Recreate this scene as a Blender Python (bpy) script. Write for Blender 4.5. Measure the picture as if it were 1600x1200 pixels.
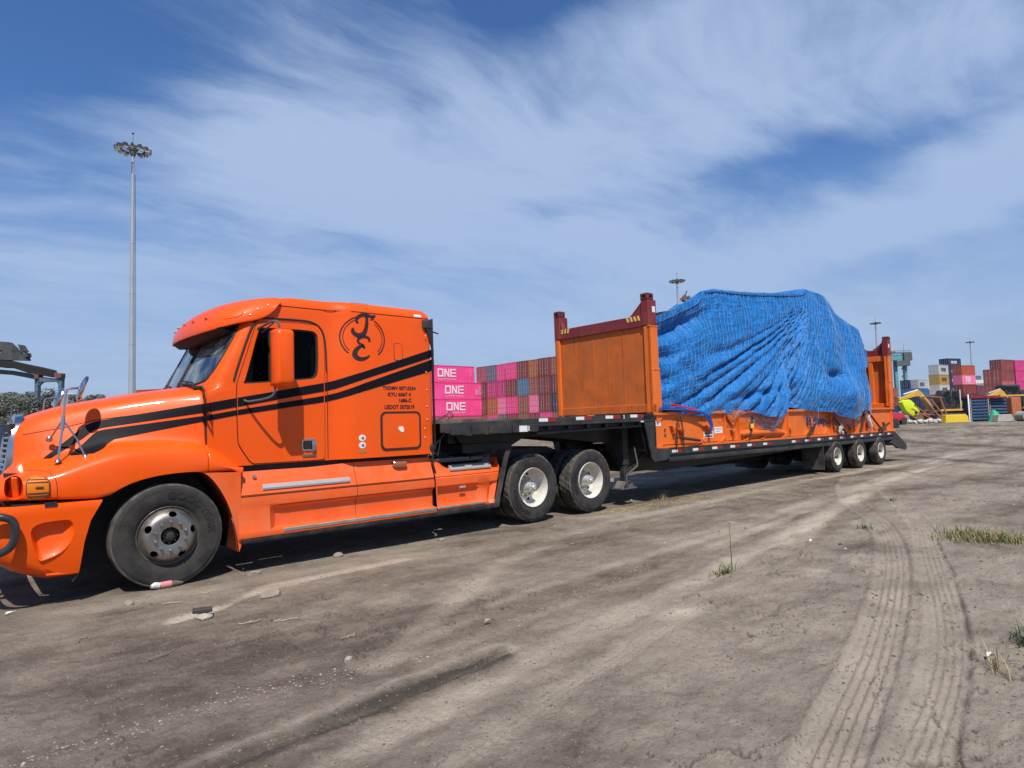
import bpy, bmesh, math, random
import numpy as np
from mathutils import Vector, Matrix
from mathutils.bvhtree import BVHTree
random.seed(7); rng = np.random.RandomState(11)
PI = math.pi
for o in list(bpy.data.objects): bpy.data.objects.remove(o)
S = bpy.context.scene
COL = S.collection
# ---------------------------------------------------------------- camera
CAM = np.array([-1.6642, -8.3528, 1.5387]); FPX = 989.967
_y, _p, _r = math.radians(48.4576), .0615, -.0308
_f = np.array([math.cos(_y)*math.cos(_p), math.sin(_y)*math.cos(_p), math.sin(_p)])
_s = np.array([math.sin(_y), -math.cos(_y), 0.]); _u = np.cross(_s, _f)
_s, _u = math.cos(_r)*_s+math.sin(_r)*_u, -math.sin(_r)*_s+math.cos(_r)*_u
cd = bpy.data.cameras.new('camera'); cam = bpy.data.objects.new('camera', cd); COL.objects.link(cam)
cd.sensor_width = 36; cd.lens = FPX/1600*36; cd.clip_end = 6000; cd.clip_start = .05
cam.matrix_world = Matrix(((_s[0], _u[0], -_f[0], CAM[0]), (_s[1], _u[1], -_f[1], CAM[1]), (_s[2], _u[2], -_f[2], CAM[2]), (0, 0, 0, 1)))
S.camera = cam
def at(px, py, Z):
    """world point seen at photo pixel (px,py) at distance Z metres along the view axis"""
    return CAM+(_f+_s*(px-800)/FPX-_u*(py-600)/FPX)*Z
# ---------------------------------------------------------------- sky and sun
SUN = Vector((-.303, -.446, .842)).normalized()
w = bpy.data.worlds.new('World'); S.world = w; w.use_nodes = True
nt = w.node_tree; nt.nodes.clear()
class N:
    """tiny node helper"""
    def __init__(s, tree): s.t = tree
    def n(s, typ, **k):
        x = s.t.nodes.new(typ)
        for a, b in k.items(): setattr(x, a, b)
        return x
    def put(s, sock, v):
        if hasattr(v, 'is_output') or isinstance(v, bpy.types.NodeSocket): s.t.links.new(v, sock)
        elif v is not None: sock.default_value = v
    def math(s, op, a, b=None, c=None, clamp=False):
        x = s.n('ShaderNodeMath', operation=op, use_clamp=clamp)
        for i, v in enumerate((a, b, c)):
            if v is not None: s.put(x.inputs[i], v)
        return x.outputs[0]
    def vmath(s, op, a, b=None):
        x = s.n('ShaderNodeVectorMath', operation=op)
        s.put(x.inputs[0], a)
        if b is not None: s.put(x.inputs[1], b)
        return x.outputs[0]
    def noise(s, vec, scale, detail=4, rough=.55, dist=0., dim='3D'):
        x = s.n('ShaderNodeTexNoise', noise_dimensions=dim)
        if vec is not None: s.put(x.inputs['Vector'], vec)
        x.inputs['Scale'].default_value = scale; x.inputs['Detail'].default_value = detail
        x.inputs['Roughness'].default_value = rough; x.inputs['Distortion'].default_value = dist
        return x.outputs['Fac']
    def ramp(s, fac, pts, interp='LINEAR'):
        x = s.n('ShaderNodeValToRGB'); x.color_ramp.interpolation = interp
        e = x.color_ramp.elements
        while len(e) < len(pts): e.new(.5)
        for i, (p, c) in enumerate(pts):
            e[i].position = p; e[i].color = (*c, 1) if len(c) == 3 else c
        s.put(x.inputs[0], fac); return x.outputs[0]
    def maprange(s, v, a, b, c=0., d=1., smooth=True):
        x = s.n('ShaderNodeMapRange', interpolation_type='SMOOTHSTEP' if smooth else 'LINEAR')
        for i, q in enumerate((v, a, b, c, d)): s.put(x.inputs[i], q)
        return x.outputs[0]
    def mix(s, fac, a, b, blend='MIX'):
        x = s.n('ShaderNodeMix', data_type='RGBA', blend_type=blend)
        s.put(x.inputs[0], fac)
        for i, v in ((6, a), (7, b)):
            if isinstance(v, tuple): v = (*v, 1) if len(v) == 3 else v
            s.put(x.inputs[i], v)
        return x.outputs[2]
    def mapping(s, vec, scale=(1, 1, 1), rot=(0, 0, 0), loc=(0, 0, 0)):
        x = s.n('ShaderNodeMapping'); s.put(x.inputs[0], vec)
        x.inputs['Scale'].default_value = scale; x.inputs['Rotation'].default_value = rot; x.inputs['Location'].default_value = loc
        return x.outputs[0]
#SKY_BEGIN
W = N(nt)
sky = W.n('ShaderNodeTexSky', sky_type='NISHITA', sun_disc=False)
sky.sun_elevation = math.asin(SUN.z); sky.sun_rotation = math.atan2(SUN.x, SUN.y)
sky.altitude = 0; sky.air_density = 1.1; sky.dust_density = .6; sky.ozone_density = 3.
dirv = W.n('ShaderNodeTexCoord').outputs['Generated']
sep = W.n('ShaderNodeSeparateXYZ'); W.put(sep.inputs[0], dirv)
dz = W.math('ADD', W.math('MAXIMUM', sep.outputs[2], 0.0), .16)
cx = W.math('DIVIDE', sep.outputs[0], dz); cy = W.math('DIVIDE', sep.outputs[1], dz)
comb = W.n('ShaderNodeCombineXYZ'); W.put(comb.inputs[0], cx); W.put(comb.inputs[1], cy)
pc = comb.outputs[0]
def skyp(px, py):
    d = at(px, py, 1.)-CAM; d = d/np.linalg.norm(d); z = max(d[2], 0)+.16
    return np.array([d[0]/z, d[1]/z])
# high cirrus-like veils: drawn out along one wind direction and domain-warped
warp = W.n('ShaderNodeTexNoise'); W.put(warp.inputs['Vector'], pc); warp.inputs['Scale'].default_value = 1.1; warp.inputs['Detail'].default_value = 3
wv = W.vmath('SCALE', W.vmath('SUBTRACT', warp.outputs['Color'], (.5, .5, .5))); wv.node.inputs['Scale'].default_value = .55
pw = W.vmath('ADD', pc, wv)
big = W.noise(W.mapping(pw, (1, 1, 1), (0, 0, math.radians(20)), (3.1, 1.7, 0)), 1.15, 3, .5)
stre = W.noise(W.mapping(pw, (1.0, 2.7, 1), (0, 0, math.radians(-12)), (.4, .2, 0)), 1.6, 9, .58)
fine = W.noise(W.mapping(pw, (1.4, 2.0, 1), (0, 0, math.radians(25))), 6.5, 8, .6)
# where the broad cloud banks stand over this place
BANKS = [  # photo px centre, half sizes along/across (px), rotation deg (photo), weight
    (560, 250, 430, 130, 12, .42), (1180, 120, 480, 150, -8, .34), (900, 380, 420, 80, 8, .36),
    (1420, 330, 330, 65, -22, .50), (1560, 260, 250, 60, -25, .30), (150, 440, 260, 30, 8, .30), (700, 520, 800, 70, 0, .34), (1300, 500, 300, 40, -8, .2), (420, 420, 200, 22, 6, .16),
    (100, 60, 380, 170, 10, -.42), (860, 330, 110, 30, 8, -.36), (880, 10, 120, 40, 0, -.30), (640, 330, 130, 24, 10, -.1),
    (1240, 440, 200, 22, -5, -.14), (250, 330, 150, 60, 20, -.06), (1560, 30, 150, 60, 0, .10), (1300, 225, 200, 26, -14, -.22), (600, 120, 90, 70, 30, -.10)]
tot = None
for (px, py, a, b, ro, wt) in BANKS:
    c0 = skyp(px, py); r = math.radians(ro)
    e1 = skyp(px+a*math.cos(r), py+a*math.sin(r))-skyp(px-a*math.cos(r), py-a*math.sin(r))
    e2 = skyp(px-b*math.sin(r), py+b*math.cos(r))-skyp(px+b*math.sin(r), py-b*math.cos(r))
    M = np.linalg.inv(np.array([e1/2, e2/2]).T)
    q = W.vmath('SUBTRACT', pw, (float(c0[0]), float(c0[1]), 0))
    u_ = W.vmath('DOT_PRODUCT', q, (float(M[0, 0]), float(M[0, 1]), 0)).node.outputs['Value']
    v_ = W.vmath('DOT_PRODUCT', q, (float(M[1, 0]), float(M[1, 1]), 0)).node.outputs['Value']
    r2 = W.math('ADD', W.math('MULTIPLY', u_, u_), W.math('MULTIPLY', v_, v_))
    g = W.math('MULTIPLY', W.math('POWER', 2.718, W.math('MULTIPLY', r2, -1.0)), wt)
    tot = g if tot is None else W.math('ADD', tot, g)
d0 = W.math('ADD', W.math('MULTIPLY', big, .45), W.math('MULTIPLY', stre, .85))
d0 = W.math('ADD', d0, W.math('MULTIPLY', fine, .22))
d0 = W.math('ADD', d0, tot)
dens = W.maprange(d0, .64, 1.24, 0., 1.)
hor = W.maprange(sep.outputs[2], -.02, .42, 1., 0.)
bg1 = W.n('ShaderNodeBackground')
skc = W.mix(1., sky.outputs[0], (.62, .92, 1.30), 'MULTIPLY')
W.put(bg1.inputs[0], skc); bg1.inputs[1].default_value = .092
bg2 = W.n('ShaderNodeBackground'); bg2.inputs[0].default_value = (.41, .53, .75, 1); bg2.inputs[1].default_value = 1.0
bg3 = W.n('ShaderNodeBackground'); bg3.inputs[0].default_value = (.365, .46, .65, 1); bg3.inputs[1].default_value = 1.0
m1 = W.n('ShaderNodeMixShader'); W.put(m1.inputs[0], W.math('MULTIPLY', hor, .9)); W.t.links.new(bg1.outputs[0], m1.inputs[1]); W.t.links.new(bg3.outputs[0], m1.inputs[2])
m2 = W.n('ShaderNodeMixShader'); W.put(m2.inputs[0], W.math('MULTIPLY', dens, W.math('SUBTRACT', .92, W.math('MULTIPLY', hor, .45)))); W.t.links.new(m1.outputs[0], m2.inputs[1]); W.t.links.new(bg2.outputs[0], m2.inputs[2])
wo = W.n('ShaderNodeOutputWorld'); W.t.links.new(m2.outputs[0], wo.inputs[0])
#SKY_END
sd = bpy.data.lights.new('sun', 'SUN'); sd.energy = 4.9; sd.angle = math.radians(.5); sd.color = (1, .95, .87)
so = bpy.data.objects.new('sun', sd); COL.objects.link(so); so.rotation_euler = SUN.to_track_quat('Z', 'Y').to_euler(); so.location = (0, 0, 30)
S.view_settings.view_transform = 'Standard'; S.view_settings.look = 'None'; S.view_settings.gamma = 1; S.view_settings.exposure = 0.06
S.view_settings.use_curve_mapping = False
# ---------------------------------------------------------------- materials
MATS = {}
def mat(name, col, rough=.5, metal=0., coat=0., var=.0, vscale=3., bump=0., bscale=40., dust=0., dustcol=(.30, .24, .19), dscale=2.5, spec=None, streak=0., coatr=.05):
    if name in MATS: return MATS[name]
    m = bpy.data.materials.new(name); m.use_nodes = True; t = m.node_tree; h = N(t)
    b = t.nodes['Principled BSDF']; MATS[name] = m
    tc = h.n('ShaderNodeTexCoord').outputs['Object']
    c = (*col, 1)
    out = None
    if var:
        n1 = h.noise(tc, vscale, 6, .6)
        lo = tuple(max(0, x*(1-var)) for x in col); hi = tuple(min(1, x*(1+var)) for x in col)
        out = h.ramp(n1, [(.3, lo), (.7, hi)])
    if streak:
        n3 = h.noise(h.mapping(tc, (6, 6, .7)), 2.2, 6, .65)
        k = h.math('MULTIPLY', h.maprange(n3, .52, .72), streak)
        out = h.mix(k, out if out is not None else c, tuple(x*.45 for x in col))
    if dust:
        n2 = h.noise(tc, dscale, 7, .62)
        k = h.math('MULTIPLY', h.maprange(n2, .36, .70), dust)
        out = h.mix(k, out if out is not None else c, dustcol)
        rr = h.math('ADD', h.math('MULTIPLY', k, .5), rough, clamp=True); h.put(b.inputs['Roughness'], rr)
        if coat: h.put(b.inputs['Coat Weight'], h.math('MULTIPLY', h.math('SUBTRACT', 1., k, clamp=True), coat))
    else:
        b.inputs['Roughness'].default_value = rough
        if coat: b.inputs['Coat Weight'].default_value = coat
    b.inputs['Coat Roughness'].default_value = coatr
    if out is None: b.inputs['Base Color'].default_value = c
    else: h.put(b.inputs['Base Color'], out)
    b.inputs['Metallic'].default_value = metal
    if spec is not None: b.inputs['Specular IOR Level'].default_value = spec
    if bump:
        bn = h.n('ShaderNodeBump'); bn.inputs['Strength'].default_value = min(1, bump); bn.inputs['Distance'].default_value = .01
        h.put(bn.inputs['Height'], h.noise(tc, bscale, 5, .6)); h.t.links.new(bn.outputs[0], b.inputs['Normal'])
    return m
def glass(name, tint=(.55, .62, .60), refl=1.0, dirt_sheen=.22):
    if name in MATS: return MATS[name]
    m = bpy.data.materials.new(name); m.use_nodes = True; t = m.node_tree; h = N(t); t.nodes.clear()
    tr = h.n('ShaderNodeBsdfTransparent'); tr.inputs[0].default_value = (*tint, 1)
    gl = h.n('ShaderNodeBsdfGlossy'); gl.inputs['Roughness'].default_value = .03; gl.inputs[0].default_value = (1, 1, 1, 1)
    fr = h.n('ShaderNodeFresnel'); fr.inputs[0].default_value = 1.5
    du = h.n('ShaderNodeBsdfDiffuse'); du.inputs[0].default_value = (.27, .33, .33, 1)
    tc = h.n('ShaderNodeTexCoord').outputs['Object']
    mx = h.n('ShaderNodeMixShader'); h.put(mx.inputs[0], h.math('MULTIPLY', fr.outputs[0], refl)); t.links.new(tr.outputs[0], mx.inputs[1]); t.links.new(gl.outputs[0], mx.inputs[2])
    m2 = h.n('ShaderNodeMixShader'); h.put(m2.inputs[0], h.math('MULTIPLY', h.maprange(h.noise(tc, 2.5, 6, .6), .4, .8), dirt_sheen)); t.links.new(mx.outputs[0], m2.inputs[1]); t.links.new(du.outputs[0], m2.inputs[2])
    o = h.n('ShaderNodeOutputMaterial'); t.links.new(m2.outputs[0], o.inputs[0]); MATS[name] = m
    return m
ORANGE = mat('orange_paint', (.84, .090, .001), .38, coat=.24, var=.06, vscale=1.2, bump=.02, bscale=260, spec=.2, dust=.13, dustcol=(.50, .15, .06), dscale=2.2)
ORANGE_D = mat('dusty_orange_paint', (.80, .105, .008), .5, coat=.2, var=.08, vscale=4, dust=.34, dustcol=(.58, .17, .075), dscale=5.5)
BLACKP = mat('black_vinyl', (.007, .007, .010), .55, spec=.12)
DARK = mat('dark_gap', (.012, .010, .009), .8)
SEAL = mat('rubber_seal', (.02, .017, .015), .7)
RUBBER = mat('tyre_rubber', (.020, .018, .017), .80, var=.3, vscale=5, dust=.42, dustcol=(.085, .072, .06), dscale=5, bump=.25, bscale=60)
RUBBER_T = mat('tyre_tread', (.045, .040, .035), .9, var=.3, vscale=7, dust=.75, dustcol=(.15, .125, .10), dscale=7, bump=.3, bscale=70)
CHROME = mat('chrome', (.50, .49, .48), .20, 1.0, var=.1, bump=.03, bscale=30)
ALU = mat('dull_aluminium', (.50, .48, .45), .42, .85, var=.2, vscale=6, dust=.4, dustcol=(.32, .27, .22), dscale=6)
WHEELALU = mat('dirty_wheel_alloy', (.36, .33, .30), .38, .9, var=.22, vscale=8, dust=.45, dustcol=(.16, .13, .10), dscale=9)
WHITEW = mat('white_wheel_paint', (.62, .59, .52), .5, var=.1, vscale=5, dust=.45, dustcol=(.33, .27, .19), dscale=7)
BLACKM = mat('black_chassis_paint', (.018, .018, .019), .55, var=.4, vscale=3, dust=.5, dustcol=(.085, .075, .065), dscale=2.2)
GREYM = mat('grey_plastic', (.075, .075, .08), .45, dust=.3, dustcol=(.18, .16, .14))
AMBER = mat('amber_lens', (.62, .16, .006), .5, spec=.2)
SILVER = mat('silver_trim', (.60, .58, .55), .35, .55, dust=.35, dustcol=(.42, .36, .30), dscale=9)
INTER = mat('cab_interior', (.03, .029, .028), .85)
SEATM = mat('seat_fabric', (.09, .08, .08), .9)
GLASS = glass('windscreen_glass', (.82, .92, .90), 1.3, .85)  # strong pale film paints the sky's reflection onto the windscreen
GLASS_D = glass('side_glass', (.55, .60, .58), .8)
GLASS_S = glass('clean_side_glass', (.30, .33, .32), .12, .0)
WHITE = mat('white_vinyl', (.78, .78, .76), .5, dust=.15)
# ---------------------------------------------------------------- mesh helpers
class MB:
    def __init__(s): s.v = []; s.f = []; s.mi = []
    def add(s, V, F, mi=0):
        o = len(s.v); s.v += [tuple(map(float, p)) for p in V]; s.f += [tuple(i+o for i in f) for f in F]; s.mi += [mi]*len(F); return s
    def box(s, x0, x1, y0, y1, z0, z1, mi=0, M=None):
        V = [(x, y, z) for z in (z0, z1) for y in (y0, y1) for x in (x0, x1)]
        if M is not None: V = [tuple(M @ Vector(p)) for p in V]
        return s.add(V, [(0, 2, 3, 1), (4, 5, 7, 6), (0, 1, 5, 4), (2, 6, 7, 3), (0, 4, 6, 2), (1, 3, 7, 5)], mi)
    def beam(s, a, b, w, h, mi=0, up=(0, 0, 1)):
        a = Vector(a); b = Vector(b); d = (b-a); L = d.length; d.normalize(); sd = d.cross(Vector(up))
        if sd.length < 1e-4: sd = d.cross(Vector((0, 1, 0)))
        sd.normalize(); up = sd.cross(d)
        V = [tuple(p+sd*sx*w/2+up*sz*h/2) for p in (a, b) for sx, sz in ((-1, -1), (1, -1), (1, 1), (-1, 1))]
        return s.add(V, [(0, 1, 2, 3), (7, 6, 5, 4), (0, 4, 5, 1), (1, 5, 6, 2), (2, 6, 7, 3), (3, 7, 4, 0)], mi)
    def tube(s, path, r, n=8, mi=0, cap=True, closed=False):
        P = [Vector(p) for p in path]; R = r if isinstance(r, (list, tuple)) else [r]*len(P)
        m = len(P); rings = []; prev = None
        for i, p in enumerate(P):
            if closed: t = (P[(i+1) % m]-P[i-1])
            else: t = (P[min(i+1, m-1)]-P[max(i-1, 0)])
            t.normalize()
            if prev is None:
                a = t.cross(Vector((0, 0, 1)))
                if a.length < 1e-3: a = t.cross(Vector((0, 1, 0)))
            else: a = prev-t*prev.dot(t)
            a.normalize(); prev = a; b = t.cross(a)
            rings.append([tuple(p+(a*math.cos(2*PI*k/n)+b*math.sin(2*PI*k/n))*R[i]) for k in range(n)])
        V = [q for rg in rings for q in rg]; F = []
        for i in range(m if closed else m-1):
            j = (i+1) % m
            for k in range(n): F.append((i*n+k, i*n+(k+1) % n, j*n+(k+1) % n, j*n+k))
        if cap and not closed: F.append(tuple(range(n-1, -1, -1))); F.append(tuple((m-1)*n+k for k in range(n)))
        return s.add(V, F, mi)
    def lathe(s, prof, n=32, o=(0, 0, 0), mi=0, axis='y', close=False, ang0=0.):
        """profile = [(radius, along-axis)]"""
        V = []; F = []; m = len(prof)
        for i in range(n):
            a = 2*PI*i/n+ang0
            for (r, t) in prof:
                c, q = r*math.cos(a), r*math.sin(a)
                p = (c, t, q) if axis == 'y' else ((c, q, t) if axis == 'z' else (t, c, q))
                V.append((p[0]+o[0], p[1]+o[1], p[2]+o[2]))
        for i in range(n):
            j = (i+1) % n
            for k in range(m if close else m-1):
                l = (k+1) % m; F.append((i*m+k, i*m+l, j*m+l, j*m+k))
        return s.add(V, F, mi)
    def prism(s, poly, a0, a1, axis='y', mi=0):
        n = len(poly)
        def P(u, v, t): return (u, t, v) if axis == 'y' else ((t, u, v) if axis == 'x' else (u, v, t))
        V = [P(u, v, a0) for u, v in poly]+[P(u, v, a1) for u, v in poly]
        F = [tuple(range(n)), tuple(range(2*n-1, n-1, -1))]+[(i, (i+1) % n, n+(i+1) % n, n+i) for i in range(n)]
        return s.add(V, F, mi)
    def loft(s, rings, closed=True, cap0=False, cap1=False, mi=0):
        n = len(rings[0]); V = [p for r in rings for p in r]; F = []
        for i in range(len(rings)-1):
            for k in range(n if closed else n-1):
                l = (k+1) % n; F.append((i*n+k, i*n+l, (i+1)*n+l, (i+1)*n+k))
        if cap0: F.append(tuple(range(n-1, -1, -1)))
        if cap1: F.append(tuple((len(rings)-1)*n+k for k in range(n)))
        return s.add(V, F, mi)
    def sphere(s, c, r, n=10, mi=0, sc=(1, 1, 1)):
        rings = []
        for i in range(n//2+1):
            t = PI*i/(n//2); rr = max(1e-4, math.sin(t))*r
            rings.append([(c[0]+rr*math.cos(2*PI*k/n)*sc[0], c[1]+rr*math.sin(2*PI*k/n)*sc[1], c[2]+math.cos(t)*r*sc[2]) for k in range(n)])
        return s.loft(rings, True, False, False, mi)
    def mesh(s, name, mats=None, smooth=35, bevel=0., bseg=1, weld=0.):
        me = bpy.data.meshes.new(name); me.from_pydata(s.v, [], s.f)
        me.polygons.foreach_set('material_index', s.mi)
        bm = bmesh.new(); bm.from_mesh(me)
        if weld: bmesh.ops.remove_doubles(bm, verts=bm.verts, dist=weld)
        bmesh.ops.recalc_face_normals(bm, faces=bm.faces)
        if bevel:
            es = [e for e in bm.edges if len(e.link_faces) == 2 and e.calc_face_angle(0) > math.radians(40)]
            bmesh.ops.bevel(bm, geom=es, offset=bevel, segments=bseg, affect='EDGES', profile=.6, clamp_overlap=True)
        bm.to_mesh(me); bm.free()
        for m in (mats if isinstance(mats, (list, tuple)) else [mats]): me.materials.append(m)
        if smooth: me.shade_smooth(); me.set_sharp_from_angle(angle=math.radians(smooth))
        return me
    def build(s, name, mats=None, parent=None, **k):
        me = s.mesh(name, mats, **k); o = bpy.data.objects.new(name, me); COL.objects.link(o)
        if parent is not None: o.parent = parent
        return o
def tag(o, label, cat=None, group=None, kind=None):
    if label: o['label'] = label
    if cat: o['category'] = cat
    if group: o['group'] = group
    if kind: o['kind'] = kind
    return o
def thing(name, label, cat, loc=(0, 0, 0), rz=0., group=None):
    o = bpy.data.objects.new(name, None); COL.objects.link(o); o.location = loc; o.rotation_euler = (0, 0, rz); o.empty_display_size = .3
    return tag(o, label, cat, group)
def link(name, me, parent=None, loc=(0, 0, 0), rot=(0, 0, 0), scale=None):
    o = bpy.data.objects.new(name, me); COL.objects.link(o); o.location = loc; o.rotation_euler = rot
    if scale: o.scale = scale
    if parent is not None: o.parent = parent
    return o
def kids(o): return [c for c in COL.objects if c.parent == o]
def copy_tree(o, parent=None, ch=None):
    if ch is None:
        ch = {}
        for x in COL.objects:
            if x.parent: ch.setdefault(x.parent.name, []).append(x)
    c = o.copy(); COL.objects.link(c); c.parent = parent
    for k in ch.get(o.name, []): copy_tree(k, c, ch)
    return c
def evalmesh(o):
    dg = bpy.context.evaluated_depsgraph_get(); dg.update()
    me = bpy.data.meshes.new_from_object(o.evaluated_get(dg), depsgraph=dg)
    o.modifiers.clear(); o.data = me
    return o
def boolcut(o, cutters, op='DIFFERENCE'):
    for i, c in enumerate(cutters):
        m = o.modifiers.new('b%d' % i, 'BOOLEAN'); m.operation = op; m.object = c; m.solver = 'EXACT'
    evalmesh(o)
    for c in cutters: bpy.data.objects.remove(c)
    return o
def smoothed(o, ang=35):
    o.data.shade_smooth(); o.data.set_sharp_from_angle(angle=math.radians(ang)); return o
def subsurf(o, lv=2):
    m = o.modifiers.new('s', 'SUBSURF'); m.levels = lv; m.render_levels = lv; evalmesh(o); return o
def lerp_tab(tab, x):
    xs = [t[0] for t in tab]; return float(np.interp(x, xs, [t[1] for t in tab]))
def smooth_poly(P, k=2, closed=True):
    """Chaikin corner cutting"""
    P = [tuple(p) for p in P]
    for _ in range(k):
        Q = []; n = len(P)
        for i in range(n if closed else n-1):
            a = P[i]; b = P[(i+1) % n]
            Q.append(tuple(.75*x+.25*y for x, y in zip(a, b))); Q.append(tuple(.25*x+.75*y for x, y in zip(a, b)))
        if not closed: Q = [P[0]]+Q+[P[-1]]
        P = Q
    return P
def rrect(x0, x1, z0, z1, r, n=5):
    P = []
    for cx_, cz_, a0 in ((x1-r, z1-r, 0), (x0+r, z1-r, 90), (x0+r, z0+r, 180), (x1-r, z0+r, 270)):
        for i in range(n+1):
            a = math.radians(a0+90*i/n); P.append((cx_+r*math.cos(a), cz_+r*math.sin(a)))
    return P
def resample(P, step):
    out = [P[0]]
    for a, b in zip(P[:-1], P[1:]):
        L = math.dist(a, b); n = max(1, int(math.ceil(L/step)))
        for i in range(1, n+1): out.append(tuple(x+(y-x)*i/n for x, y in zip(a, b)))
    return out
def decal_from(verts2, faces, bvh, off, yfrom=-4., grid=.06, yback=-1.1, side=-1):
    """drape a flat outline (x,z) onto a surface seen from one side; returns verts, faces"""
    bm = bmesh.new(); vs = [bm.verts.new((a, 0, b)) for a, b in verts2]
    for f in faces:
        try: bm.faces.new([vs[i] for i in f])
        except ValueError: pass
    bmesh.ops.triangulate(bm, faces=bm.faces)
    xs = [v[0] for v in verts2]; zs = [v[1] for v in verts2]
    for ax, lo, hi in ((0, min(xs), max(xs)), (2, min(zs), max(zs))):
        k = math.ceil(lo/grid)
        while k*grid < hi:
            co = [0, 0, 0]; co[ax] = k*grid; no = [0, 0, 0]; no[ax] = 1
            bmesh.ops.bisect_plane(bm, geom=bm.verts[:]+bm.edges[:]+bm.faces[:], plane_co=co, plane_no=no, dist=1e-5); k += 1
    V = []
    bm.verts.index_update()
    last = yback
    for v in bm.verts:
        h = bvh.ray_cast(Vector((v.co.x, yfrom, v.co.z)), Vector((0, 1, 0)))
        if h[0] is not None:
            nn = h[1]; nn = nn if nn.y < 0 else -nn
            p = h[0]+nn*off; V.append(tuple(p)); last = p.y
        else: V.append((v.co.x, last, v.co.z))
    F = [tuple(x.index for x in f.verts) for f in bm.faces]; bm.free()
    return V, F
def bvh_of(*obs):
    V = []; F = []
    for o in obs:
        mw = Matrix.Identity(4); p = o
        chain = []
        while p is not None: chain.append(p.matrix_basis); p = p.parent
        for mtx in chain[:-1] if len(chain) > 1 else chain: mw = mtx @ mw
        k = len(V); V += [tuple(mw @ v.co) for v in o.data.vertices]; F += [tuple(i+k for i in f.vertices) for f in o.data.polygons]
    return BVHTree.FromPolygons(V, F)
def text2d(body, size=1., bold=0., align='CENTER', spacing=1.):
    cu = bpy.data.curves.new('t', 'FONT'); cu.body = body; cu.size = size; cu.offset = bold; cu.align_x = align; cu.space_character = spacing; cu.resolution_u = 3; cu.fill_mode = 'FRONT'
    o = bpy.data.objects.new('t', cu); COL.objects.link(o)
    dg = bpy.context.evaluated_depsgraph_get(); dg.update()
    me = bpy.data.meshes.new_from_object(o.evaluated_get(dg), depsgraph=dg)
    V = [(v.co.x, v.co.y) for v in me.vertices]; F = [tuple(p.vertices) for p in me.polygons]
    bpy.data.objects.remove(o); bpy.data.meshes.remove(me); bpy.data.curves.remove(cu)
    return V, F
def fit2d(V, x0, x1, z0, z1):
    a = np.array(V); lo = a.min(0); hi = a.max(0); s = (np.array([x1, z1])-np.array([x0, z0]))/(hi-lo)
    return [tuple(p) for p in (a-lo)*s+np.array([x0, z0])]
# ---------------------------------------------------------------- ground
def vnoise(x, y, seed=0):
    xi = np.floor(x).astype(np.int64); yi = np.floor(y).astype(np.int64); xf = x-xi; yf = y-yi
    def h(a, b):
        n = (a*374761393+b*668265263+seed*974711) & 0xffffffff
        n = ((n ^ (n >> 13))*1274126177) & 0xffffffff; n = n ^ (n >> 16); return (n & 0xffff)/65535.
    u = xf*xf*(3-2*xf); v = yf*yf*(3-2*yf)
    return (h(xi, yi)*(1-u)+h(xi+1, yi)*u)*(1-v)+(h(xi, yi+1)*(1-u)+h(xi+1, yi+1)*u)*v
def fbm(x, y, o=4, seed=0, g=.5):
    s = 0; a = 1; t = 0
    for i in range(o): s = s+a*vnoise(x*2**i+17*i, y*2**i-9*i, seed+i); t += a; a *= g
    return s/t-.5
def pdist(x, y, path):
    """distance to polyline, signed side, and length along it"""
    best = np.full(x.shape, 1e9); sgn = np.zeros(x.shape); al = np.zeros(x.shape); L0 = 0.
    for (ax, ay), (bx, by) in zip(path[:-1], path[1:]):
        dx, dy = bx-ax, by-ay; L = math.hypot(dx, dy)
        t = np.clip(((x-ax)*dx+(y-ay)*dy)/(L*L), 0, 1); px = x-ax-t*dx; py = y-ay-t*dy
        d = np.hypot(px, py); m = d < best
        best = np.where(m, d, best); sgn = np.where(m, np.sign(dx*py-dy*px), sgn); al = np.where(m, L0+t*L, al); L0 += L
    return best, sgn*best, al
def sm(a, b, x): t = np.clip((x-a)/(b-a), 0, 1); return t*t*(3-2*t)
trackA = smooth_poly([(14.5, -2.2), (12, -3.0), (9.6, -4.1), (8.4, -4.85), (7.5, -5.26), (6.7, -5.59), (5.42, -6.03), (4.06, -6.42), (3.16, -6.65), (2.49, -6.81), (1.96, -6.92), (1.51, -7.02), (.9, -7.15), (-.4, -7.5)], 1, False)
trackB = smooth_poly([(14.5, -2.9), (12.2, -3.7), (9.8, -4.8), (7.6, -5.7), (6.94, -5.88), (5.15, -6.46), (4.06, -6.81), (3.31, -7.02), (2.63, -7.17), (1.93, -7.28), (1.2, -7.38)], 1, False)
lineR = [(7.3, -5.9), (6.94, -6.0), (5.55, -6.49), (4.02, -6.94), (3.07, -7.19), (2.03, -7.38), (1.2, -7.55)]
rutD = [(-1.5, -5.25), (-.86, -5.20), (-.23, -5.13), (.56, -5.06), (1.1, -5.03)]
light1 = [(-1.6, -5.95), (-.71, -5.66), (.08, -5.44), (.61, -5.36), (1.29, -5.25), (2.58, -5.06), (3.73, -4.93), (5.69, -4.59), (8.66, -4.14), (12.9, -3.4), (20, -2.6)]
light2 = [(.4, -4.55), (.7, -4.37), (1.5, -3.88), (2.74, -3.03), (4.47, -2.35), (5.84, -2.1), (8.96, -1.95), (13.3, -1.75), (24, -2.2)]
light3 = [(.4, -4.62), (.89, -4.43), (1.87, -4.07), (2.88, -3.96), (4.11, -3.9), (6.24, -3.86), (9.09, -3.45), (13, -3.0), (22, -2.3)]
light4 = [(-1.2, -6.25), (-.2, -5.98), (1.0, -5.72), (2.6, -5.42), (4.2, -5.15), (6.2, -4.75), (9.2, -4.0), (13, -3.1)]
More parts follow.
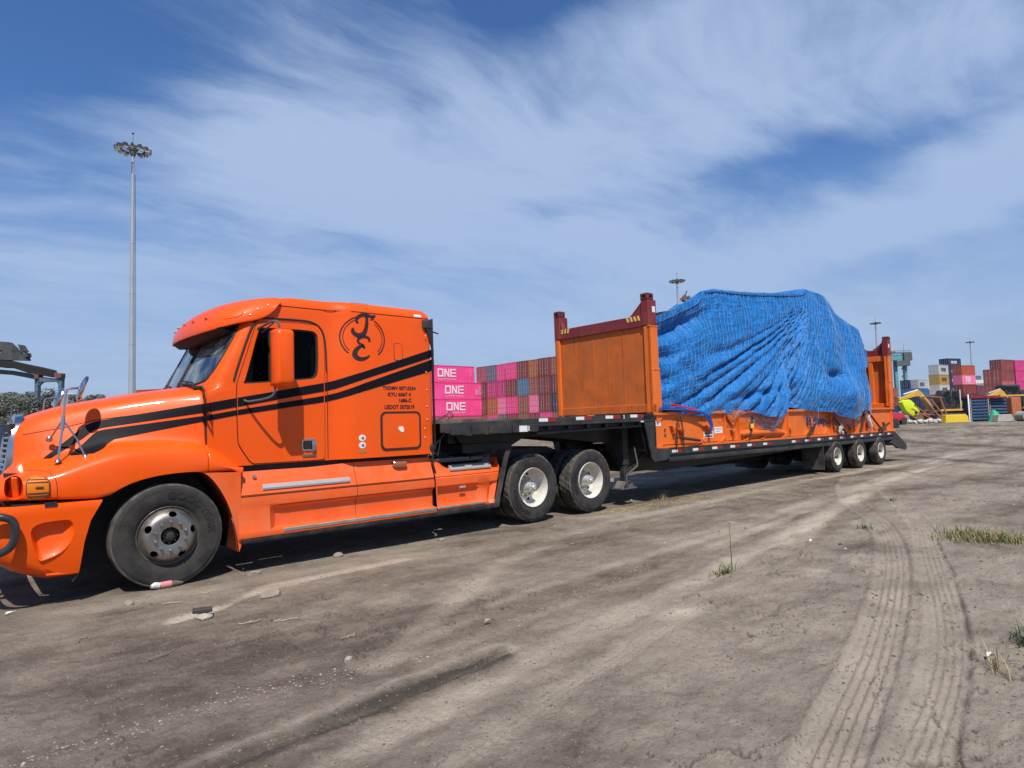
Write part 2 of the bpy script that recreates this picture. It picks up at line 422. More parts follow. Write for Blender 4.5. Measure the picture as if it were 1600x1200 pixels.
light5 = [(.9, -4.72), (2.0, -4.55), (3.4, -4.45), (5.4, -4.2), (8.5, -3.75), (12.5, -3.2), (20, -2.9)]
tanP = [(-.24, -2.48), (.1, -2.35), (.68, -1.98), (1.58, -1.93), (2.3, -1.9)]
def ground_fields(x, y):
    x = np.asarray(x, float); y = np.asarray(y, float)
    r = np.hypot(x-CAM[0], y-CAM[1])
    # heading of the yard: everything is dragged along the driving direction
    a = math.radians(-8); X = x*math.cos(a)+y*math.sin(a); Yy = -x*math.sin(a)+y*math.cos(a)
    z = .05*fbm(x*.35, y*.35, 3, 3)*sm(2.2, 5., r)
    z = z+.022*fbm(X*.9, Yy*2.6, 4, 5)
    z = z+.026*fbm(x*5.5, y*6.5, 3, 9, .62)+.015*fbm(x*19, y*24, 3, 12, .65)-.008*np.abs(fbm(x*11, y*14, 2, 13))*2
    c = .5+1.5*fbm(X*.45, Yy*1.3, 5, 21)+.7*fbm(x*3.1, y*3.1, 4, 31)+.35*fbm(X*2.2, Yy*6, 4, 33)+.35*fbm(x*13, y*15, 3, 34)     # light / dark soil
    tan = np.zeros_like(x); dark = np.zeros_like(x)
    rough = sm(-.06, .16, fbm(x*.8, y*.8, 3, 44))
    # crumbly areas
    z = z+rough*.014*fbm(x*13, y*13, 3, 50, .65)
    # tyre prints
    for path, wd, k in ((trackA, .125, 1.), (trackB, .11, .6)):
        d, s, al = pdist(x, y, path)
        m = 1-sm(wd, wd+.05, d); wear = np.clip(.55+1.6*fbm(x*1.9, y*1.9, 3, 60), 0, 1)
        rib = np.zeros_like(x)
        for q in (-.6, -.2, .2, .6): rib = rib+np.exp(-((s-q*wd)/.011)**2)
        lug = (np.sin(al*2*PI/.055+np.sign(s)*1.) > .1)*np.exp(-((np.abs(s)-.82*wd)/.022)**2)
        z = z*(1-.75*m*k)+k*(-.016*m+m*(.006+.012*wear)*(-rib)+m*.007*lug*wear)
        z = z+k*.012*np.exp(-((d-wd-.035)/.025)**2)*(.3+1.4*np.clip(fbm(x*6, y*6, 2, 61)+.4, 0, 1))
        tan = tan+m*k*.36*(.3+wear)*(1-.5*sm(6, 10, r)); c = c+m*k*.12*wear-k*m*rib*.3*wear
    d, s, al = pdist(x, y, lineR); q = np.exp(-(d/.016)**2)*np.clip(.5+2*fbm(x*5, y*5, 2, 70), 0, 1); z = z-.02*q; dark = dark+.6*q
    d, s, al = pdist(x, y, rutD); m = 1-sm(.03, .11, d)
    z = z-.022*m*(1-sm(.9, 1.15, x))*(.7+1.6*fbm(x*2.5, y*30, 3, 74))+.008*np.exp(-((s-.14)/.04)**2)*(d < .3)*(.4+2*np.abs(fbm(x*8, y*8, 3, 75))); dark = dark+1.05*(1-sm(.05, .13, d+.06*fbm(x*5, y*5, 3, 73)))*np.clip(.75+2.6*fbm(x*1.5, y*26, 3, 71), .1, 1)
    tan = tan+.35*np.exp(-((s-.17)/.04)**2)
    for path, wd, k, f1 in ((light1, .13, 1., 1), (light2, .12, .6, 2), (light3, .09, .5, 3), (tanP, .09, .9, 4), (light4, .10, .55, 5), (light5, .08, .5, 6)):
        wd2 = wd*(1+.06*np.maximum(0, r-4)*.35)
        d, s, al = pdist(x, y, path); m = (1-sm(wd2*.3, wd2*1.5, d+.12*fbm(x*2.5, y*2.5, 3, 80+f1)))*np.clip(.85+1.5*fbm(X*.5, Yy*1.5, 3, 81+f1), .35, 1)
        z = z*(1-.7*m)-.016*m*k+.011*k*np.exp(-((np.abs(s)-wd2*1.3)/.05)**2)*np.clip(.5+2*fbm(x*7, y*7, 2, 84), 0, 1.3)
        z = z+m*(.005*np.sin(s*2*PI/.045)+.003*np.sin(al*2*PI/.06+np.abs(s)*30))
        c = c+m*k*.45*(.8+1.4*fbm(X*.8, Yy*9, 3, 85)); tan = tan+m*k*(.62 if f1 != 4 else 1.5)*np.clip(.7+2*fbm(X*.7, Yy*3, 3, 86), 0, 1.3)
    # more faint parallel wheel tracks through the yard
    for off, ph in ((-.9, 0), (.5, 1), (1.5, 2), (2.3, 3), (-2.2, 5)):
        yy = -3.3+off+.10*(x-4)+.25*np.sin(x*.22+ph)
        m = np.exp(-((y-yy)/.16)**2)*sm(3., 7., x)*np.clip(.5+1.8*fbm(X*.25, Yy*2, 3, 90+ph), 0, 1)
        c = c+.30*m; z = z-.012*m; z = z+.012*np.exp(-((np.abs(y-yy)-.26)/.06)**2)*sm(3., 7., x)
    # far damp bands crossing the yard
    dd = x*.76-y*.65
    for q, wdt, k in ((23.4, .8, .95), (17.9, .33, .85), (30., 1.0, .6), (14.3, .16, .45), (12.1, .10, .3), (38., 1.5, .5)):
        lat = 1.
        m = np.exp(-((dd-q-.5*fbm(x*.13, y*.13, 3, 97))/wdt)**2)*lat; dark = dark+m*k*np.clip(.8+1.5*fbm(x*.6, y*.6, 3, 98), 0, 1)
    # crack network
    cr = np.abs(fbm(x*1.7+.6*fbm(x*4, y*4, 2, 5), y*1.7, 4, 101, .6))
    mk = sm(.02, .12, fbm(x*.55, y*.55, 2, 103))
    q = (1-sm(.0, .009, cr))*mk; z = z-.016*q; dark = dark+.75*q
    side_ = sm(-.5, 3.5, x)*sm(-2.0, -5.5, y)+0*x; c = c+.16*side_-.10*(1-sm(-1.5, 2.5, x-y*.0))
    # clods / broken crust patches
    cl = sm(.14, .22, fbm(x*1.1, y*1.1, 2, 110)); z = z+cl*.03*np.maximum(0, fbm(x*9, y*9, 3, 111, .7)); c = c-cl*.12
    for (px, py, rr, k) in ((4.7, -5.55, .35, .8), (2.75, -5.35, .22, .9), (5.6, -5.7, .3, .6), (1.9, -7.4, .5, .4)):
        tan = tan+k*np.exp(-(((x-px)/rr)**2+((y-py)/(rr*.6))**2))*np.clip(.6+2*fbm(x*4, y*4, 3, 120), 0, 1.2)
    # flat pads under the rig, gentle rise far away
    under = (1-sm(.2, .9, np.maximum(np.abs(y-.0)-1.5, 0)))*sm(-3.5, -1.5, x)*(1-sm(22, 24, x))
    z = z*(1-.82*under)
    z = z*(1-.6*sm(14, 60, r))+.36*sm(26, 56, r)
    return z, np.clip(c, 0, 1), np.clip(tan, 0, 1), np.clip(dark, 0, 1)
def gz(x, y): return float(ground_fields(np.array([x]), np.array([y]))[0][0])
def make_ground():
    na, nr = 1150, 620
    half = math.radians(47); yaw = math.atan2(_f[1], _f[0])
    th = np.concatenate([yaw+np.linspace(-half, half, na), yaw+np.linspace(half, 2*PI-half, 62)[1:-1]])
    rr = [.25]
    while rr[-1] < 3000:
        r = rr[-1]; q = .0062 if r < 9 else (.0085 if r < 30 else .03)
        if r < 1.8: q = .05
        rr.append(r*(1+q))
    rr = np.array(rr); A, R = np.meshgrid(th, rr, indexing='ij')
    x = CAM[0]+R*np.cos(A); y = CAM[1]+R*np.sin(A)
    z, c, t, d = ground_fields(x.ravel(), y.ravel())
    n1, n2 = len(th), len(rr)
    V = np.stack([x.ravel(), y.ravel(), z], 1)
    i = np.arange(n1)[:, None]; j = np.arange(n2-1)[None, :]; i2 = (i+1) % n1
    F = np.stack([i*n2+j, i*n2+j+1, i2*n2+j+1, i2*n2+j], -1).reshape(-1, 4)
    nv = len(V); V = np.vstack([V, [[CAM[0], CAM[1], float(z.reshape(n1, n2)[:, 0].mean())]]])
    T = np.stack([np.full(n1, nv), np.arange(n1)*n2, ((np.arange(n1)+1) % n1)*n2], 1)
    me = bpy.data.meshes.new('ground'); me.vertices.add(len(V)); me.vertices.foreach_set('co', V.ravel())
    nl = F.size+T.size; me.loops.add(nl); me.loops.foreach_set('vertex_index', np.concatenate([F.ravel(), T.ravel()]))
    me.polygons.add(len(F)+len(T)); ls = np.concatenate([np.arange(len(F))*4, len(F)*4+np.arange(len(T))*3]); me.polygons.foreach_set('loop_start', ls)
    me.update(calc_edges=True); me.validate()
    at_ = me.color_attributes.new('soil', 'FLOAT_COLOR', 'POINT')
    cc = np.ones((len(V), 4)); cc[:nv, 0] = c; cc[:nv, 1] = t; cc[:nv, 2] = d; cc[nv, :3] = .4
    at_.data.foreach_set('color', cc.ravel())
    me.shade_smooth()
    m = bpy.data.materials.new('soil'); m.use_nodes = True; h = N(m.node_tree); b = m.node_tree.nodes['Principled BSDF']
    at2 = h.n('ShaderNodeAttribute', attribute_name='soil'); sp = h.n('ShaderNodeSeparateColor'); h.put(sp.inputs[0], at2.outputs['Color'])
    tc = h.n('ShaderNodeTexCoord').outputs['Object']
    n1_ = h.noise(tc, 2.3, 9, .62); n2_ = h.noise(tc, 30, 7, .75); n3_ = h.noise(h.mapping(tc, (.5, 2.2, 1), (0, 0, -.15)), 3.2, 8, .65)
    f = h.math('ADD', h.math('MULTIPLY', sp.outputs[0], .62), h.math('MULTIPLY', h.math('SUBTRACT', n1_, .5), .5))
    f = h.math('ADD', f, h.math('MULTIPLY', h.math('SUBTRACT', n3_, .5), .55))
    f = h.math('ADD', f, h.math('MULTIPLY', h.math('SUBTRACT', n2_, .5), .62), clamp=True)
    base = h.ramp(f, [(.0, (.120, .095, .070)), (.35, (.235, .192, .146)), (.65, (.335, .278, .214)), (1., (.45, .378, .295))])
    base = h.mix(h.math('MULTIPLY', sp.outputs[1], h.math('ADD', .35, n1_)), base, (.58, .49, .38))
    base = h.mix(h.math('MULTIPLY', sp.outputs[2], .85), base, (.050, .043, .037))
    # fine grit: light and dark specks
    vo = h.n('ShaderNodeTexVoronoi'); h.put(vo.inputs['Vector'], tc); vo.inputs['Scale'].default_value = 46
    rnd = h.n('ShaderNodeSeparateColor'); h.put(rnd.inputs[0], vo.outputs['Color'])
    spk = h.math('MULTIPLY', h.math('LESS_THAN', vo.outputs['Distance'], .30), h.math('GREATER_THAN', rnd.outputs[0], .90))
    base = h.mix(h.math('MULTIPLY', spk, .55), base, (.42, .37, .31))
    spk2 = h.math('MULTIPLY', h.math('LESS_THAN', vo.outputs['Distance'], .36), h.math('LESS_THAN', rnd.outputs[0], .10))
    base = h.mix(h.math('MULTIPLY', spk2, .5), base, (.06, .05, .043))
    base = h.mix(h.math('MULTIPLY', h.maprange(h.noise(h.mapping(tc, (1, 1.6, 1), (0, 0, .5)), 24, 6, .8), .60, .68), .5), base, (.10, .08, .062))  # dark flecks: shadows of crumbs painted into the soil colour
    base = h.mix(h.math('MULTIPLY', h.maprange(h.noise(tc, 17, 6, .8), .62, .70), .35), base, (.52, .45, .36))
    h.put(b.inputs['Base Color'], base); b.inputs['Roughness'].default_value = .95; b.inputs['Specular IOR Level'].default_value = .15
    hh = h.math('ADD', h.math('MULTIPLY', h.noise(tc, 9, 9, .72), 1.), h.math('MULTIPLY', h.noise(tc, 60, 5, .7), .30))
    hh = h.math('ADD', hh, h.math('MULTIPLY', spk, .16))
    bn = h.n('ShaderNodeBump'); bn.inputs['Strength'].default_value = 1.; bn.inputs['Distance'].default_value = .045
    h.put(bn.inputs['Height'], hh); h.t.links.new(bn.outputs[0], b.inputs['Normal'])
    me.materials.append(m)
    o = bpy.data.objects.new('ground', me); COL.objects.link(o); o['kind'] = 'structure'
    return o
make_ground()
# ---------------------------------------------------------------- wheels
def tire_mesh(name, R, wd, Rr, kind, lettering=None):
    """axis along y, outer face at y=-wd/2; kind: 'steer','drive','trailer'"""
    h = wd/2; b = MB(); n = 128
    sh = R-.012
    side = [(Rr-.012, -h*.70), (Rr+.012, -h*.86), (Rr+.03, -h*.90), (Rr+.05, -h*.955), (Rr+(R-Rr)*.45, -h*1.0), (Rr+(R-Rr)*.62, -h*1.0), (Rr+(R-Rr)*.70, -h*.985), (Rr+(R-Rr)*.72, -h*.992), (Rr+(R-Rr)*.84, -h*.955), (sh-.008, -h*.88)]
    if kind == 'drive':
        tread = [(sh+.002, -h*.86), (R, -h*.82)]
        lug_k = [(R, -h*.58), (R-.012, -h*.55), (R-.012, -h*.51), (R, -h*.48), (R, -h*.2), (R-.012, -h*.17), (R-.012, -h*.12), (R, -h*.09)]
    else:
        tread = [(sh+.003, -h*.87), (R-.002, -h*.83)]
        lug_k = [(R, -h*.56), (R-.013, -h*.545), (R-.013, -h*.50), (R, -h*.485), (R, -h*.2), (R-.013, -h*.185), (R-.013, -h*.14), (R, -h*.125)]
    half = side+tread+lug_k
    prof = half+[(r, -t) for r, t in reversed(half)]
    V = []; F = []; m = len(prof); mi = []
    ns = len(side)
    for i in range(n):
        a = 2*PI*i/n
        for k, (r, t) in enumerate(prof):
            rr = r
            intread = ns <= k < m-ns
            if kind == 'drive' and intread and r > R-.005:
                ph = (i+(k//4)*1) % 4
                if ph == 0: rr = R-.011
            if kind == 'drive' and k in (ns-1, m-ns):
                rr = r-(.007 if i % 4 < 2 else 0)
            V.append((rr*math.cos(a), t, rr*math.sin(a)))
    for i in range(n):
        j = (i+1) % n
        for k in range(m-1): F.append((i*m+k, i*m+k+1, j*m+k+1, j*m+k)); mi.append(1 if ns-1 <= k < m-ns else 0)
        F.append((i*m+m-1, i*m, j*m, j*m+m-1)); mi.append(0)
    b.v = V; b.f = F; b.mi = mi
    if lettering:
        for (word, a0, r0, size, wordsp) in lettering:
            tv, tf = text2d(word, size, .004, 'CENTER', 1.05)
            W_ = max(v[0] for v in tv)-min(v[0] for v in tv)
            VV = []
            for dep in (.0035, -.004):
                for (u, q) in tv:
                    ang = math.radians(a0)-u*wordsp/(r0+.03); r = r0+q*1.0
                    VV.append((r*math.cos(ang), -h-dep*.9, r*math.sin(ang)))
            k = len(tv); FF = [tuple(f) for f in tf]
            ec = {}
            for f in tf:
                for p, q in zip(f, f[1:]+f[:1]): ec.setdefault(tuple(sorted((p, q))), []).append((p, q))
            for e, l in ec.items():
                if len(l) == 1: p, q = l[0]; FF.append((p, q, q+k, p+k))
            b.add(VV, FF, 2)
    return b.mesh(name, [RUBBER, RUBBER_T, mat('raised_lettering', (.012, .011, .010), .6, dust=.2, dustcol=(.06, .05, .045))], smooth=32)
def disc_with_holes(prof, thick, holes, n=64, mats=None):
    """lathe shell + boolean hand holes. prof=[(r,y)] outer face"""
    b = MB(); full = prof+[(r, t+thick) for r, t in reversed(prof)]
    b.lathe(full, n, close=True); o = b.build('tmp', mats, smooth=0)
    cuts = []
    for (a, r, w_, hgt) in holes:
        c = MB(); P = [(r*math.cos(a)+w_*math.cos(q)*-math.sin(a)+hgt*math.sin(q)*math.cos(a), r*math.sin(a)+w_*math.cos(q)*math.cos(a)+hgt*math.sin(q)*math.sin(a)) for q in np.linspace(0, 2*PI, 17)[:-1]]
        c.prism(P, -1, 1); cuts.append(c.build('cut', smooth=0))
    boolcut(o, cuts); me = o.data; bpy.data.objects.remove(o); me.shade_smooth(); me.set_sharp_from_angle(angle=math.radians(35)); return me
# steer wheel rim: convex bright alloy disc, five oval hand holes, ten nuts, dark hub opening
Rr = .292
steer_prof = [(.294, -.012), (.290, -.020), (.283, -.014), (.274, .004), (.268, .010), (.255, -.030), (.235, -.075), (.205, -.100), (.175, -.106), (.150, -.102), (.100, -.100), (.088, -.096)]
me_steer_rim = disc_with_holes(steer_prof, .012, [(math.radians(a), .214, .039, .027) for a in (84, 156, 228, 300, 12)], mats=[WHEELALU])
b = MB()
for i in range(10):
    a = 2*PI*(i+.5)/10; c = (.142*math.cos(a), -.10, .142*math.sin(a)); b.lathe([(0, -.035), (.010, -.034), (.0155, -.024), (.0165, 0), (.021, .0)], 6, c, ang0=a)
me_nuts = b.mesh('lug_nut', [WHEELALU], smooth=20)
b = MB(); b.lathe([(0, -.072), (.018, -.073), (.022, -.066), (.040, -.064), (.044, -.05), (.060, -.045), (.066, -.02), (.088, -.012), (.089, .08)], 28)
for i in range(8):
    a = 2*PI*i/8; b.lathe([(0, -.030), (.009, -.028), (.010, .0)], 6, (.075*math.cos(a), -.02, .075*math.sin(a)))
me_steer_hub = b.mesh('hub', [mat('greasy_hub', (.05, .045, .042), .45, .6, dust=.5, dustcol=(.10, .085, .07))], smooth=30)
me_steer_tire = tire_mesh('tire', .515, .29, .297, 'steer', [('GOODYEAR', 46, .372, .088, 1.32)])
me_drive_tire = tire_mesh('tire', .515, .28, .297, 'drive', [('GOODYEAR', 235, .372, .075, 1.3)])
me_steer_inner = MB().lathe([(.297, -.0), (.285, .02), (.27, .06), (.268, .20), (.29, .25)], 48).mesh('rim_barrel', [BLACKM])
# drive wheel: deep dish, white barrel, hub standing out
dish = [(.300, -.125), (.296, -.134), (.288, -.130), (.280, -.112), (.268, -.095), (.262, -.06), (.258, .03), (.250, .055), (.225, .070), (.19, .073), (.12, .074), (.10, .074)]
me_dish = disc_with_holes(dish, .010, [(math.radians(a), .205, .030, .020) for a in (18, 90, 162, 234, 306)], mats=[WHITEW])
b = MB(); b.lathe([(0, -.150), (.030, -.150), (.036, -.144), (.038, -.120), (.062, -.112), (.070, -.108), (.074, -.085), (.076, -.03), (.092, .0), (.105, .03), (.108, .08)], 30)
for i in range(8):
    a = 2*PI*i/8; b.lathe([(0, -.026), (.009, -.024), (.011, .0)], 6, (.056*math.cos(a), -.112, .056*math.sin(a)))
me_drive_hub = b.mesh('hub', [mat('bright_hub', (.62, .60, .56), .35, .5, dust=.3, dustcol=(.4, .35, .28), dscale=9)], smooth=30)
b = MB()
for i in range(10):
    a = 2*PI*i/10; b.lathe([(0, -.045), (.009, -.044), (.015, -.036), (.0165, 0.01)], 6, (.142*math.cos(a), .066, .142*math.sin(a)), ang0=a)
me_drive_nuts = b.mesh('lug_nut', [ALU], smooth=20)
TRS = .767/2
me_tr_tire = tire_mesh('tire', TRS, .225, .225, 'trailer')
dish2 = [(.228, -.095), (.224, -.104), (.216, -.100), (.208, -.08), (.198, -.05), (.194, .02), (.185, .045), (.15, .052), (.09, .053)]
me_tr_dish = disc_with_holes(dish2, .008, [(2*PI*k/6, .155, .02, .016) for k in range(6)], mats=[WHITEW])
me_tr_hub = MB().lathe([(0, -.105), (.05, -.105), (.058, -.098), (.060, -.02), (.08, .0), (.082, .055)], 24).mesh('hub', [mat('hub_red_grey', (.10, .085, .08), .5, .4, dust=.4)], smooth=30)
def wheel(parent, x, y, z, side, kind, rot=0., dual=True, name='wheel'):
    """y = outer face of tyre"""
    R = .515 if kind != 'trailer' else TRS
    wd = {'steer': .29, 'drive': .28, 'trailer': .225}[kind]
    e = bpy.data.objects.new(name, None); COL.objects.link(e); e.parent = parent; e.empty_display_size = .2
    e.location = (x, y-side*wd/2, z+R); e.rotation_euler = (0, rot, PI if side > 0 else 0)
    if kind == 'steer':
        link('tire', me_steer_tire, e); link('rim', me_steer_rim, e, (0, -.095, 0)); link('rim_barrel', me_steer_inner, e, (0, -.09, 0)); link('hub', me_steer_hub, e, (0, -.105, 0)); link('lug_nut', me_nuts, e, (0, -.095, 0))['kind'] = 'stuff'
    elif kind == 'drive':
        link('tire', me_drive_tire, e); link('rim', me_dish, e); link('hub', me_drive_hub, e); link('lug_nut', me_drive_nuts, e)['kind'] = 'stuff'
        if dual: link('tire', me_drive_tire, e, (0, .325, 0))
    else:
        link('tire', me_tr_tire, e); link('rim', me_tr_dish, e); link('hub', me_tr_hub, e)
        if dual: link('tire', me_tr_tire, e, (0, .27, 0))
    return e
# ---------------------------------------------------------------- tractor unit (x rearwards, near side y<0)
T = thing('semi_truck', 'bright orange bonneted semi truck with sleeper cab and twin black side stripes', 'truck')
def ys(x, z=2.0):   # half width of cab/sleeper side
    t = min(1, max(0, (x-1.78)/.32)); t = t*t*(3-2*t)
    return 1.10+.10*t
# --- cab shell: horizontal rings
def cab_ring(z, inset=0.):
    """plan outline at height z, from front centre round the near side to the rear, then mirrored"""
    # front: cowl -> windscreen rake -> roof
    zs = [(1.15, .12), (1.99, .12), (2.03, .33), (2.78, .70), (2.90, .80), (3.02, .94), (3.09, 1.08), (3.14, 1.25)]
    xf = lerp_tab(zs, z)
    k = 0.
    if z > 2.99: k = (.14-math.sqrt(max(0, .14**2-(z-2.99)**2))) if z <= 3.13 else .14
    bow = .07 if z > 1.98 else .08
    tum = .035*max(0, (z-2.1))/.9     # slight tumblehome
    pts = []
    yc = 1.10-tum
    fr = .17
    for i in range(9):
        y = (yc-fr)*i/8; pts.append((xf+bow*(y/1.)**2, y))
    x0 = xf+bow*((yc-fr)/1.)**2
    for i in range(1, 7):
        a = (PI/2)*i/6; pts.append((x0+.13*(1-math.cos(a))+.10*(1-math.cos(a))*.4, (yc-fr)+fr*math.sin(a)))
    xs = pts[-1][0]
    for x in np.linspace(xs, 1.70, 8)[1:]: pts.append((x, 1.10-tum))
    for x in (1.78, 1.86, 1.94, 2.02, 2.10, 2.4, 2.8): pts.append((x, ys(x)-tum))
    rr = .07
    for i in range(5):
        a = (PI/2)*i/4; pts.append((3.245-rr+rr*math.sin(a), 1.20-tum-rr+rr*math.cos(a)))
    for y in (.8, .4, 0): pts.append((3.245, y))
    out = []
    cx_, cy_ = 1.8, 0.
    for (x, y) in pts:
        if k or inset:
            kk = k+inset; L = math.hypot(x-cx_, y)
            x2 = x+(kk if x < 1.0 else (-kk if x > 3.1 else 0)); y2 = y*(1-kk/1.1) if y < .95 else y-kk
            x, y = x2, y2
        out.append((x, y))
    if z < 2.02: out = [(max(x, .388), y) for x, y in out]
    full = [(x, -y, z) for x, y in out]+[(x, y, z) for x, y in reversed(out[1:-1])]
    return full
zl = [1.16, 1.18, 1.5, 1.9, 1.97, 2.03, 2.10, 2.25, 2.4, 2.55, 2.7, 2.78, 2.86, 2.93, 3.0, 3.04, 3.075, 3.10, 3.115, 3.128]
rings = [cab_ring(z) for z in zl]
# crowned roof cap
top = rings[-1]; nR = len(top)
for sc, dz_ in ((.8, .02), (.5, .035), (.2, .04)):
    rings.append([(1.9+(p[0]-1.9)*(sc if p[0] < 1.9 else 1-(1-sc)*.8), p[1]*sc, 3.128+dz_) for p in top])
b = MB(); b.loft(rings, True, True, True)
cab = b.build('cab', [ORANGE], T, smooth=0)
inner = MB(); inner.loft([cab_ring(z, .07) for z in (1.30, 1.6, 1.95, 2.05, 2.3, 2.6, 2.78, 2.9)], True, True, True)
ci = inner.build('cut', smooth=0)
# window openings
DOOR = smooth_poly([(.705, 1.43), (.690, 2.05), (.72, 2.13), (.90, 2.70), (.93, 2.765), (1.0, 2.79), (1.60, 2.80), (1.66, 2.775), (1.715, 2.68), (1.725, 2.50), (1.712, 1.6), (1.712, 1.20), (1.70, 1.175), (1.55, 1.175), (.90, 1.175), (.86, 1.18), (.82, 1.22), (.72, 1.38)], 2)
WIN = smooth_poly([(.755, 2.075), (.78, 2.10), (.93, 2.66), (.96, 2.715), (1.02, 2.72), (1.56, 2.73), (1.63, 2.70), (1.655, 2.63), (1.645, 2.20), (1.60, 2.145), (1.50, 2.13), (.80, 2.065)], 2)
cuts = [ci]
for sgn in (-1, 1):
    c = MB(); c.prism(WIN, sgn*.9, sgn*1.3); cuts.append(c.build('cut', smooth=0))
wsp = smooth_poly([(-.985, 2.15), (-.88, 2.07), (0, 2.052), (.88, 2.07), (.985, 2.15), (1.01, 2.4), (1.005, 2.74), (.93, 2.80), (-.93, 2.80), (-1.005, 2.74), (-1.01, 2.4)], 2)
c = MB(); c.prism([(p[0], p[1]) for p in wsp], -.3, 1.05, axis='x'); cuts.append(c.build('cut', smooth=0))
boolcut(cab, cuts); smoothed(cab, 38)
cabv = bvh_of(cab)
def plate(name, poly, hole, off, thick, m, parent, bvh=None, grid=.09, bevel=0., sgn=-1, smooth=40):
    """a pressed plate following the side surface, with an optional opening"""
    P = list(poly); 
    bm = bmesh.new()
    vo = [bm.verts.new((p[0], 0, p[1])) for p in P]; es = [bm.edges.new((vo[i], vo[(i+1) % len(vo)])) for i in range(len(vo))]
    if hole:
        vh = [bm.verts.new((p[0], 0, p[1])) for p in hole]; es += [bm.edges.new((vh[i], vh[(i+1) % len(vh)])) for i in range(len(vh))]
    bmesh.ops.triangle_fill(bm, use_beauty=True, use_dissolve=False, edges=es)
    xs = [p[0] for p in P]; zs = [p[1] for p in P]
    for ax, lo, hi in ((0, min(xs), max(xs)), (2, min(zs), max(zs))):
        k = math.ceil(lo/grid)
        while k*grid < hi:
            co = [0, 0, 0]; co[ax] = k*grid; no = [0, 0, 0]; no[ax] = 1
            bmesh.ops.bisect_plane(bm, geom=bm.verts[:]+bm.edges[:]+bm.faces[:], plane_co=co, plane_no=no, dist=1e-5); k += 1
    bm.verts.index_update()
    F0 = [tuple(v.index for v in f.verts) for f in bm.faces]; V0 = []
    for v in bm.verts:
        y = -ys(v.co.x)+.035*max(0, v.co.z-2.1)/.9
        if bvh:
            h_ = bvh.ray_cast(Vector((v.co.x, -4, v.co.z)), Vector((0, 1, 0)))
            if h_[0] is not None and h_[0].y < -.8: y = h_[0].y
        V0.append((v.co.x, y-off, v.co.z))
    ec = {}
    for f in F0:
        for p, q in zip(f, f[1:]+f[:1]): ec.setdefault(tuple(sorted((p, q))), []).append((p, q))
    n_ = len(V0); V = V0+[(x, y+thick, z) for x, y, z in V0]; F = F0+[tuple(reversed([i+n_ for i in f])) for f in F0]
    for e, l in ec.items():
        if len(l) == 1: p, q = l[0]; F.append((p, q, q+n_, p+n_))
    bm.free()
    b_ = MB(); b_.add([(x, y*(-sgn) if sgn < 0 else -y, z) if sgn > 0 else (x, y, z) for x, y, z in V], F)
    return b_.build(name, [m], parent, smooth=smooth)
for sgn in (-1, 1):
    dr = plate('door', DOOR, WIN, .012, .03, ORANGE, T, sgn=sgn)
    cxp, czp = 1.2, 1.95
    big = [(cxp+(x-cxp)*1.018+0.000, czp+(z-czp)*1.010) for x, z in DOOR]
    plate('door_seal', big, [(cxp+(x-cxp)*.97, czp+(z-czp)*.985) for x, z in DOOR], .003, .006, SEAL, dr, sgn=sgn)
    wi = [(cxp+(x-cxp)*.955, 2.4+(z-2.4)*.94) for x, z in WIN]
    plate('window_frame', [(cxp+(x-cxp)*1.004, 2.4+(z-2.4)*1.004) for x, z in WIN], wi, -.01, .03, SEAL, dr, sgn=sgn)
    gl = MB(); gl.prism([(x, z) for x, z in wi], sgn*1.045, sgn*1.050); gl.build('window_glass', [GLASS_S], dr, smooth=0)
    vb = MB(); vb.beam((1.085, sgn*1.066, 2.06), (1.085, sgn*1.05, 2.73), .045, .03); vb.beam((1.19, sgn*1.05, 2.1), (1.19, sgn*1.04, 2.72), .014, .014); vb.build('window_divider', [SEAL], dr, smooth=0)
# rain gutter over the door
gp_ = [(.66, 2.10), (.70, 2.25), (.86, 2.72), (.93, 2.81), (1.02, 2.835), (1.45, 2.845), (1.60, 2.83), (1.70, 2.76), (1.745, 2.62), (1.75, 2.24)]
for sgn in (-1, 1):
    g_ = MB(); g_.tube([(x, sgn*(ys(x)-.035*max(0, z-2.1)/.9+.006), z) for x, z in smooth_poly(gp_, 2, False)], .011, 6)
    g_.build('rain_gutter', [SEAL], T)
# lower groove of the sleeper roof
g_ = MB(); g_.tube([(x, -ys(x)+.034, 2.995-.0*x) for x in np.linspace(1.16, 3.2, 12)], .0045, 5); g_.build('roof_seam', [SEAL], T)
g_ = MB(); g_.tube([(1.755, -1.103, z) for z in (1.18, 1.6, 2.23)], .004, 5); g_.build('body_seam', [SEAL], T)
# windscreen: two panes + divider + rubber
def ws_point(y, z, off=0.):
    xf = lerp_tab([(1.95, .33), (2.03, .33), (2.78, .70), (2.90, .80)], z); yc = 1.10-.035*max(0, z-2.1)/.9; a = abs(y); k0 = yc-.17
    x = xf+.07*min(a, k0)**2
    if a > k0: q = min(1, (a-k0)/.17); x += .17*(1-math.sqrt(max(0, 1-q*q)))
    return (x+.012-off, y, z)
for sgn in (-1, 1):
    V = []; F = []; ny, nz = 22, 10
    for j in range(nz+1):
        for i in range(ny+1):
            y = .012+(1.03-.012)*i/ny; z = 2.04+.76*j/nz; V.append((ws_point(y, z)[0], sgn*y, z))
    for j in range(nz):
        for i in range(ny): a = j*(ny+1)+i; F.append((a, a+1, a+ny+2, a+ny+1))
    MB().add(V, F).build('windscreen_pane', [GLASS], T)
b = MB(); b.tube([ws_point(0, z, .01) for z in np.linspace(2.03, 2.8, 6)], .014, 6)
ring = [(p[0]*.985, 2.42+(p[1]-2.42)*.97) for p in wsp]
b.tube([ws_point(y, z, .004) for y, z in ring], .018, 6, closed=True)
b.build('windscreen_rubber', [SEAL], T)
b = MB()
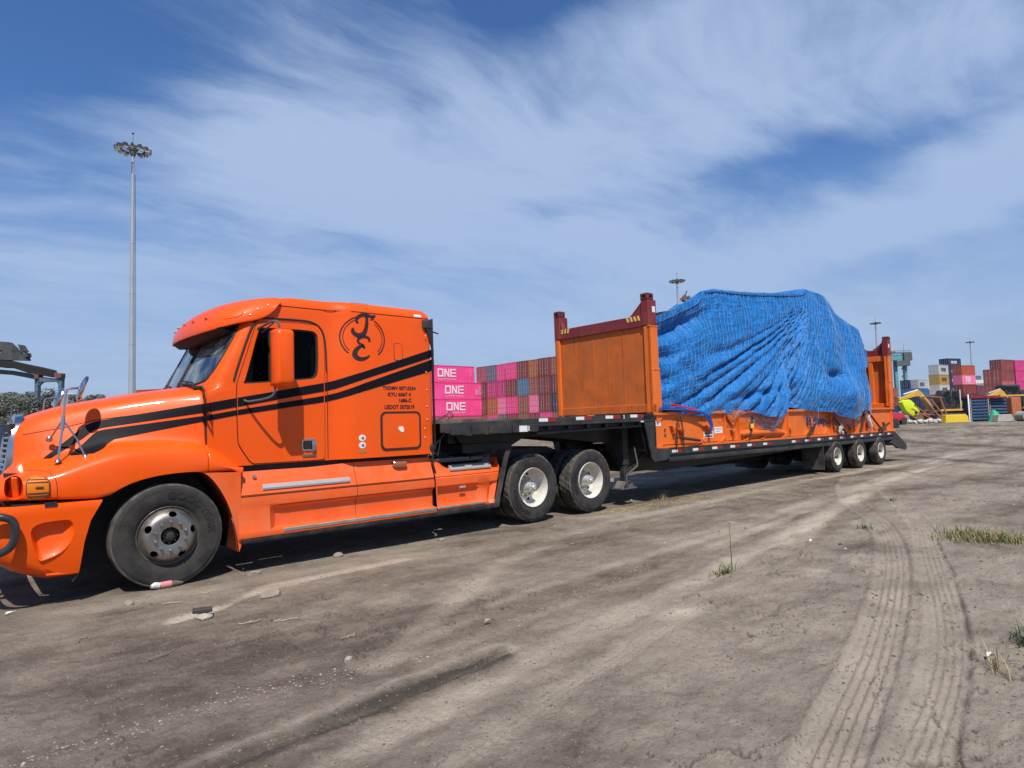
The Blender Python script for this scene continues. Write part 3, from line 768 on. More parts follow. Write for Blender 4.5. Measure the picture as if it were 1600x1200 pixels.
for (y0, y1) in ((-.72, -.10), (.10, .80)):
    b.tube([ws_point(y0, 2.04, .03), ws_point(y0+.05, 2.10, .05), ws_point(y1, 2.16, .03)], .010, 6)
    b.beam(ws_point(y0+.05, 2.075, .045), ws_point(y1+.05, 2.13, .03), .02, .016)
b.box(.34, .42, .80, .94, 2.05, 2.10); b.box(.31, .40, -.9, .9, 2.02, 2.05)
b.build('wiper', [SEAL], T)
# interior
b = MB()
b.loft([[(x, y, z) for y in np.linspace(-.98, .98, 9)] for x, z in ((.45, 2.0), (.52, 2.045), (.62, 2.06), (.78, 2.02), (.84, 1.9), (.84, 1.5))], closed=False)
b.sphere((.62, -.45, 2.03), .17, 12, sc=(1, 1.5, .55)); b.build('dashboard', [INTER], T)
b = MB(); cw = Vector((.93, -.52, 2.03)); ax = Vector((.55, 0, .83)).normalized(); a1 = Vector((0, 1, 0)); a2 = ax.cross(a1)
b.tube([tuple(cw+(a1*math.cos(t)+a2*math.sin(t))*.22) for t in np.linspace(0, 2*PI, 25)[:-1]], .016, 8, closed=True)
for t in (.3, 2.8, 4.7): b.tube([tuple(cw), tuple(cw+(a1*math.cos(t)+a2*math.sin(t))*.22)], .012, 6)
b.tube([tuple(cw), tuple(cw-ax*.3)], .03, 8); b.build('steering_wheel', [SEAL], T)
for sy in (-.52, .52):
    b = MB(); b.box(1.15, 1.62, sy-.26, sy+.26, 1.50, 1.66); b.box(1.52, 1.68, sy-.25, sy+.25, 1.6, 2.38); b.box(1.55, 1.68, sy-.14, sy+.14, 2.38, 2.60)
    b.build('seat', [SEATM], T, bevel=.04, bseg=2)
b = MB(); b.tube([(1.60, -.98, 2.60), (1.50, -.80, 2.22), (1.42, -.68, 2.08)], .014, 6); b.tube([(1.62, -1.0, 2.55), (1.62, -1.0, 2.1)], .02, 6); b.build('seat_belt', [mat('belt', (.32, .32, .31), .7)], T)
b = MB(); b.box(1.72, 1.74, -1.0, -.35, 1.3, 2.9); b.box(1.72, 1.74, .35, 1.0, 1.3, 2.9); b.box(3.1, 3.12, -1, 1, 1.3, 2.9); b.box(1.2, 3.1, -1.02, 1.02, 1.29, 1.31); b.box(.72, 1.7, -.9, .9, 2.815, 2.835); b.build('headliner', [INTER], T, smooth=0)
tv, tf = text2d('8', .14, .008); V = [(.50+.02*v[1]*0+.0, -.30+v[0], 2.12+v[1]) for v in tv]
b = MB(); b.add([(ws_point(-.33+x*1.0, 2.13+z, -.02)[0], -.33+x, 2.13+z) for x, z in tv], tf); b.build('sticker', [WHITE], T, smooth=0)
# --- sun visor
VP = [[(.385, 0, 2.655), (.392, 0, 2.75), (.45, 0, 2.875), (.57, 0, 2.99), (.74, 0, 3.085), (.95, 0, 3.135), (1.20, 0, 3.16)],
      [(.40, .3, 2.657), (.407, .3, 2.75), (.465, .3, 2.872), (.585, .3, 2.988), (.75, .3, 3.08), (.955, .3, 3.13), (1.20, .3, 3.155)],
      [(.44, .6, 2.665), (.447, .6, 2.752), (.50, .59, 2.868), (.61, .58, 2.98), (.77, .57, 3.068), (.96, .56, 3.12), (1.20, .55, 3.15)],
      [(.50, .84, 2.68), (.507, .84, 2.76), (.55, .825, 2.86), (.65, .80, 2.962), (.80, .775, 3.05), (.97, .76, 3.105), (1.20, .75, 3.14)],
      [(.57, .97, 2.70), (.577, .97, 2.77), (.61, .96, 2.858), (.70, .93, 2.95), (.83, .905, 3.03), (.985, .89, 3.09), (1.20, .88, 3.13)],
      [(.68, 1.06, 2.735), (.684, 1.06, 2.79), (.71, 1.055, 2.86), (.78, 1.03, 2.94), (.88, 1.0, 3.01), (1.01, .98, 3.07), (1.20, .97, 3.118)],
      [(.82, 1.105, 2.77), (.824, 1.105, 2.81), (.845, 1.10, 2.87), (.89, 1.085, 2.94), (.96, 1.06, 3.0), (1.06, 1.04, 3.05), (1.20, 1.03, 3.10)],
      [(.95, 1.12, 2.80), (.953, 1.12, 2.835), (.97, 1.117, 2.885), (1.0, 1.105, 2.945), (1.045, 1.085, 2.995), (1.11, 1.068, 3.04), (1.20, 1.06, 3.075)],
      [(1.07, 1.125, 2.87), (1.073, 1.125, 2.89), (1.085, 1.122, 2.92), (1.10, 1.115, 2.955), (1.12, 1.10, 2.99), (1.155, 1.09, 3.02), (1.205, 1.08, 3.045)],
      [(1.145, 1.126, 2.965), (1.148, 1.126, 2.97), (1.155, 1.124, 2.985), (1.16, 1.12, 3.0), (1.175, 1.112, 3.01), (1.19, 1.10, 3.022), (1.212, 1.092, 3.03)]]
rows_ = [[(x, -y, z) for x, y, z in r] for r in reversed(VP)]+VP[1:]
b = MB(); b.loft(rows_, False); vis = b.build('sun_visor', [ORANGE], T, smooth=0)
m_ = vis.modifiers.new('sol', 'SOLIDIFY'); m_.thickness = .018; m_.offset = -1; subsurf(vis, 2); smoothed(vis, 50)
b = MB(); b.loft([[(q_[0], y, q_[1]) for y in np.linspace(-.99, .99, 17) for q_ in [((.40+.17*y*y, 2.668+.04*y*y), (.50+.12*y*y, 2.635+.04*y*y-.05*(1-y*y)), (.60+.09*y*y, 2.60+.07*y*y), (.66+.08*y*y, 2.66+.05*y*y))[k_]]] for k_ in range(4)], False)
b.build('visor_liner', [DARK], vis)
b = MB()
for (y, z) in ((0, 2.66), (.32, 2.66), (-.32, 2.66), (.66, 2.655), (-.66, 2.655)):
    xx = .125+.03*abs(y)**2; 
    b.sphere((.435+.14*y*y, y, 2.855-.02*y*y), .015, 8, sc=(1, 2.0, .7))
b.build('marker_lamp', [AMBER], vis)
b = MB()
vv_ = bvh_of(vis)
for (x, z) in ((.845, 2.85), (.93, 2.925), (1.05, 2.985)):
    hh_ = vv_.ray_cast(Vector((x, -4, z)), Vector((0, 1, 0)))
    if hh_[0] is not None: b.sphere(tuple(hh_[0]), .011, 8)
b.build('rivet', [ALU], vis)
b = MB(); b.tube([tuple(vv_.ray_cast(Vector((x, -4, z)), Vector((0, 1, 0)))[0] or (x, -1, z)) for x, z in ((.60, 2.80), (.66, 2.81), (.72, 2.825), (.76, 2.85), (.785, 2.885))], .008, 8); b.build('embossed_ridge', [ORANGE], vis)
b = MB(); b.box(2.42, 2.62, -.55, -.45, 3.13, 3.17); b.build('roof_lamp', [BLACKM], T, bevel=.01)
b = MB(); b.box(2.15, 2.42, -.98, -.86, 3.115, 3.15); b.build('roof_antenna_mount', [BLACKM], T, bevel=.02)
# --- hood with fenders
def hood_sec(x):
    zc = lerp_tab([(-1.30, 1.45), (-1.26, 1.62), (-1.20, 1.70), (-1.12, 1.76), (-1.0, 1.81), (-.78, 1.885), (-.5, 1.94), (-.2, 2.0), (.1, 2.05), (.385, 2.09)], x)
    yB = lerp_tab([(-1.30, .38), (-1.2, .47), (-1.0, .55), (-.5, .68), (0, .80), (.385, .92)], x)
    zB = zc-lerp_tab([(-1.3, .04), (-1.0, .045), (0, .05), (.385, .06)], x)
    yC = lerp_tab([(-1.30, .50), (-1.2, .58), (-1.0, .66), (-.5, .79), (0, .92), (.385, 1.045)], x)
    zC = lerp_tab([(-1.30, 1.50), (-1.2, 1.562), (-1.03, 1.594), (-.83, 1.632), (-.56, 1.70), (-.13, 1.755), (.385, 1.845)], x)
    zM = zB-.45*(zB-zC)
    yD = lerp_tab([(-1.30, .60), (-1.2, .66), (-1.0, .78), (-.72, .87), (-.45, .93), (0, 1.0), (.385, 1.075)], x)
    zD = lerp_tab([(-1.30, 1.28), (-1.2, 1.30), (-.96, 1.335), (-.85, 1.355), (-.72, 1.37), (-.46, 1.44), (-.1, 1.46), (.385, 1.43), (.58, 1.28), (.70, 1.14)], x)
    yE = lerp_tab([(-1.30, .80), (-1.2, .88), (-1.0, .98), (-.6, 1.04), (.0, 1.08), (.40, 1.10), (.72, 1.12)], x)
    zE = lerp_tab([(-1.38, 1.17), (-1.30, 1.20), (-1.2, 1.23), (-.965, 1.26), (-.652, 1.375), (-.42, 1.435), (-.12, 1.45), (.237, 1.425), (.363, 1.395), (.578, 1.27), (.70, 1.14), (.72, 1.125)], x)
    yF = lerp_tab([(-1.38, .86), (-1.33, 1.0), (-1.27, 1.08), (-1.15, 1.15), (-.9, 1.19), (0, 1.205), (.72, 1.21)], x)
    zF = zE-lerp_tab([(-1.3, .09), (-.6, .10), (.36, .09), (.6, .05), (.72, .008)], x)
    zG = lerp_tab([(-1.38, .99), (-.55, .94), (-.4, 1.0), (.3, 1.118), (.72, 1.112)], x)
    yG = yF+.012
    if x > .39: zc = min(zc, 1.9); yB = .7; zB = 1.85; yC = .85; zC = 1.6; zM = 1.7; yD = 1.06
    return [(x, 0, zc), (x, yB*.5, zc-.012), (x, yB, zB), (x, (yB*.45+yC*.55)+.012, zM), (x, yC, zC+.006), (x, yC+.004, zC-.006), (x, yC*.6+yD*.4, zC*.62+zD*.38), (x, yC*.18+yD*.82, zC*.15+zD*.85), (x, yD+.02, zD), (x, yE, zE), (x, yF-.02, zF+.03), (x, yF+.006, zF-.05), (x, yG, (zF+zG)/2-.02), (x, yG-.004, zG+.04), (x, yG-.012, zG), (x, yG-.08, zG-.0)]
xs = [-1.30, -1.27, -1.20, -1.10, -1.0, -.85, -.72, -.58, -.45, -.3, -.15, 0, .12, .24, .33, .375]
b = MB()
def full(sec): return [(p[0], -p[1], p[2]) for p in reversed(sec)]+[p for p in sec[1:]]
R_ = [full(hood_sec(x)) for x in xs]
# front nose: pull fender fronts forward, grille zone back
def bend(p):
    x, y, z = p; ay = abs(y)
    if x < -1.0:
        k = (-1.0-x)/.30
        wq = min(1, max(0, (ay-.60)/.25)); x = -1.205+(x+1.205)*(.12+.88*wq) if x < -1.205 else x
        if z < 1.30 and ay > .55: x -= .07*k*min(1, (1.30-z)/.12)*max(0, 1-((ay-.85)/.36)**2)
    return (x, y, z)
R_ = [[bend(p) for p in r] for r in R_]
b.loft(R_, False)
hood = b.build('hood', [ORANGE], T, smooth=0); 
# rear wing of the fender beyond the bonnet gap
b = MB()
for sgn in (-1, 1):
    W_ = []
    for x in (.375, .42, .50, .58, .65, .70, .72):
        s_ = hood_sec(max(x, .395))
        s_ = s_[8:]; W_.append([(x, sgn*p[1], p[2]) for p in s_])
    b.loft(W_, False)
fw_ = b.build('fender_tip', [ORANGE], T, smooth=0)
for o in (hood, fw_):
    m_ = o.modifiers.new('sol', 'SOLIDIFY'); m_.thickness = .02; m_.offset = -1
    subsurf(o, 2)
arch = smooth_poly([(-.80, .2), (-.749, .263), (-.735, .365), (-.712, .557), (-.663, .75), (-.588, .898), (-.55, .93), (-.458, 1.010), (-.297, 1.085), (-.07, 1.130), (.206, 1.141), (.33, 1.123), (.44, 1.00), (.54, .82), (.604, .636), (.655, .40), (.669, .25)], 2, False)
for o in (hood,):
    c = MB(); c.prism(arch, -1.5, -.62); c2 = MB(); c2.prism(arch, .62, 1.5)
    boolcut(o, [c.build('cut', smooth=0), c2.build('cut', smooth=0)])
smoothed(hood, 32); smoothed(fw_, 32)
b = MB()   # dark inner arch liners
for sgn in (-1, 1):
    P = [(x, z) for x, z in arch]
    b.loft([[(x, sgn*yy, z) for x, z in P] for yy in (1.17, .60)], False)
    b.prism(P, sgn*.60, sgn*.595)
b.build('wheel_arch_liner', [BLACKM], T)
# bonnet seam lines
b = MB()
hv = bvh_of(hood, fw_, cab)
def onside(x, z, off=.002):
    h_ = hv.ray_cast(Vector((x, -4, z)), Vector((0, 1, 0)))
    return tuple(h_[0]+Vector((0, -off, 0))) if h_[0] is not None else (x, -1.1, z)
b.tube([onside(x, z, .0) for x, z in resample([(-1.20, 1.560), (-1.03, 1.592), (-.83, 1.630), (-.58, 1.698), (-.13, 1.754), (.37, 1.845)], .08)], .0045, 5)
b.build('bonnet_seam', [SEAL], hood)
b = MB(); b.box(.374, .3875, -1.06, 1.06, 1.40, 1.9); b.tube([(.384, -.9, 2.045), (.384, -1.0, 2.0), (.384, -1.055, 1.86), (.384, -1.088, 1.44)], .010, 6); b.build('bonnet_gap', [SEAL], T, smooth=0)
# hood/cab black step in the side
# bonnet headlamp pods: marker lamp, headlamp recess
b = MB(); P = rrect(-1.150, -.985, .985, 1.185, .065)
V, F = decal_from([(x, z) for x, z in P], [tuple(range(len(P)))], hv, .012, grid=.03)
b.add(V, F)
V2 = [(x, y+.02, z) for x, y, z in V]
mk = b.build('turn_signal', [AMBER], hood)
b = MB()
for z in (1.015, 1.04, 1.135, 1.16):
    b.tube([onside(x, z, .016) for x in np.linspace(-1.14, -.995, 5)], .005, 5)
b.tube([(x, y-.001, z) for x, y, z in [onside(x, z, .012) for x, z in P]], .006, 5, closed=True)
b.tube([onside(x, 1.09, .018) for x in (-1.085, -1.03)], .010, 6)
b.build('lens_rib', [mat('dark_amber', (.13, .035, .008), .7)], mk)
b = MB(); P = smooth_poly([(-1.15, 1.24), (-1.02, 1.235), (-.95, 1.19), (-.925, 1.10), (-.925, .945)], 2, False)
b.tube([onside(x, z, .0) for x, z in P], .0035, 5); b.build('pod_seam', [SEAL], hood)
# headlamp: recessed orange well with lens
hp = smooth_poly([(-1.305, 1.02), (-1.30, 1.17), (-1.25, 1.205), (-1.19, 1.195), (-1.168, 1.12), (-1.175, 1.01), (-1.23, .985)], 2)
for sgn in (-1, 1):
    c = MB(); c.prism([(x, z) for x, z in hp], sgn*1.5, sgn*.98)
    boolcut(hood, [c.build('cut', smooth=0)])
    b = MB(); k_ = len(hp); b.loft([[(x, sgn*1.10, z) for x, z in hp], [(-1.23+(x+1.23)*.8, sgn*.98, 1.1+(z-1.1)*.85) for x, z in hp]], True, False, True); hl = b.build('headlamp_well', [ORANGE], T)
    b = MB(); b.sphere((-1.30, sgn*.93, 1.09), .10, 14, sc=(.5, 1.1, .9)); b.build('headlamp', [glass('lamp_lens', (.8, .8, .8))], hl)
    b = MB(); b.beam((-1.235, sgn*1.10, 1.19), (-1.215, sgn*1.05, 1.0), .05, .02); b.build('lamp_fin', [ORANGE], hl, bevel=.006)
smoothed(hood, 32)
# grille
gs = [(-.50, 1.16), (-.52, 1.40), (-.47, 1.60), (-.36, 1.70), (0, 1.74), (.36, 1.70), (.47, 1.60), (.52, 1.40), (.50, 1.16)]
G_ = smooth_poly(gs, 2, False)
b = MB()
def gx(z): return lerp_tab([(1.0, -1.33), (1.2, -1.300), (1.5, -1.255), (1.62, -1.232), (1.75, -1.17)], z)
b.loft([[(gx(z)+o_[0]+.10*y*y, y*o_[1], 1.16+(z-1.16)*o_[1]) for y, z in G_] for o_ in ((.06, 1.10), (-.005, 1.08), (-.022, 1.02), (-.012, .92), (.03, .90))], False)
gr = b.build('grille', [CHROME], T)
for i in range(9):
    z = 1.18+i*.052; hw = .46 if z < 1.5 else .40
    b = MB(); b.loft([[(gx(z)+.10*y*y+dx, y, z+dz_) for dx, dz_ in ((-.012, 0), (.0, .011), (.03, .012), (.03, -.012), (.0, -.011))] for y in np.linspace(-hw, hw, 9)], True, True, True); b.build('grille_bar', [CHROME], gr)
b = MB(); b.box(-1.24, -1.20, -.5, .5, 1.0, 1.68); b.build('grille_mesh', [DARK], gr, smooth=0)
b = MB(); b.lathe([(0, 0), (.055, .0), (.06, .012)], 24, (gx(1.66)-.02, 0, 1.66), axis='x'); b.build('emblem', [CHROME], gr)
b = MB(); b.box(-1.30, -1.1, -.95, .95, .93, 1.22); b.build('front_core', [BLACKM], T, smooth=0)
# bumper (wrap-round) built as plan rings
def bump_ring(z, ins=0.):
    P = []
    back = lerp_tab([(.262, -.752), (.365, -.738), (.557, -.715), (.75, -.668), (.88, -.600), (.93, -.575)], z)
    fx = lerp_tab([(.262, -1.10), (.35, -1.28), (.45, -1.40), (.60, -1.46), (.93, -1.44), (.95, -1.43)], z)-0.
    hw = lerp_tab([(.262, 1.16), (.40, 1.19), (.6, 1.21), (.93, 1.225)], z)-ins
    P.append((back, hw))
    for x in (-.80, -.90, -1.0): P.append((min(x, back-.02), hw))
    r = .26
    cxx = max(fx+r, -1.2)
    for i in range(7):
        a = (PI/2)*i/6; P.append((cxx-(cxx-fx-.03)*math.sin(a), hw-.22+.22*math.cos(a)))
    for y in (.7, .4, 0): P.append((fx-.02+.03*(y/1.0)**2*1.2, y))
    return [(x, -y, z) for x, y in P]+[(x, y, z) for x, y in reversed(P[:-1])]
b = MB(); b.loft([bump_ring(z, i_) for z, i_ in ((.262, .02), (.275, .0), (.35, 0), (.45, 0), (.55, 0), (.65, 0), (.75, 0), (.84, 0), (.90, -.002), (.922, .004), (.932, .03), (.93, .12))], False)
bmp = b.build('bumper', [ORANGE], T, smooth=0)
m_ = bmp.modifiers.new('sol', 'SOLIDIFY'); m_.thickness = .02; m_.offset = -1; evalmesh(bmp)
# scooped fog lamp recess
sc_ = smooth_poly([(-1.13, .765), (-.86, .785), (-.81, .76), (-.79, .68), (-.82, .56), (-.90, .475), (-1.02, .435), (-1.06, .435), (-1.10, .58)], 2)
for sgn in (-1, 1):
    c = MB(); c.prism(sc_, sgn*1.4, sgn*1.09); boolcut(bmp, [c.build('cut', smooth=0)])
smoothed(bmp, 35)
for sgn in (-1, 1):
    b = MB(); inn = [(-.98+(x+.98)*.70-.02, .65+(z-.65)*.66+.035) for x, z in sc_]
    b.loft([[(x, sgn*1.208, z) for x, z in sc_], [(-.98+(x+.98)*.93, sgn*1.19, .65+(z-.65)*.93+.004) for x, z in sc_], [(x, sgn*1.15, z) for x, z in inn]], True, False, True); b.build('scoop', [ORANGE], bmp)
b = MB(); b.box(-1.02, -.93, -1.235, -1.19, .915, .95); b.box(-1.25, -.6, -1.15, -1.0, .93, .945); b.build('bumper_gap', [DARK], bmp, smooth=0)
# tubular guard in front of the bumper
b = MB()
for sgn in (-1, 1):
    pth = smooth_poly([(-1.52, sgn*.55, .87), (-1.50, sgn*1.05, .87), (-1.44, sgn*1.22, .87), (-1.33, sgn*1.27, .865), (-1.245, sgn*1.28, .83), (-1.225, sgn*1.28, .72), (-1.25, sgn*1.275, .60), (-1.33, sgn*1.26, .545), (-1.44, sgn*1.2, .54), (-1.50, sgn*1.05, .54), (-1.52, sgn*.55, .54)], 2, False)
    b.tube(pth, .034, 12)
b.tube([(-1.52, -.56, .89), (-1.54, 0, .89), (-1.52, .56, .89)], .034, 12); b.tube([(-1.52, -.56, .555), (-1.54, 0, .555), (-1.52, .56, .555)], .034, 12)
for y in (-.55, 0, .55): b.tube([(-1.53, y, .89), (-1.55, y, 1.15)], .028, 10); b.tube([(-1.53, y, .89), (-1.53, y, .555)], .028, 10)
b.tube([(-1.55, -.56, 1.15), (-1.56, 0, 1.15), (-1.55, .56, 1.15)], .030, 10)
for y in (-.7, .7): b.box(-1.5, -1.38, y-.04, y+.04, .6, .85)
b.build('bull_bar', [mat('dark_tube_paint', (.035, .036, .038), .28, .3, coat=.5)], T)
# --- hood mirrors (bright tube tripods with round mirrors)
def hood_mirror(sgn):
    y0 = .93
    if sgn < 0: A = (-.907, 1.325); Bq = (-.690, 1.345)
    def P(x, y, z): return (x, sgn*y, z)
    b = MB()
    b.tube([P(-.905, 1.0, 1.30), P(-.872, .97, 1.60), P(-.845, .95, 1.93), P(-.838, .95, 1.985), P(-.82, .95, 2.0), P(-.72, .93, 2.012)], .0105, 10)
    b.tube([P(-.69, 1.02, 1.34), P(-.76, .99, 1.52), P(-.866, .965, 1.70)], .009, 10)
    b.tube([P(-.866, .965, 1.70), P(-.905, .90, 1.62), P(-.945, .80, 1.53)], .009, 10)
    b.tube([P(-.872, .968, 1.60), P(-.862, .962, 1.74)], .017, 10)
    for q in (P(-.905, 1.0, 1.30), P(-.69, 1.02, 1.335)): b.lathe([(0, .03), (.018, .03), (.024, .012), (.034, 0), (0, 0)], 14, q, axis='z')
    b.sphere(P(-.955, .80, 1.52), .030, 10)
    e = b.build('hood_mirror_arm', [CHROME], T)
    b = MB(); c = Vector(P(-.72, .93, 1.985)); 
    b.lathe([(0, .0), (.115, .0), (.125, .006), (.13, .018), (.122, .03), (.09, .042), (.03, .05), (0, .051)], 30, axis='x')
    Mx = Matrix.Translation(Vector(P(-.69, .93, 2.0)))@Matrix.Rotation(math.radians(18), 4, 'Y')@Matrix.Rotation(math.radians(-6 if sgn < 0 else 8), 4, 'Z')
    b.v = [tuple(Mx @ Vector((-v[0], v[1]*.85, v[2]))) for v in b.v]
    b.build('hood_mirror', [CHROME], e)
for sgn in (-1, 1): hood_mirror(sgn)
# --- door mirrors
for sgn in (-1, 1):
    def P(x, y, z): return (x, sgn*y, z)
    b = MB(); pl = rrect(-.115, .115, -.325, .325, .05, 5)
    rings = [[(x*s_+ox, t, z*s_z) for x, z in pl] for t, s_, s_z, ox in ((.0, .93, .975, 0), (.012, .99, .995, 0), (.06, 1, 1, 0), (.12, .93, .98, .0), (.155, .80, .93, 0), (.172, .60, .82, 0))]
    b.loft(rings, True, True, True)
    Mx = Matrix.Translation(Vector(P(1.075, 1.46, 2.335)))@Matrix.Rotation(sgn*math.radians(-18 if sgn < 0 else -18), 4, 'Z')
    # mirror glass faces rearwards: rotate box so its shell faces forward/outboard
    Rz = Matrix.Rotation(math.radians(180), 4, 'Z') if sgn < 0 else Matrix.Identity(4)
    b.v = [tuple(Matrix.Translation(Vector(P(1.075, 1.38, 2.335)))@Vector((v[0], (-v[1] if sgn < 0 else v[1]), v[2]))) for v in b.v]
    mm = b.build('door_mirror', [ORANGE], T, smooth=50)
    b = MB(); b.box(.965, 1.185, sgn*1.372 if sgn > 0 else -1.378, sgn*1.378 if sgn > 0 else -1.372, 2.03, 2.64); b.build('mirror_glass', [CHROME], mm, smooth=0)
    b = MB(); b.box(1.170, 1.186, sgn*1.40-.004, sgn*1.40+.004, 2.3, 2.55); b.build('scuff', [SEAL], mm, smooth=0) if sgn > 5 else None
    b = MB()
    b.tube(smooth_poly([P(.77, 1.10, 1.89), P(.785, 1.14, 1.865), P(.82, 1.22, 1.865), P(.93, 1.38, 1.89), P(.985, 1.42, 1.925), P(1.0, 1.43, 2.03)], 2, False), .0135, 9)
    b.tube(smooth_poly([P(.93, 1.08, 2.70), P(.96, 1.16, 2.72), P(.99, 1.36, 2.755), P(1.04, 1.43, 2.745), P(1.045, 1.43, 2.64)], 2, False), .0135, 9)
    b.tube([P(.98, 1.08, 2.66), P(1.0, 1.2, 2.70), P(1.02, 1.34, 2.745)], .009, 8)
    b.lathe([(0, 0), (.02, .0), (.024, .02), (0, .02)], 12, P(.77, 1.095 if sgn > 0 else 1.115, 1.89)); b.build('mirror_arm', [GREYM], mm)
# --- door handle, keyhole trim
def sideplate(name, P, off, th, m, parent, **k): return plate(name, P, None, off, th, m, parent, bvh=None, **k)
hd = sideplate('door_handle', rrect(1.425, 1.600, 1.285, 1.425, .03), .020, .012, CHROME, T)
b = MB(); b.prism(rrect(1.445, 1.53, 1.305, 1.405, .02), -1.136, -1.130); b.build('handle_cup', [DARK], hd)
b = MB(); b.box(1.535, 1.585, -1.15, -1.13, 1.30, 1.41); b.build('handle_paddle', [CHROME], hd, bevel=.008, bseg=2)
sideplate('handle_trim', rrect(1.43, 1.60, 1.218, 1.243, .01), .022, .015, GREYM, T)
# --- sleeper luggage door, vent, stickers, fairing extender
ld = rrect(2.42, 3.025, 1.235, 1.735, .075)
lo = sideplate('luggage_door', rrect(2.45, 2.995, 1.265, 1.705, .055), .010, .012, ORANGE, T)
plate('luggage_door_seal', ld, rrect(2.447, 2.998, 1.262, 1.708, .057), .007, .010, SEAL, lo)
sideplate('latch_sticker', smooth_poly([(2.66, 1.535), (2.755, 1.545), (2.76, 1.46), (2.70, 1.475)], 1), .0125, .001, WHITE, lo)
plate('vent_panel', rrect(2.645, 2.775, 2.40, 2.63, .035), rrect(2.652, 2.768, 2.407, 2.623, .03), .003, .004, SEAL, T)
sideplate('vent_cover', rrect(2.652, 2.768, 2.407, 2.623, .03), .0035, .004, ORANGE, T)
for i, (zc_, m_) in enumerate(((1.412, WHITE), (1.322, WHITE))):
    st = sideplate('round_sticker', [(2.162+.048*math.cos(a), zc_+.040*math.sin(a)) for a in np.linspace(0, 2*PI, 20)[:-1]], .003, .002, m_, T)
    sideplate('sticker_print', [(2.17+.022*math.cos(a), zc_-.004+.018*math.sin(a)) for a in np.linspace(0, 2*PI, 8)[:-1]], .0045, .001, mat('blue_print', (.08, .13, .3), .5), st)
sideplate('worn_sticker', rrect(2.11, 2.22, 1.225, 1.268, .01), .003, .002, mat('ochre_sticker', (.45, .17, .02), .6), T)
b = MB(); b.loft([[(x, -1.203+o_, z) for x, z in ((3.13, 2.955), (3.255, 3.0), (3.262, 1.25), (3.245, 1.2), (3.235, 2.6), (3.15, 2.85))] for o_ in (0.0, .03)], True, True, True)
b.build('side_extender', [mat('black_flap', (.02, .018, .02), .5)], T, smooth=0)
b = MB(); b.box(3.10, 3.245, -1.21, -1.10, 2.86, 2.97); b.tube([(3.25, -1.16, 2.83), (3.36, -1.18, 2.80)], .012, 6); b.build('extender_lamp', [BLACKM], T, bevel=.02)
b = MB()
for z in (2.75, 2.26, 2.02, 1.80, 1.62, 1.50, 1.38): b.lathe([(0, -.008), (.007, -.007), (.011, -.002), (.012, .0)], 10, (3.13 if z > 1.55 else 3.09, -1.203, z))
b.build('rivet', [SILVER], T)
b = MB(); b.box(2.98, 3.10, -1.17, -1.12, 2.995, 3.04); b.build('clearance_lamp', [WHITE], T, bevel=.01)
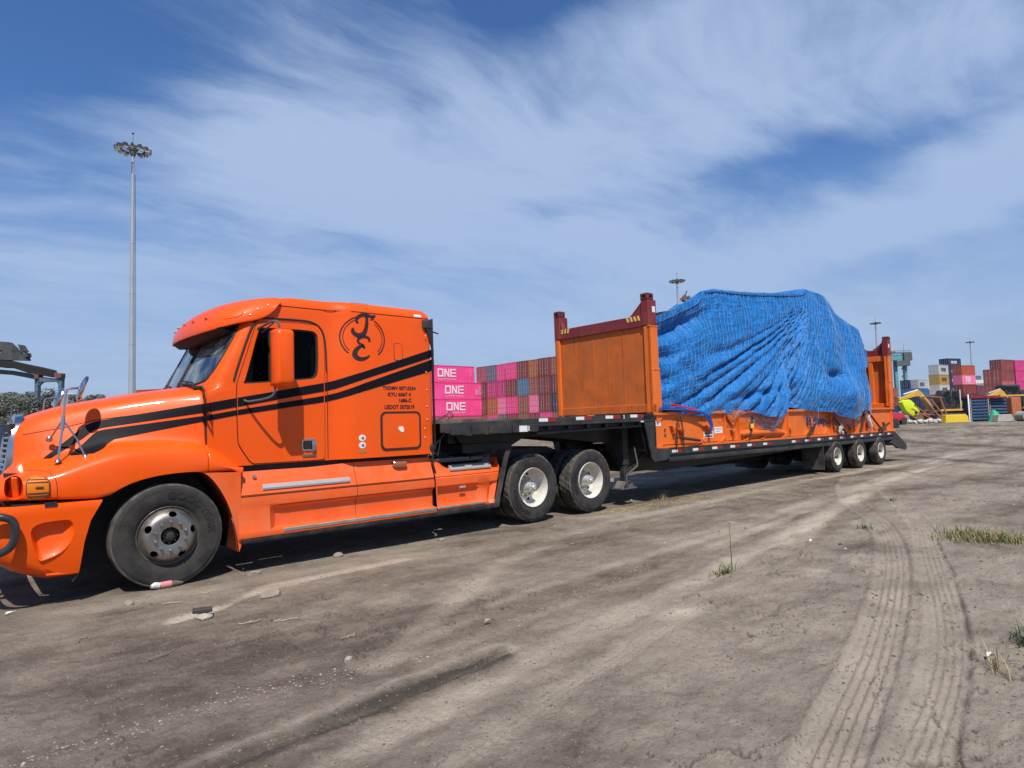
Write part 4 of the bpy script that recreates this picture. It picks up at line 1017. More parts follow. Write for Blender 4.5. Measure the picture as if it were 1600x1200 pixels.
# --- side fairing between the axles
def fair_sec(x, rec):
    """outer profile (y,z) top to bottom"""
    top = lerp_tab([(.33, 1.10), (1.5, 1.098), (1.75, 1.12), (3.215, 1.115)], x)
    P = [(1.085, top-.17), (1.105, top-.012), (1.115, top-.005), (1.215, .865), (1.222, .845), (1.216, .832), (1.226, .822), (1.232, .735), (1.230, .715)]
    if rec: P += [(1.205, .70), (1.178, .665), (1.165, .50), (1.172, .465)]
    else: P += [(1.232, .68), (1.236, .62), (1.245, .50), (1.262, .44)]
    P += [(1.262, .445), (1.268, .41), (1.262, .385), (1.20, .335), (1.10, .33)]
    return [(x, -y, z) for y, z in P]
for sgn in (-1, 1):
    b = MB()
    xs_ = [1.02, 1.06, 1.10, 2.0, 2.07]
    A_ = []
    for x in (.66, .70, .80, .90, 1.0): A_.append(fair_sec(x, False))
    for x in (1.08, 1.12, 1.5, 2.068): A_.append(fair_sec(x, True))
    b.loft(A_, False)
    b.loft([fair_sec(x, True) for x in (2.073, 2.6, 3.205)], False)
    if sgn > 0: b.v = [(x, -y, z) for x, y, z in b.v]
    fr_ = b.build('side_fairing', [ORANGE_D], T, smooth=28)
    # arch side of the fairing
    b = MB(); P = [p for p in arch if p[0] > .30 and p[1] < 1.13][::1]
    out = [(x, z) for x, z in P]+[(.67, .30), (.70, .30), (.70, 1.11), (.34, 1.11)]
    P3 = [(x, z) for x, z in P]
    rg = [[(x, -1.232, z) for x, z in P3], [(x, -1.19, z) for x, z in P3], [(x, -.9, z) for x, z in P3]]
    b.loft(rg[1:], False)
    Q = [(min(.69, x), z) for x, z in P3]+[(.69, .31), (.69, 1.10)]
    b.prism(Q, -1.232, -1.222)
    if sgn > 0: b.v = [(x, -y, z) for x, y, z in b.v]
    b.build('arch_panel', [ORANGE_D], fr_, smooth=0)
    b = MB(); b.box(2.05, 2.09, -1.158, -1.13, .46, .86); b.box(2.05, 2.09, -1.10, -1.03, .8, 1.07); b.box(3.195, 3.235, -1.155, -1.13, .46, .84); b.box(3.195, 3.235, -1.10, -1.03, .8, 1.05); 
    if sgn > 0: b.v = [(x, -y, z) for x, y, z in b.v]
    b.build('fairing_gap', [DARK], fr_, smooth=0)
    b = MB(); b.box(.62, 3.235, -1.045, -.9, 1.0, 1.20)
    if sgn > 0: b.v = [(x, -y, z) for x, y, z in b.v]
    b.build('sill', [BLACKM], fr_, smooth=0)  # black paint stands in for the shade below the door
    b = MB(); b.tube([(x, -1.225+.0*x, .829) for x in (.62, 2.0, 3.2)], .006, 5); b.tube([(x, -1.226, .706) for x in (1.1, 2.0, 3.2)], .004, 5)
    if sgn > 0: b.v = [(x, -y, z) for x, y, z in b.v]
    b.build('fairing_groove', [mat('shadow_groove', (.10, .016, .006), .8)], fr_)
    b = MB(); b.box(1.14, 3.20, -1.272, -1.17, .405, .445); b.box(3.225, 4.04, -1.272, -1.17, .415, .445)
    if sgn > 0: b.v = [(x, -y, z) for x, y, z in b.v]
    b.build('step_strip', [ALU], fr_, bevel=.006)
    b = MB(); b.loft([[(x, -y, z) for y, z in ((1.262, .404), (1.255, .36), (1.235, .325), (1.16, .315), (1.12, .40))] for x in (.70, .85, 2.0, 3.2, 4.0, 4.28)], True, True, True)
    if sgn > 0: b.v = [(x, -y, z) for x, y, z in b.v]
    b.build('rubber_skirt', [mat('scuffed_rubber', (.03, .027, .025), .8, dust=.6, dustcol=(.14, .12, .10), dscale=6)], fr_)
    b = MB()
    y1 = 1.205
    b.loft([[(x, -y, z) for y, z in ((1.190, .945), (1.212, .935), (1.226, .905), (1.222, .885), (1.19, .885))] for x in (.93, .96, 1.95, 1.98)], True, True, True)
    if sgn > 0: b.v = [(x, -y, z) for x, y, z in b.v]
    b.build('step_trim', [SILVER], fr_)
    b = MB(); b.prism(rrect(2.605, 2.81, 1.018, 1.092, .034), -1.195, -1.12)
    if sgn > 0: b.v = [(x, -y, z) for x, y, z in b.v]
    am = b.build('side_marker_lamp', [CHROME], fr_, bevel=.006)
    b = MB(); b.prism(rrect(2.63, 2.80, 1.028, 1.082, .026), -1.212, -1.15)
    if sgn > 0: b.v = [(x, -y, z) for x, y, z in b.v]
    b.build('lens', [mat('brown_amber', (.35, .12, .03), .25, coat=.5)], am, bevel=.01, bseg=2)
    b = MB(); b.lathe([(0, -.02), (.018, -.018), (.022, 0)], 12, (.86, -1.155, 1.035)); b.build('cap', [SILVER], fr_)
# rear fairing ahead of the drive axle
for sgn in (-1, 1):
    b = MB()
    def rs(x):
        top = lerp_tab([(3.225, 1.10), (3.33, 1.04), (3.50, .955), (4.24, .93), (4.34, 1.04), (4.55, 1.05)], x)
        rec = 3.25 < x < 4.16
        zt = lerp_tab([(3.2, .72), (4.16, .72)], x); 
        return [(x, -1.03 if top > 1 else -1.02, top), (x, -1.10, top), (x, -1.215, min(top-.02, .87)), (x, -1.224, .845), (x, -1.217, .834), (x, -1.228, .822), (x, -1.232, .72)]+([(x, -1.205, .70), (x, -1.17, .66), (x, -1.165, .52), (x, -1.175, .47)] if rec else [(x, -1.232, .68), (x, -1.236, .6), (x, -1.24, .52), (x, -1.25, .46)])+[(x, -1.262, .44), (x, -1.26, .39), (x, -1.1, .385)]
    b.loft([rs(x) for x in (3.225, 3.245, 3.30, 3.33, 3.5, 3.95)], False)
    # slanted rear part: recess tapers, edge leans back
    def rs2(t):
        r0 = rs(3.95); r1 = rs(4.2)
        return [((3.95+t*(lerp_tab([(.38, 4.20), (.72, 4.30), (1.05, 4.40)], q[2])-3.95)), q[1], p[2]*(1-t)+q[2]*t if i < 2 else q[2]) for i, (p, q) in enumerate(zip(r0, r1))]
    b.loft([rs(3.95), rs2(.5), [(x, y if i < 7 or i > 11 else -1.19, z) for i, (x, y, z) in enumerate(rs2(.75))], rs2(1.0)], False)
    b.add([(4.20, -1.262, .385), (4.205, -1.26, .44), (4.30, -1.232, .72), (4.33, -1.228, .83), (4.36, -1.215, .9), (4.41, -1.10, 1.04), (4.41, -.95, 1.04), (4.2, -.95, .385)], [tuple(range(8))])
    b.add([(4.24, -1.10, .93), (4.41, -1.10, 1.045), (4.41, -1.02, 1.045), (4.24, -1.02, .93)], [(0, 1, 2, 3)])
    if sgn > 0: b.v = [(x, -y, z) for x, y, z in b.v]
    f2 = b.build('rear_fairing', [ORANGE_D], T, smooth=28)
    b = MB(); b.loft([[(x, -y, z) for y, z in ((1.135, .985), (1.165, .975), (1.205, .925), (1.20, .905), (1.13, .93))] for x in (3.50, 3.53, 4.20, 4.22)], True, True, True)
    if sgn > 0: b.v = [(x, -y, z) for x, y, z in b.v]
    b.build('step_trim', [SILVER], f2)
    b = MB(); b.box(3.62, 3.72, -1.236, -1.225, .665, .69)
    if sgn > 0: b.v = [(x, -y, z) for x, y, z in b.v]
    b.build('handle_slot', [SILVER], f2)
    b = MB(); b.loft([[(x+dx, -y, z) for x, z in ((4.21, .34), (4.24, .5), (4.31, .72), (4.36, .88), (4.42, 1.06), (4.47, 1.15))] for dx, y in ((0, 1.255), (.10, 1.25), (.12, .93), (.0, .93))], False)
    if sgn > 0: b.v = [(x, -y, z) for x, y, z in b.v]
    b.build('mud_flap', [mat('flap_rubber', (.022, .021, .022), .65, dust=.3)], f2)
# chassis
b = MB()
for y in (-.43, .43): b.box(-1.2, 7.1, y-.04, y+.04, .70, .98)
for x in (-1.1, .6, 2.0, 3.3, 4.3, 5.7, 7.05): b.box(x-.06, x+.06, -.4, .4, .74, .94)
b.build('chassis_rail', [BLACKM], T, smooth=0)
b = MB(); b.box(3.30, 4.25, -.98, .98, 1.015, 1.04); b.box(4.25, 4.75, -.55, .55, .985, 1.0); b.box(3.32, 3.98, -1.0, -.8, 1.04, 1.075); b.box(4.0, 4.24, -1.0, -.82, 1.04, 1.068)
b.build('deck_plate', [mat('worn_deck', (.16, .155, .15), .45, .7, var=.3, dust=.4)], T, bevel=.004)
b = MB()
for x in (.0, 5.04, 6.36): b.tube([(x, -1.0, .515), (x, 1.0, .515)], .07, 10); b.sphere((x, 0, .52), .2, 12)
for sgn in (-1, 1):
    b.beam((-.75, sgn*.43, .62), (.75, sgn*.43, .62), .09, .05); b.beam((4.5, sgn*.43, .62), (6.9, sgn*.43, .60), .1, .08)
    b.tube([(1.3, sgn*.82, .55), (2.9, sgn*.82, .55)], .26, 18); b.box(5.5, 5.9, sgn*.43-.1, sgn*.43+.1, .35, .75)
b.build('axle', [BLACKM], T, smooth=40)
b = MB(); b.prism([(5.05, 1.12), (6.1, 1.12), (6.35, 1.04), (6.35, .99), (5.05, .99)], -.45, .45); b.box(5.3, 6.0, -.5, .5, .93, 1.0); b.build('fifth_wheel', [BLACKM], T, bevel=.01)
b = MB()
for sgn in (-1,):
    for x in (5.04, 6.36): pass
# hoses and lines behind the cab
coilr = mat('coil_hose', (.16, .06, .12), .5); coilb = mat('coil_hose_blue', (.05, .05, .10), .5)
for (y, z0, m_, ph) in ((-.35, 1.62, coilr, 0), (-.28, 1.50, coilb, 1.2), (-.2, 1.40, mat('coil_black', (.02, .02, .02), .5), 2.1)):
    b = MB(); P = []
    for i in range(150):
        t = i/149; a = t*2*PI*11+ph; xx = 3.28+t*.9; zz = z0-.14*math.sin(PI*t)+.10*t
        P.append((xx, y+.055*math.cos(a), zz+.055*math.sin(a)))
    b.tube(P, .009, 6); b.build('coiled_hose', [m_], T)
b = MB()
b.tube(smooth_poly([(3.26, -1.0, 1.40), (3.35, -1.02, 1.20), (3.42, -1.0, 1.10), (3.55, -.9, 1.08), (3.7, -.7, 1.09)], 2, False), .017, 8)
b.tube(smooth_poly([(3.26, -.9, 1.30), (3.34, -.92, 1.12), (3.46, -.85, 1.07), (3.62, -.8, 1.12), (3.72, -.85, 1.07)], 2, False), .013, 8)
b.tube(smooth_poly([(3.27, -.6, 1.5), (3.45, -.6, 1.25), (3.6, -.5, 1.35), (3.9, -.4, 1.5), (4.1, -.3, 1.52)], 2, False), .014, 8)
b.sphere((3.20, -1.19, 1.24), .05, 10, sc=(1, .6, 1.2)); b.tube([(3.21, -1.2, 1.25), (3.2, -1.2, 1.05), (3.24, -1.2, .9)], .014, 8)
b.build('air_line', [SEAL], T)
b = MB(); b.tube([(3.58, -.75, 1.28), (3.9, -.6, 1.47)], .012, 8); b.tube([(3.62, -.72, 1.10), (3.72, -.66, 1.36)], .010, 8); b.tube([(3.86, -.62, 1.45), (4.02, -.55, 1.50)], .018, 8); b.build('line_support', [SILVER], T)
b = MB(); b.box(3.26, 3.3, -.5, .5, 1.02, 1.20); b.box(3.27, 3.45, -.3, .3, 1.3, 1.6); b.build('bulkhead', [BLACKM], T, smooth=0)
# wheels
wheel(T, 0, -1.20, 0, -1, 'steer'); wheel(T, 0, 1.20, 0, 1, 'steer')
for x, r_ in ((5.04, .3), (6.36, 1.1)):
    wheel(T, x, -1.225, .03, -1, 'drive', r_); wheel(T, x, 1.225, .03, 1, 'drive', r_)
# --- painted stripes
for o in list(COL.objects):
    pass
sv = bvh_of(cab, hood, fw_, *[o for o in COL.objects if o.name == 'door'])
A_up = [(-1.0, 1.335), (-.781, 1.533), (-.67, 1.639), (-.60, 1.672), (-.539, 1.691), (.351, 1.845), (.681, 1.907), (1.73, 2.097), (1.85, 2.125), (2.045, 2.190), (2.2, 2.238), (3.262, 2.583)]
A_lo = [(-.945, 1.335), (-.684, 1.517), (-.63, 1.565), (-.576, 1.603), (-.52, 1.618), (.351, 1.749), (.68, 1.808), (1.729, 1.996), (1.87, 2.028), (2.069, 2.10), (2.2, 2.145), (3.262, 2.475)]
B_up = [(-.80, 1.362), (-.719, 1.430), (-.60, 1.555), (-.565, 1.585), (-.5, 1.600), (.351, 1.715), (.68, 1.773), (1.728, 1.941), (1.88, 1.976), (2.086, 2.05), (2.2, 2.092), (3.262, 2.447)]
B_lo = [(-.792, 1.355), (-.626, 1.369), (-.55, 1.405), (-.50, 1.45), (-.431, 1.500), (.351, 1.655), (.68, 1.717), (1.727, 1.864), (1.89, 1.90), (2.084, 1.96), (2.2, 1.995), (3.262, 2.290)]
for up, lo_ in ((A_up, A_lo), (B_up, B_lo)):
    b = MB()
    for i in range(len(up)-1):
        n_ = max(1, int(abs(up[i+1][0]-up[i][0])/.03)); m4 = 4
        rows = []
        for k in range(n_+1):
            t = k/n_; u0 = [up[i][q]*(1-t)+up[i+1][q]*t for q in (0, 1)]; l0 = [lo_[i][q]*(1-t)+lo_[i+1][q]*t for q in (0, 1)]
            row = []
            for s_ in range(m4+1):
                x = u0[0]+(l0[0]-u0[0])*s_/m4; z = u0[1]+(l0[1]-u0[1])*s_/m4
                h_ = sv.ray_cast(Vector((x, -4, z)), Vector((0, 1, 0)))
                if h_[0] is None or h_[0].y > -.5: row.append((x, -1.2, z)); continue
                nn = h_[1] if h_[1].y < 0 else -h_[1]; row.append(tuple(h_[0]+nn*.0045))
            rows.append(row)
        b.loft(rows, False)
    b.build('side_stripe', [BLACKP], T, smooth=50, weld=.0003)
# --- lettering
INK = mat('dark_lettering', (.03, .012, .010), .45)
def lettering(body, x0, x1, z0, z1, bold=.038):
    tv, tf = text2d(body, 1, bold, 'LEFT', 1.0); V = fit2d(tv, x0, x1, z0, z1)
    b_ = MB(); V3, F3 = decal_from(V, tf, sv, .003, grid=.3); b_.add(V3, F3); b_.build('lettering', [INK], T, smooth=0)
lettering('TXDMV 00715234', 2.46, 2.955, 2.012, 2.062)
lettering('KYU 6067 4', 2.535, 2.88, 1.930, 1.982)
lettering('1686-C', 2.70, 2.89, 1.852, 1.905)
lettering('USDOT 3072019', 2.48, 2.93, 1.765, 1.820)
# monogram in a double ring
def Z3(L): # sketch units (5x zoom of the panel) -> metres on the panel
    return [(1.92+(a-275)*(.59/335), 2.945-(c_-270)*(.555/340)) for a, c_ in L]
def brush(P, wd):
    P = [Vector((x, z)) for x, z in P]; n_ = len(P); L = []; Rr_ = []
    for i, p in enumerate(P):
        t = (P[min(i+1, n_-1)]-P[max(i-1, 0)]).normalized(); q = Vector((-t.y, t.x))*wd[i]/2; L.append(tuple(p+q)); Rr_.append(tuple(p-q))
    return L+Rr_[::-1], [(i, i+1, 2*n_-2-i, 2*n_-1-i) for i in range(n_-1)]
def stroke(L, w0, w1, w2=None, k=2):
    P = smooth_poly(Z3(L), k, False); n_ = len(P)
    wd = [1.25*np.interp(i/(n_-1), [0, .5, 1], [w0, w1, w2 if w2 is not None else w0]) for i in range(n_)]
    return brush(P, wd)
mono = []
mono.append(stroke([(402, 328), (388, 312), (392, 290), (418, 268), (450, 256), (490, 262), (520, 268), (535, 262), (538, 250)], .022, .040, .02))
mono.append(stroke([(520, 268), (524, 288), (500, 292)], .030, .018, .006))
mono.append(stroke([(470, 262), (474, 300), (468, 350), (452, 400), (420, 425), (385, 422), (362, 400), (360, 380), (372, 378)], .030, .050, .03))
mono.append(stroke([(488, 468), (486, 440), (460, 428), (425, 432), (398, 450), (396, 478), (420, 492), (446, 498)], .026, .030, .018))
mono.append(stroke([(452, 512), (432, 500), (400, 515), (374, 545), (368, 578), (392, 604), (432, 606), (466, 592), (486, 572)], .010, .058, .010))
mono.append(stroke([(425, 498), (450, 524), (440, 512)], .02, .02, .01, 1))
b = MB()
for V_, F_ in mono:
    V3, F3 = decal_from(V_, F_, sv, .0034, grid=.3); b.add(V3, F3)
b.build('monogram', [INK], T, smooth=0)
b = MB()
for R0, wd, a0, a1 in ((.295, .016, -48, 58), (.262, .010, -44, 52), (.295, .016, 108, 226), (.262, .010, 112, 222)):
    A2 = np.radians(np.linspace(a0, a1, 40)); P = [(2.215+R0*1.0*math.cos(a), 2.665+R0*.93*math.sin(a)) for a in A2]
    V_, F_ = brush(P, [wd]*40); V3, F3 = decal_from(V_, F_, sv, .0030, grid=.3); b.add(V3, F3)
b.build('ring_emblem', [INK], T, smooth=0)
# ---------------------------------------------------------------- step-deck trailer (local u rearwards, v to the far side)
TYAW = -math.radians(.4334); TB = (7.8856, -1.4253, 0)
def deckz(u): return .985-.0045*u
R_ = thing('step_deck_trailer', 'long black step-deck trailer with red and white reflector tape and three rear axles', 'trailer', TB, TYAW)
DECKW = mat('worn_deck_boards', (.10, .075, .055), .85, var=.4, vscale=5, dust=.5)
RED = mat('red_reflector', (.30, .012, .012), .35); WTAPE = mat('white_reflector', (.72, .72, .70), .35)
b = MB(); b.box(-4.62, .02, .04, 2.40, 1.56, 1.615); 
b.build('upper_deck', [DECKW], R_, smooth=0)
for sv_ in (0, 2.44):
    s_ = 1 if sv_ == 0 else -1
    b = MB()
    def Y(a): return sv_+s_*a
    b.prism([(-4.66, 1.56), (-2.9, 1.60), (.0, 1.632), (.0, 1.515), (-2.88, 1.49), (-2.88, 1.41), (-4.2, 1.38), (-4.66, 1.44)], Y(.0), Y(.035))
    b.prism([(-2.88, 1.50), (.0, 1.525), (-.05, 1.500), (-2.88, 1.475)], Y(-.012), Y(.04))
    b.prism([(-2.88, 1.385), (-.22, 1.435), (-.20, 1.405), (-2.88, 1.352)], Y(.05), Y(.22))
    b.prism([(-2.88, 1.38), (-.22, 1.43), (-.22, 1.53), (-2.88, 1.49)], Y(.12), Y(.14))
    b.build('upper_side_rail', [BLACKM], R_, smooth=0, bevel=.004)
    b = MB()
    for u in (-4.4, -4.05, -3.75, -3.30, -3.05): b.box(u-.11, u+.11, Y(-.03), Y(.02), 1.40, 1.51)
    b.build('rail_pocket', [BLACKM], R_, smooth=0, bevel=.004)['kind'] = 'stuff'
    b = MB(); b.prism([(-.36, 1.628), (.04, 1.632), (.05, 1.0), (.42, .985), (.44, .82), (.36, .775), (-.03, .760), (-.10, .83), (-.27, 1.45)], Y(.0), Y(.03))
    rise = b.build('gooseneck_riser', [BLACKM], R_, smooth=0)
    c = MB(); c.prism([(-.20, 1.42), (-.05, 1.44), (-.03, .95), (-.07, .93)], Y(-.1), Y(.1)); boolcut(rise, [c.build('cut', smooth=0)])
    b = MB(); b.box(.0, .05, Y(0), Y(.9), .99, 1.60); b.prism([(-.33, 1.55), (-.05, 1.55), (-.02, .80), (-.06, .80)], Y(.10), Y(.13)); b.build('riser_plate', [BLACKM], R_, smooth=0)
    b = MB()
    us = np.linspace(.42, 11.95, 9)
    b.loft([[(u, Y(a), deckz(u)+z) for a, z in ((.0, .0), (.0, -.115), (.035, -.125), (.035, -.165), (.0, -.172), (-.004, -.205), (.0, -.245), (.16, -.25), (.16, -.0))] for u in us], True, True, True)
    b.build('side_rail', [BLACKM], R_, smooth=0)
    b = MB(); b.loft([[(u, Y(a), deckz(u)+z) for a, z in ((-.004, -.002), (-.006, .010), (.05, .010), (.05, -.002))] for u in us], True, True, True); b.build('rub_rail', [mat('rusty_edge', (.09, .04, .025), .7, var=.4)], R_, smooth=0)
    b = MB()
    # longitudinal main beam
    vy = Y(.72)
    b.prism([(-4.1, 1.54), (.05, 1.58), (.05, .95), (12.0, .90), (12.0, .80), (7.2, .62), (1.0, .50), (-.1, .62), (-.5, 1.12), (-2.2, 1.30), (-3.0, 1.30), (-4.1, 1.26)], vy-.07, vy+.07); b.build('main_beam', [BLACKM], R_, smooth=0)
b = MB(); b.box(-3.95, -3.0, .5, 1.94, 1.12, 1.24); b.prism([(-4.15, 1.50), (-3.85, 1.17), (-3.0, 1.17), (-2.6, 1.35), (-2.6, 1.5)], .55, 1.9); b.build('kingpin_plate', [BLACKM], R_, smooth=0)
b = MB()
for u in np.arange(-4.4, -.2, .45): b.box(u-.03, u+.03, .05, 2.39, 1.42, 1.555)
for u in np.arange(.5, 11.9, .5): b.box(u-.03, u+.03, .05, 2.39, .80, .90)
o = b.build('cross_member', [BLACKM], R_, smooth=0); o['kind'] = 'stuff'
# lower deck boards, one by one
for i in range(9):
    v0 = .06+i*.2585; b = MB(); b.loft([[(u, v, deckz(u)+z) for v, z in ((v0, -.045), (v0+.25, -.045), (v0+.25, -.002+.002*(i % 2)), (v0, -.002+.002*(i % 2)))] for u in (.05, 6, 11.93)], True, True, True); b.build('deck_board', [DECKW], R_, smooth=0)
# reflector tape
def tape(u, z0, z1, m_, w_=.18):
    b = MB(); b.box(u, u+w_, -.0025, .0, z0, z1); b.build('reflector_tape', [m_], R_, smooth=0)
for i in range(17):
    u = .51+i*.686
    if i in (6,): continue
    z = deckz(u)-.085
    tape(u, z, z+.048, WTAPE); tape(u+.185, z, z+.048, RED)
for u in (-2.87, -2.05, -1.33, -.67):
    z = 1.545+.017*(u+2.87)/1.5; tape(u, z, z+.052, WTAPE, .19); tape(u+.195, z, z+.052, RED, .18)
b = MB(); b.box(-.92, -.78, -.003, 0, 1.55, 1.625); pl = b.build('number_plate', [DARK], R_, smooth=0)
tv, tf = text2d('2', .08, .003); b = MB(); b.add([(-.85+x, -.0045, 1.560+z) for x, z in tv], tf); b.build('lettering', [WHITE], pl, smooth=0)
b = MB(); b.box(-3.30, -3.14, -.034, -.031, 1.405, 1.495); b.box(-3.12, -3.10, -.034, -.031, 1.415, 1.49); b.build('decal', [WHITE], R_, smooth=0)['kind'] = 'stuff'
b = MB(); b.box(-.40, -.32, -.016, -.004, 1.485, 1.505); b.build('side_marker', [WHITE], R_, smooth=0)
# landing gear
for v in (.42, 2.02):
    b = MB(); b.box(-.47, -.33, v-.07, v+.07, .72, 1.45); b.box(-.455, -.345, v-.055, v+.055, .42, .74); lg = b.build('landing_leg', [BLACKM], R_, smooth=0, bevel=.006)
    b = MB(); b.prism([(-.56, .315), (-.24, .315), (-.33, .43), (-.46, .43)], v-.11, v+.11); b.box(-.60, -.20, v-.13, v+.13, .295, .318); b.build('foot', [mat('foot_steel', (.09, .085, .08), .6, dust=.6)], lg, smooth=0)
    b = MB(); b.beam((-.36, v, .55), (.35, v, .98), .05, .05); b.build('brace', [BLACKM], lg, smooth=0)
b = MB(); b.tube([(-.28, .26, 1.05), (-.26, .22, .80), (-.28, .20, .70), (-.50, .20, .60), (-.60, .20, .54), (-.60, .20, .42), (-.57, .20, .335)], .016, 8); b.build('crank_handle', [GREYM], R_)
# air tank under the neck, added filler boxes under the lower deck
b = MB(); b.tube([(-3.35, .9, .97), (-3.3, .9, .97), (-2.75, .9, .97), (-2.70, .9, .97)], [.10, .15, .15, .10], 18); b.build('air_tank', [mat('grey_tank', (.33, .30, .33), .4, .2, dust=.3)], R_)
b = MB(); b.box(.9, 2.0, 1.3, 2.2, .46, .78); b.box(2.3, 3.9, 1.4, 2.2, .42, .78); b.box(4.2, 7.3, 1.75, 2.3, .32, .76); b.build('dark_filler_box', [BLACKM], R_, smooth=0, bevel=.01)['kind'] = 'stuff'  # added boxes darken the underside, hiding lit ground and far wheels
# wheels
for u in (7.745, 9.258, 10.77):
    wheel(R_, u, -.05, .03, -1, 'trailer', u); wheel(R_, u, 2.49, .03, 1, 'trailer', u)
    b = MB(); b.tube([(u, .1, .41), (u, 2.34, .41)], .065, 12)
    for v in (.55, 1.89): b.prism([(u-.75, .84), (u-.55, .84), (u-.50, .52), (u-.62, .46), (u-.75, .6)], v-.05, v+.05); b.beam((u-.62, v, .5), (u+.05, v, .48), .08, .09); b.tube([(u+.30, v, .5), (u+.30, v, .8)], .11, 12); b.tube([(u-.30, v-.12, .60), (u-.12, v-.12, .60)], .08, 12)
    o = b.build('trailer_axle', [BLACKM], R_, smooth=40)
# beaver tail and ramp
b = MB()
for v in (.0, 2.38): b.prism([(11.93, .93), (12.10, .925), (13.06, .49), (13.05, .35), (12.95, .33), (12.3, .42), (11.7, .60), (11.93, .70)], v, v+.06)
b.prism([(11.95, .925), (12.10, .92), (13.06, .485), (13.04, .45), (12.08, .87), (11.95, .88)], .06, 2.38)
for u in np.linspace(12.2, 12.95, 6): z = .925-(u-12.1)*.453; b.box(u-.02, u+.02, .1, 2.3, z-.03, z+.025)
b.build('beaver_tail', [BLACKM], R_, smooth=0)
b = MB(); b.box(12.96, 13.07, .1, .3, .36, .44); b.box(12.96, 13.07, 2.1, 2.3, .36, .44); b.build('tail_lamp', [RED], R_, smooth=0)['kind'] = 'stuff'
b = MB(); b.box(6.98, 7.02, .0, .55, .12, .78); b.box(6.98, 7.02, 1.85, 2.44, .12, .78); b.build('mud_flap', [mat('flap_rubber', (.02, .02, .02), .7)], R_, smooth=0)  # far-side flap added to hide wheels that should sink into shade
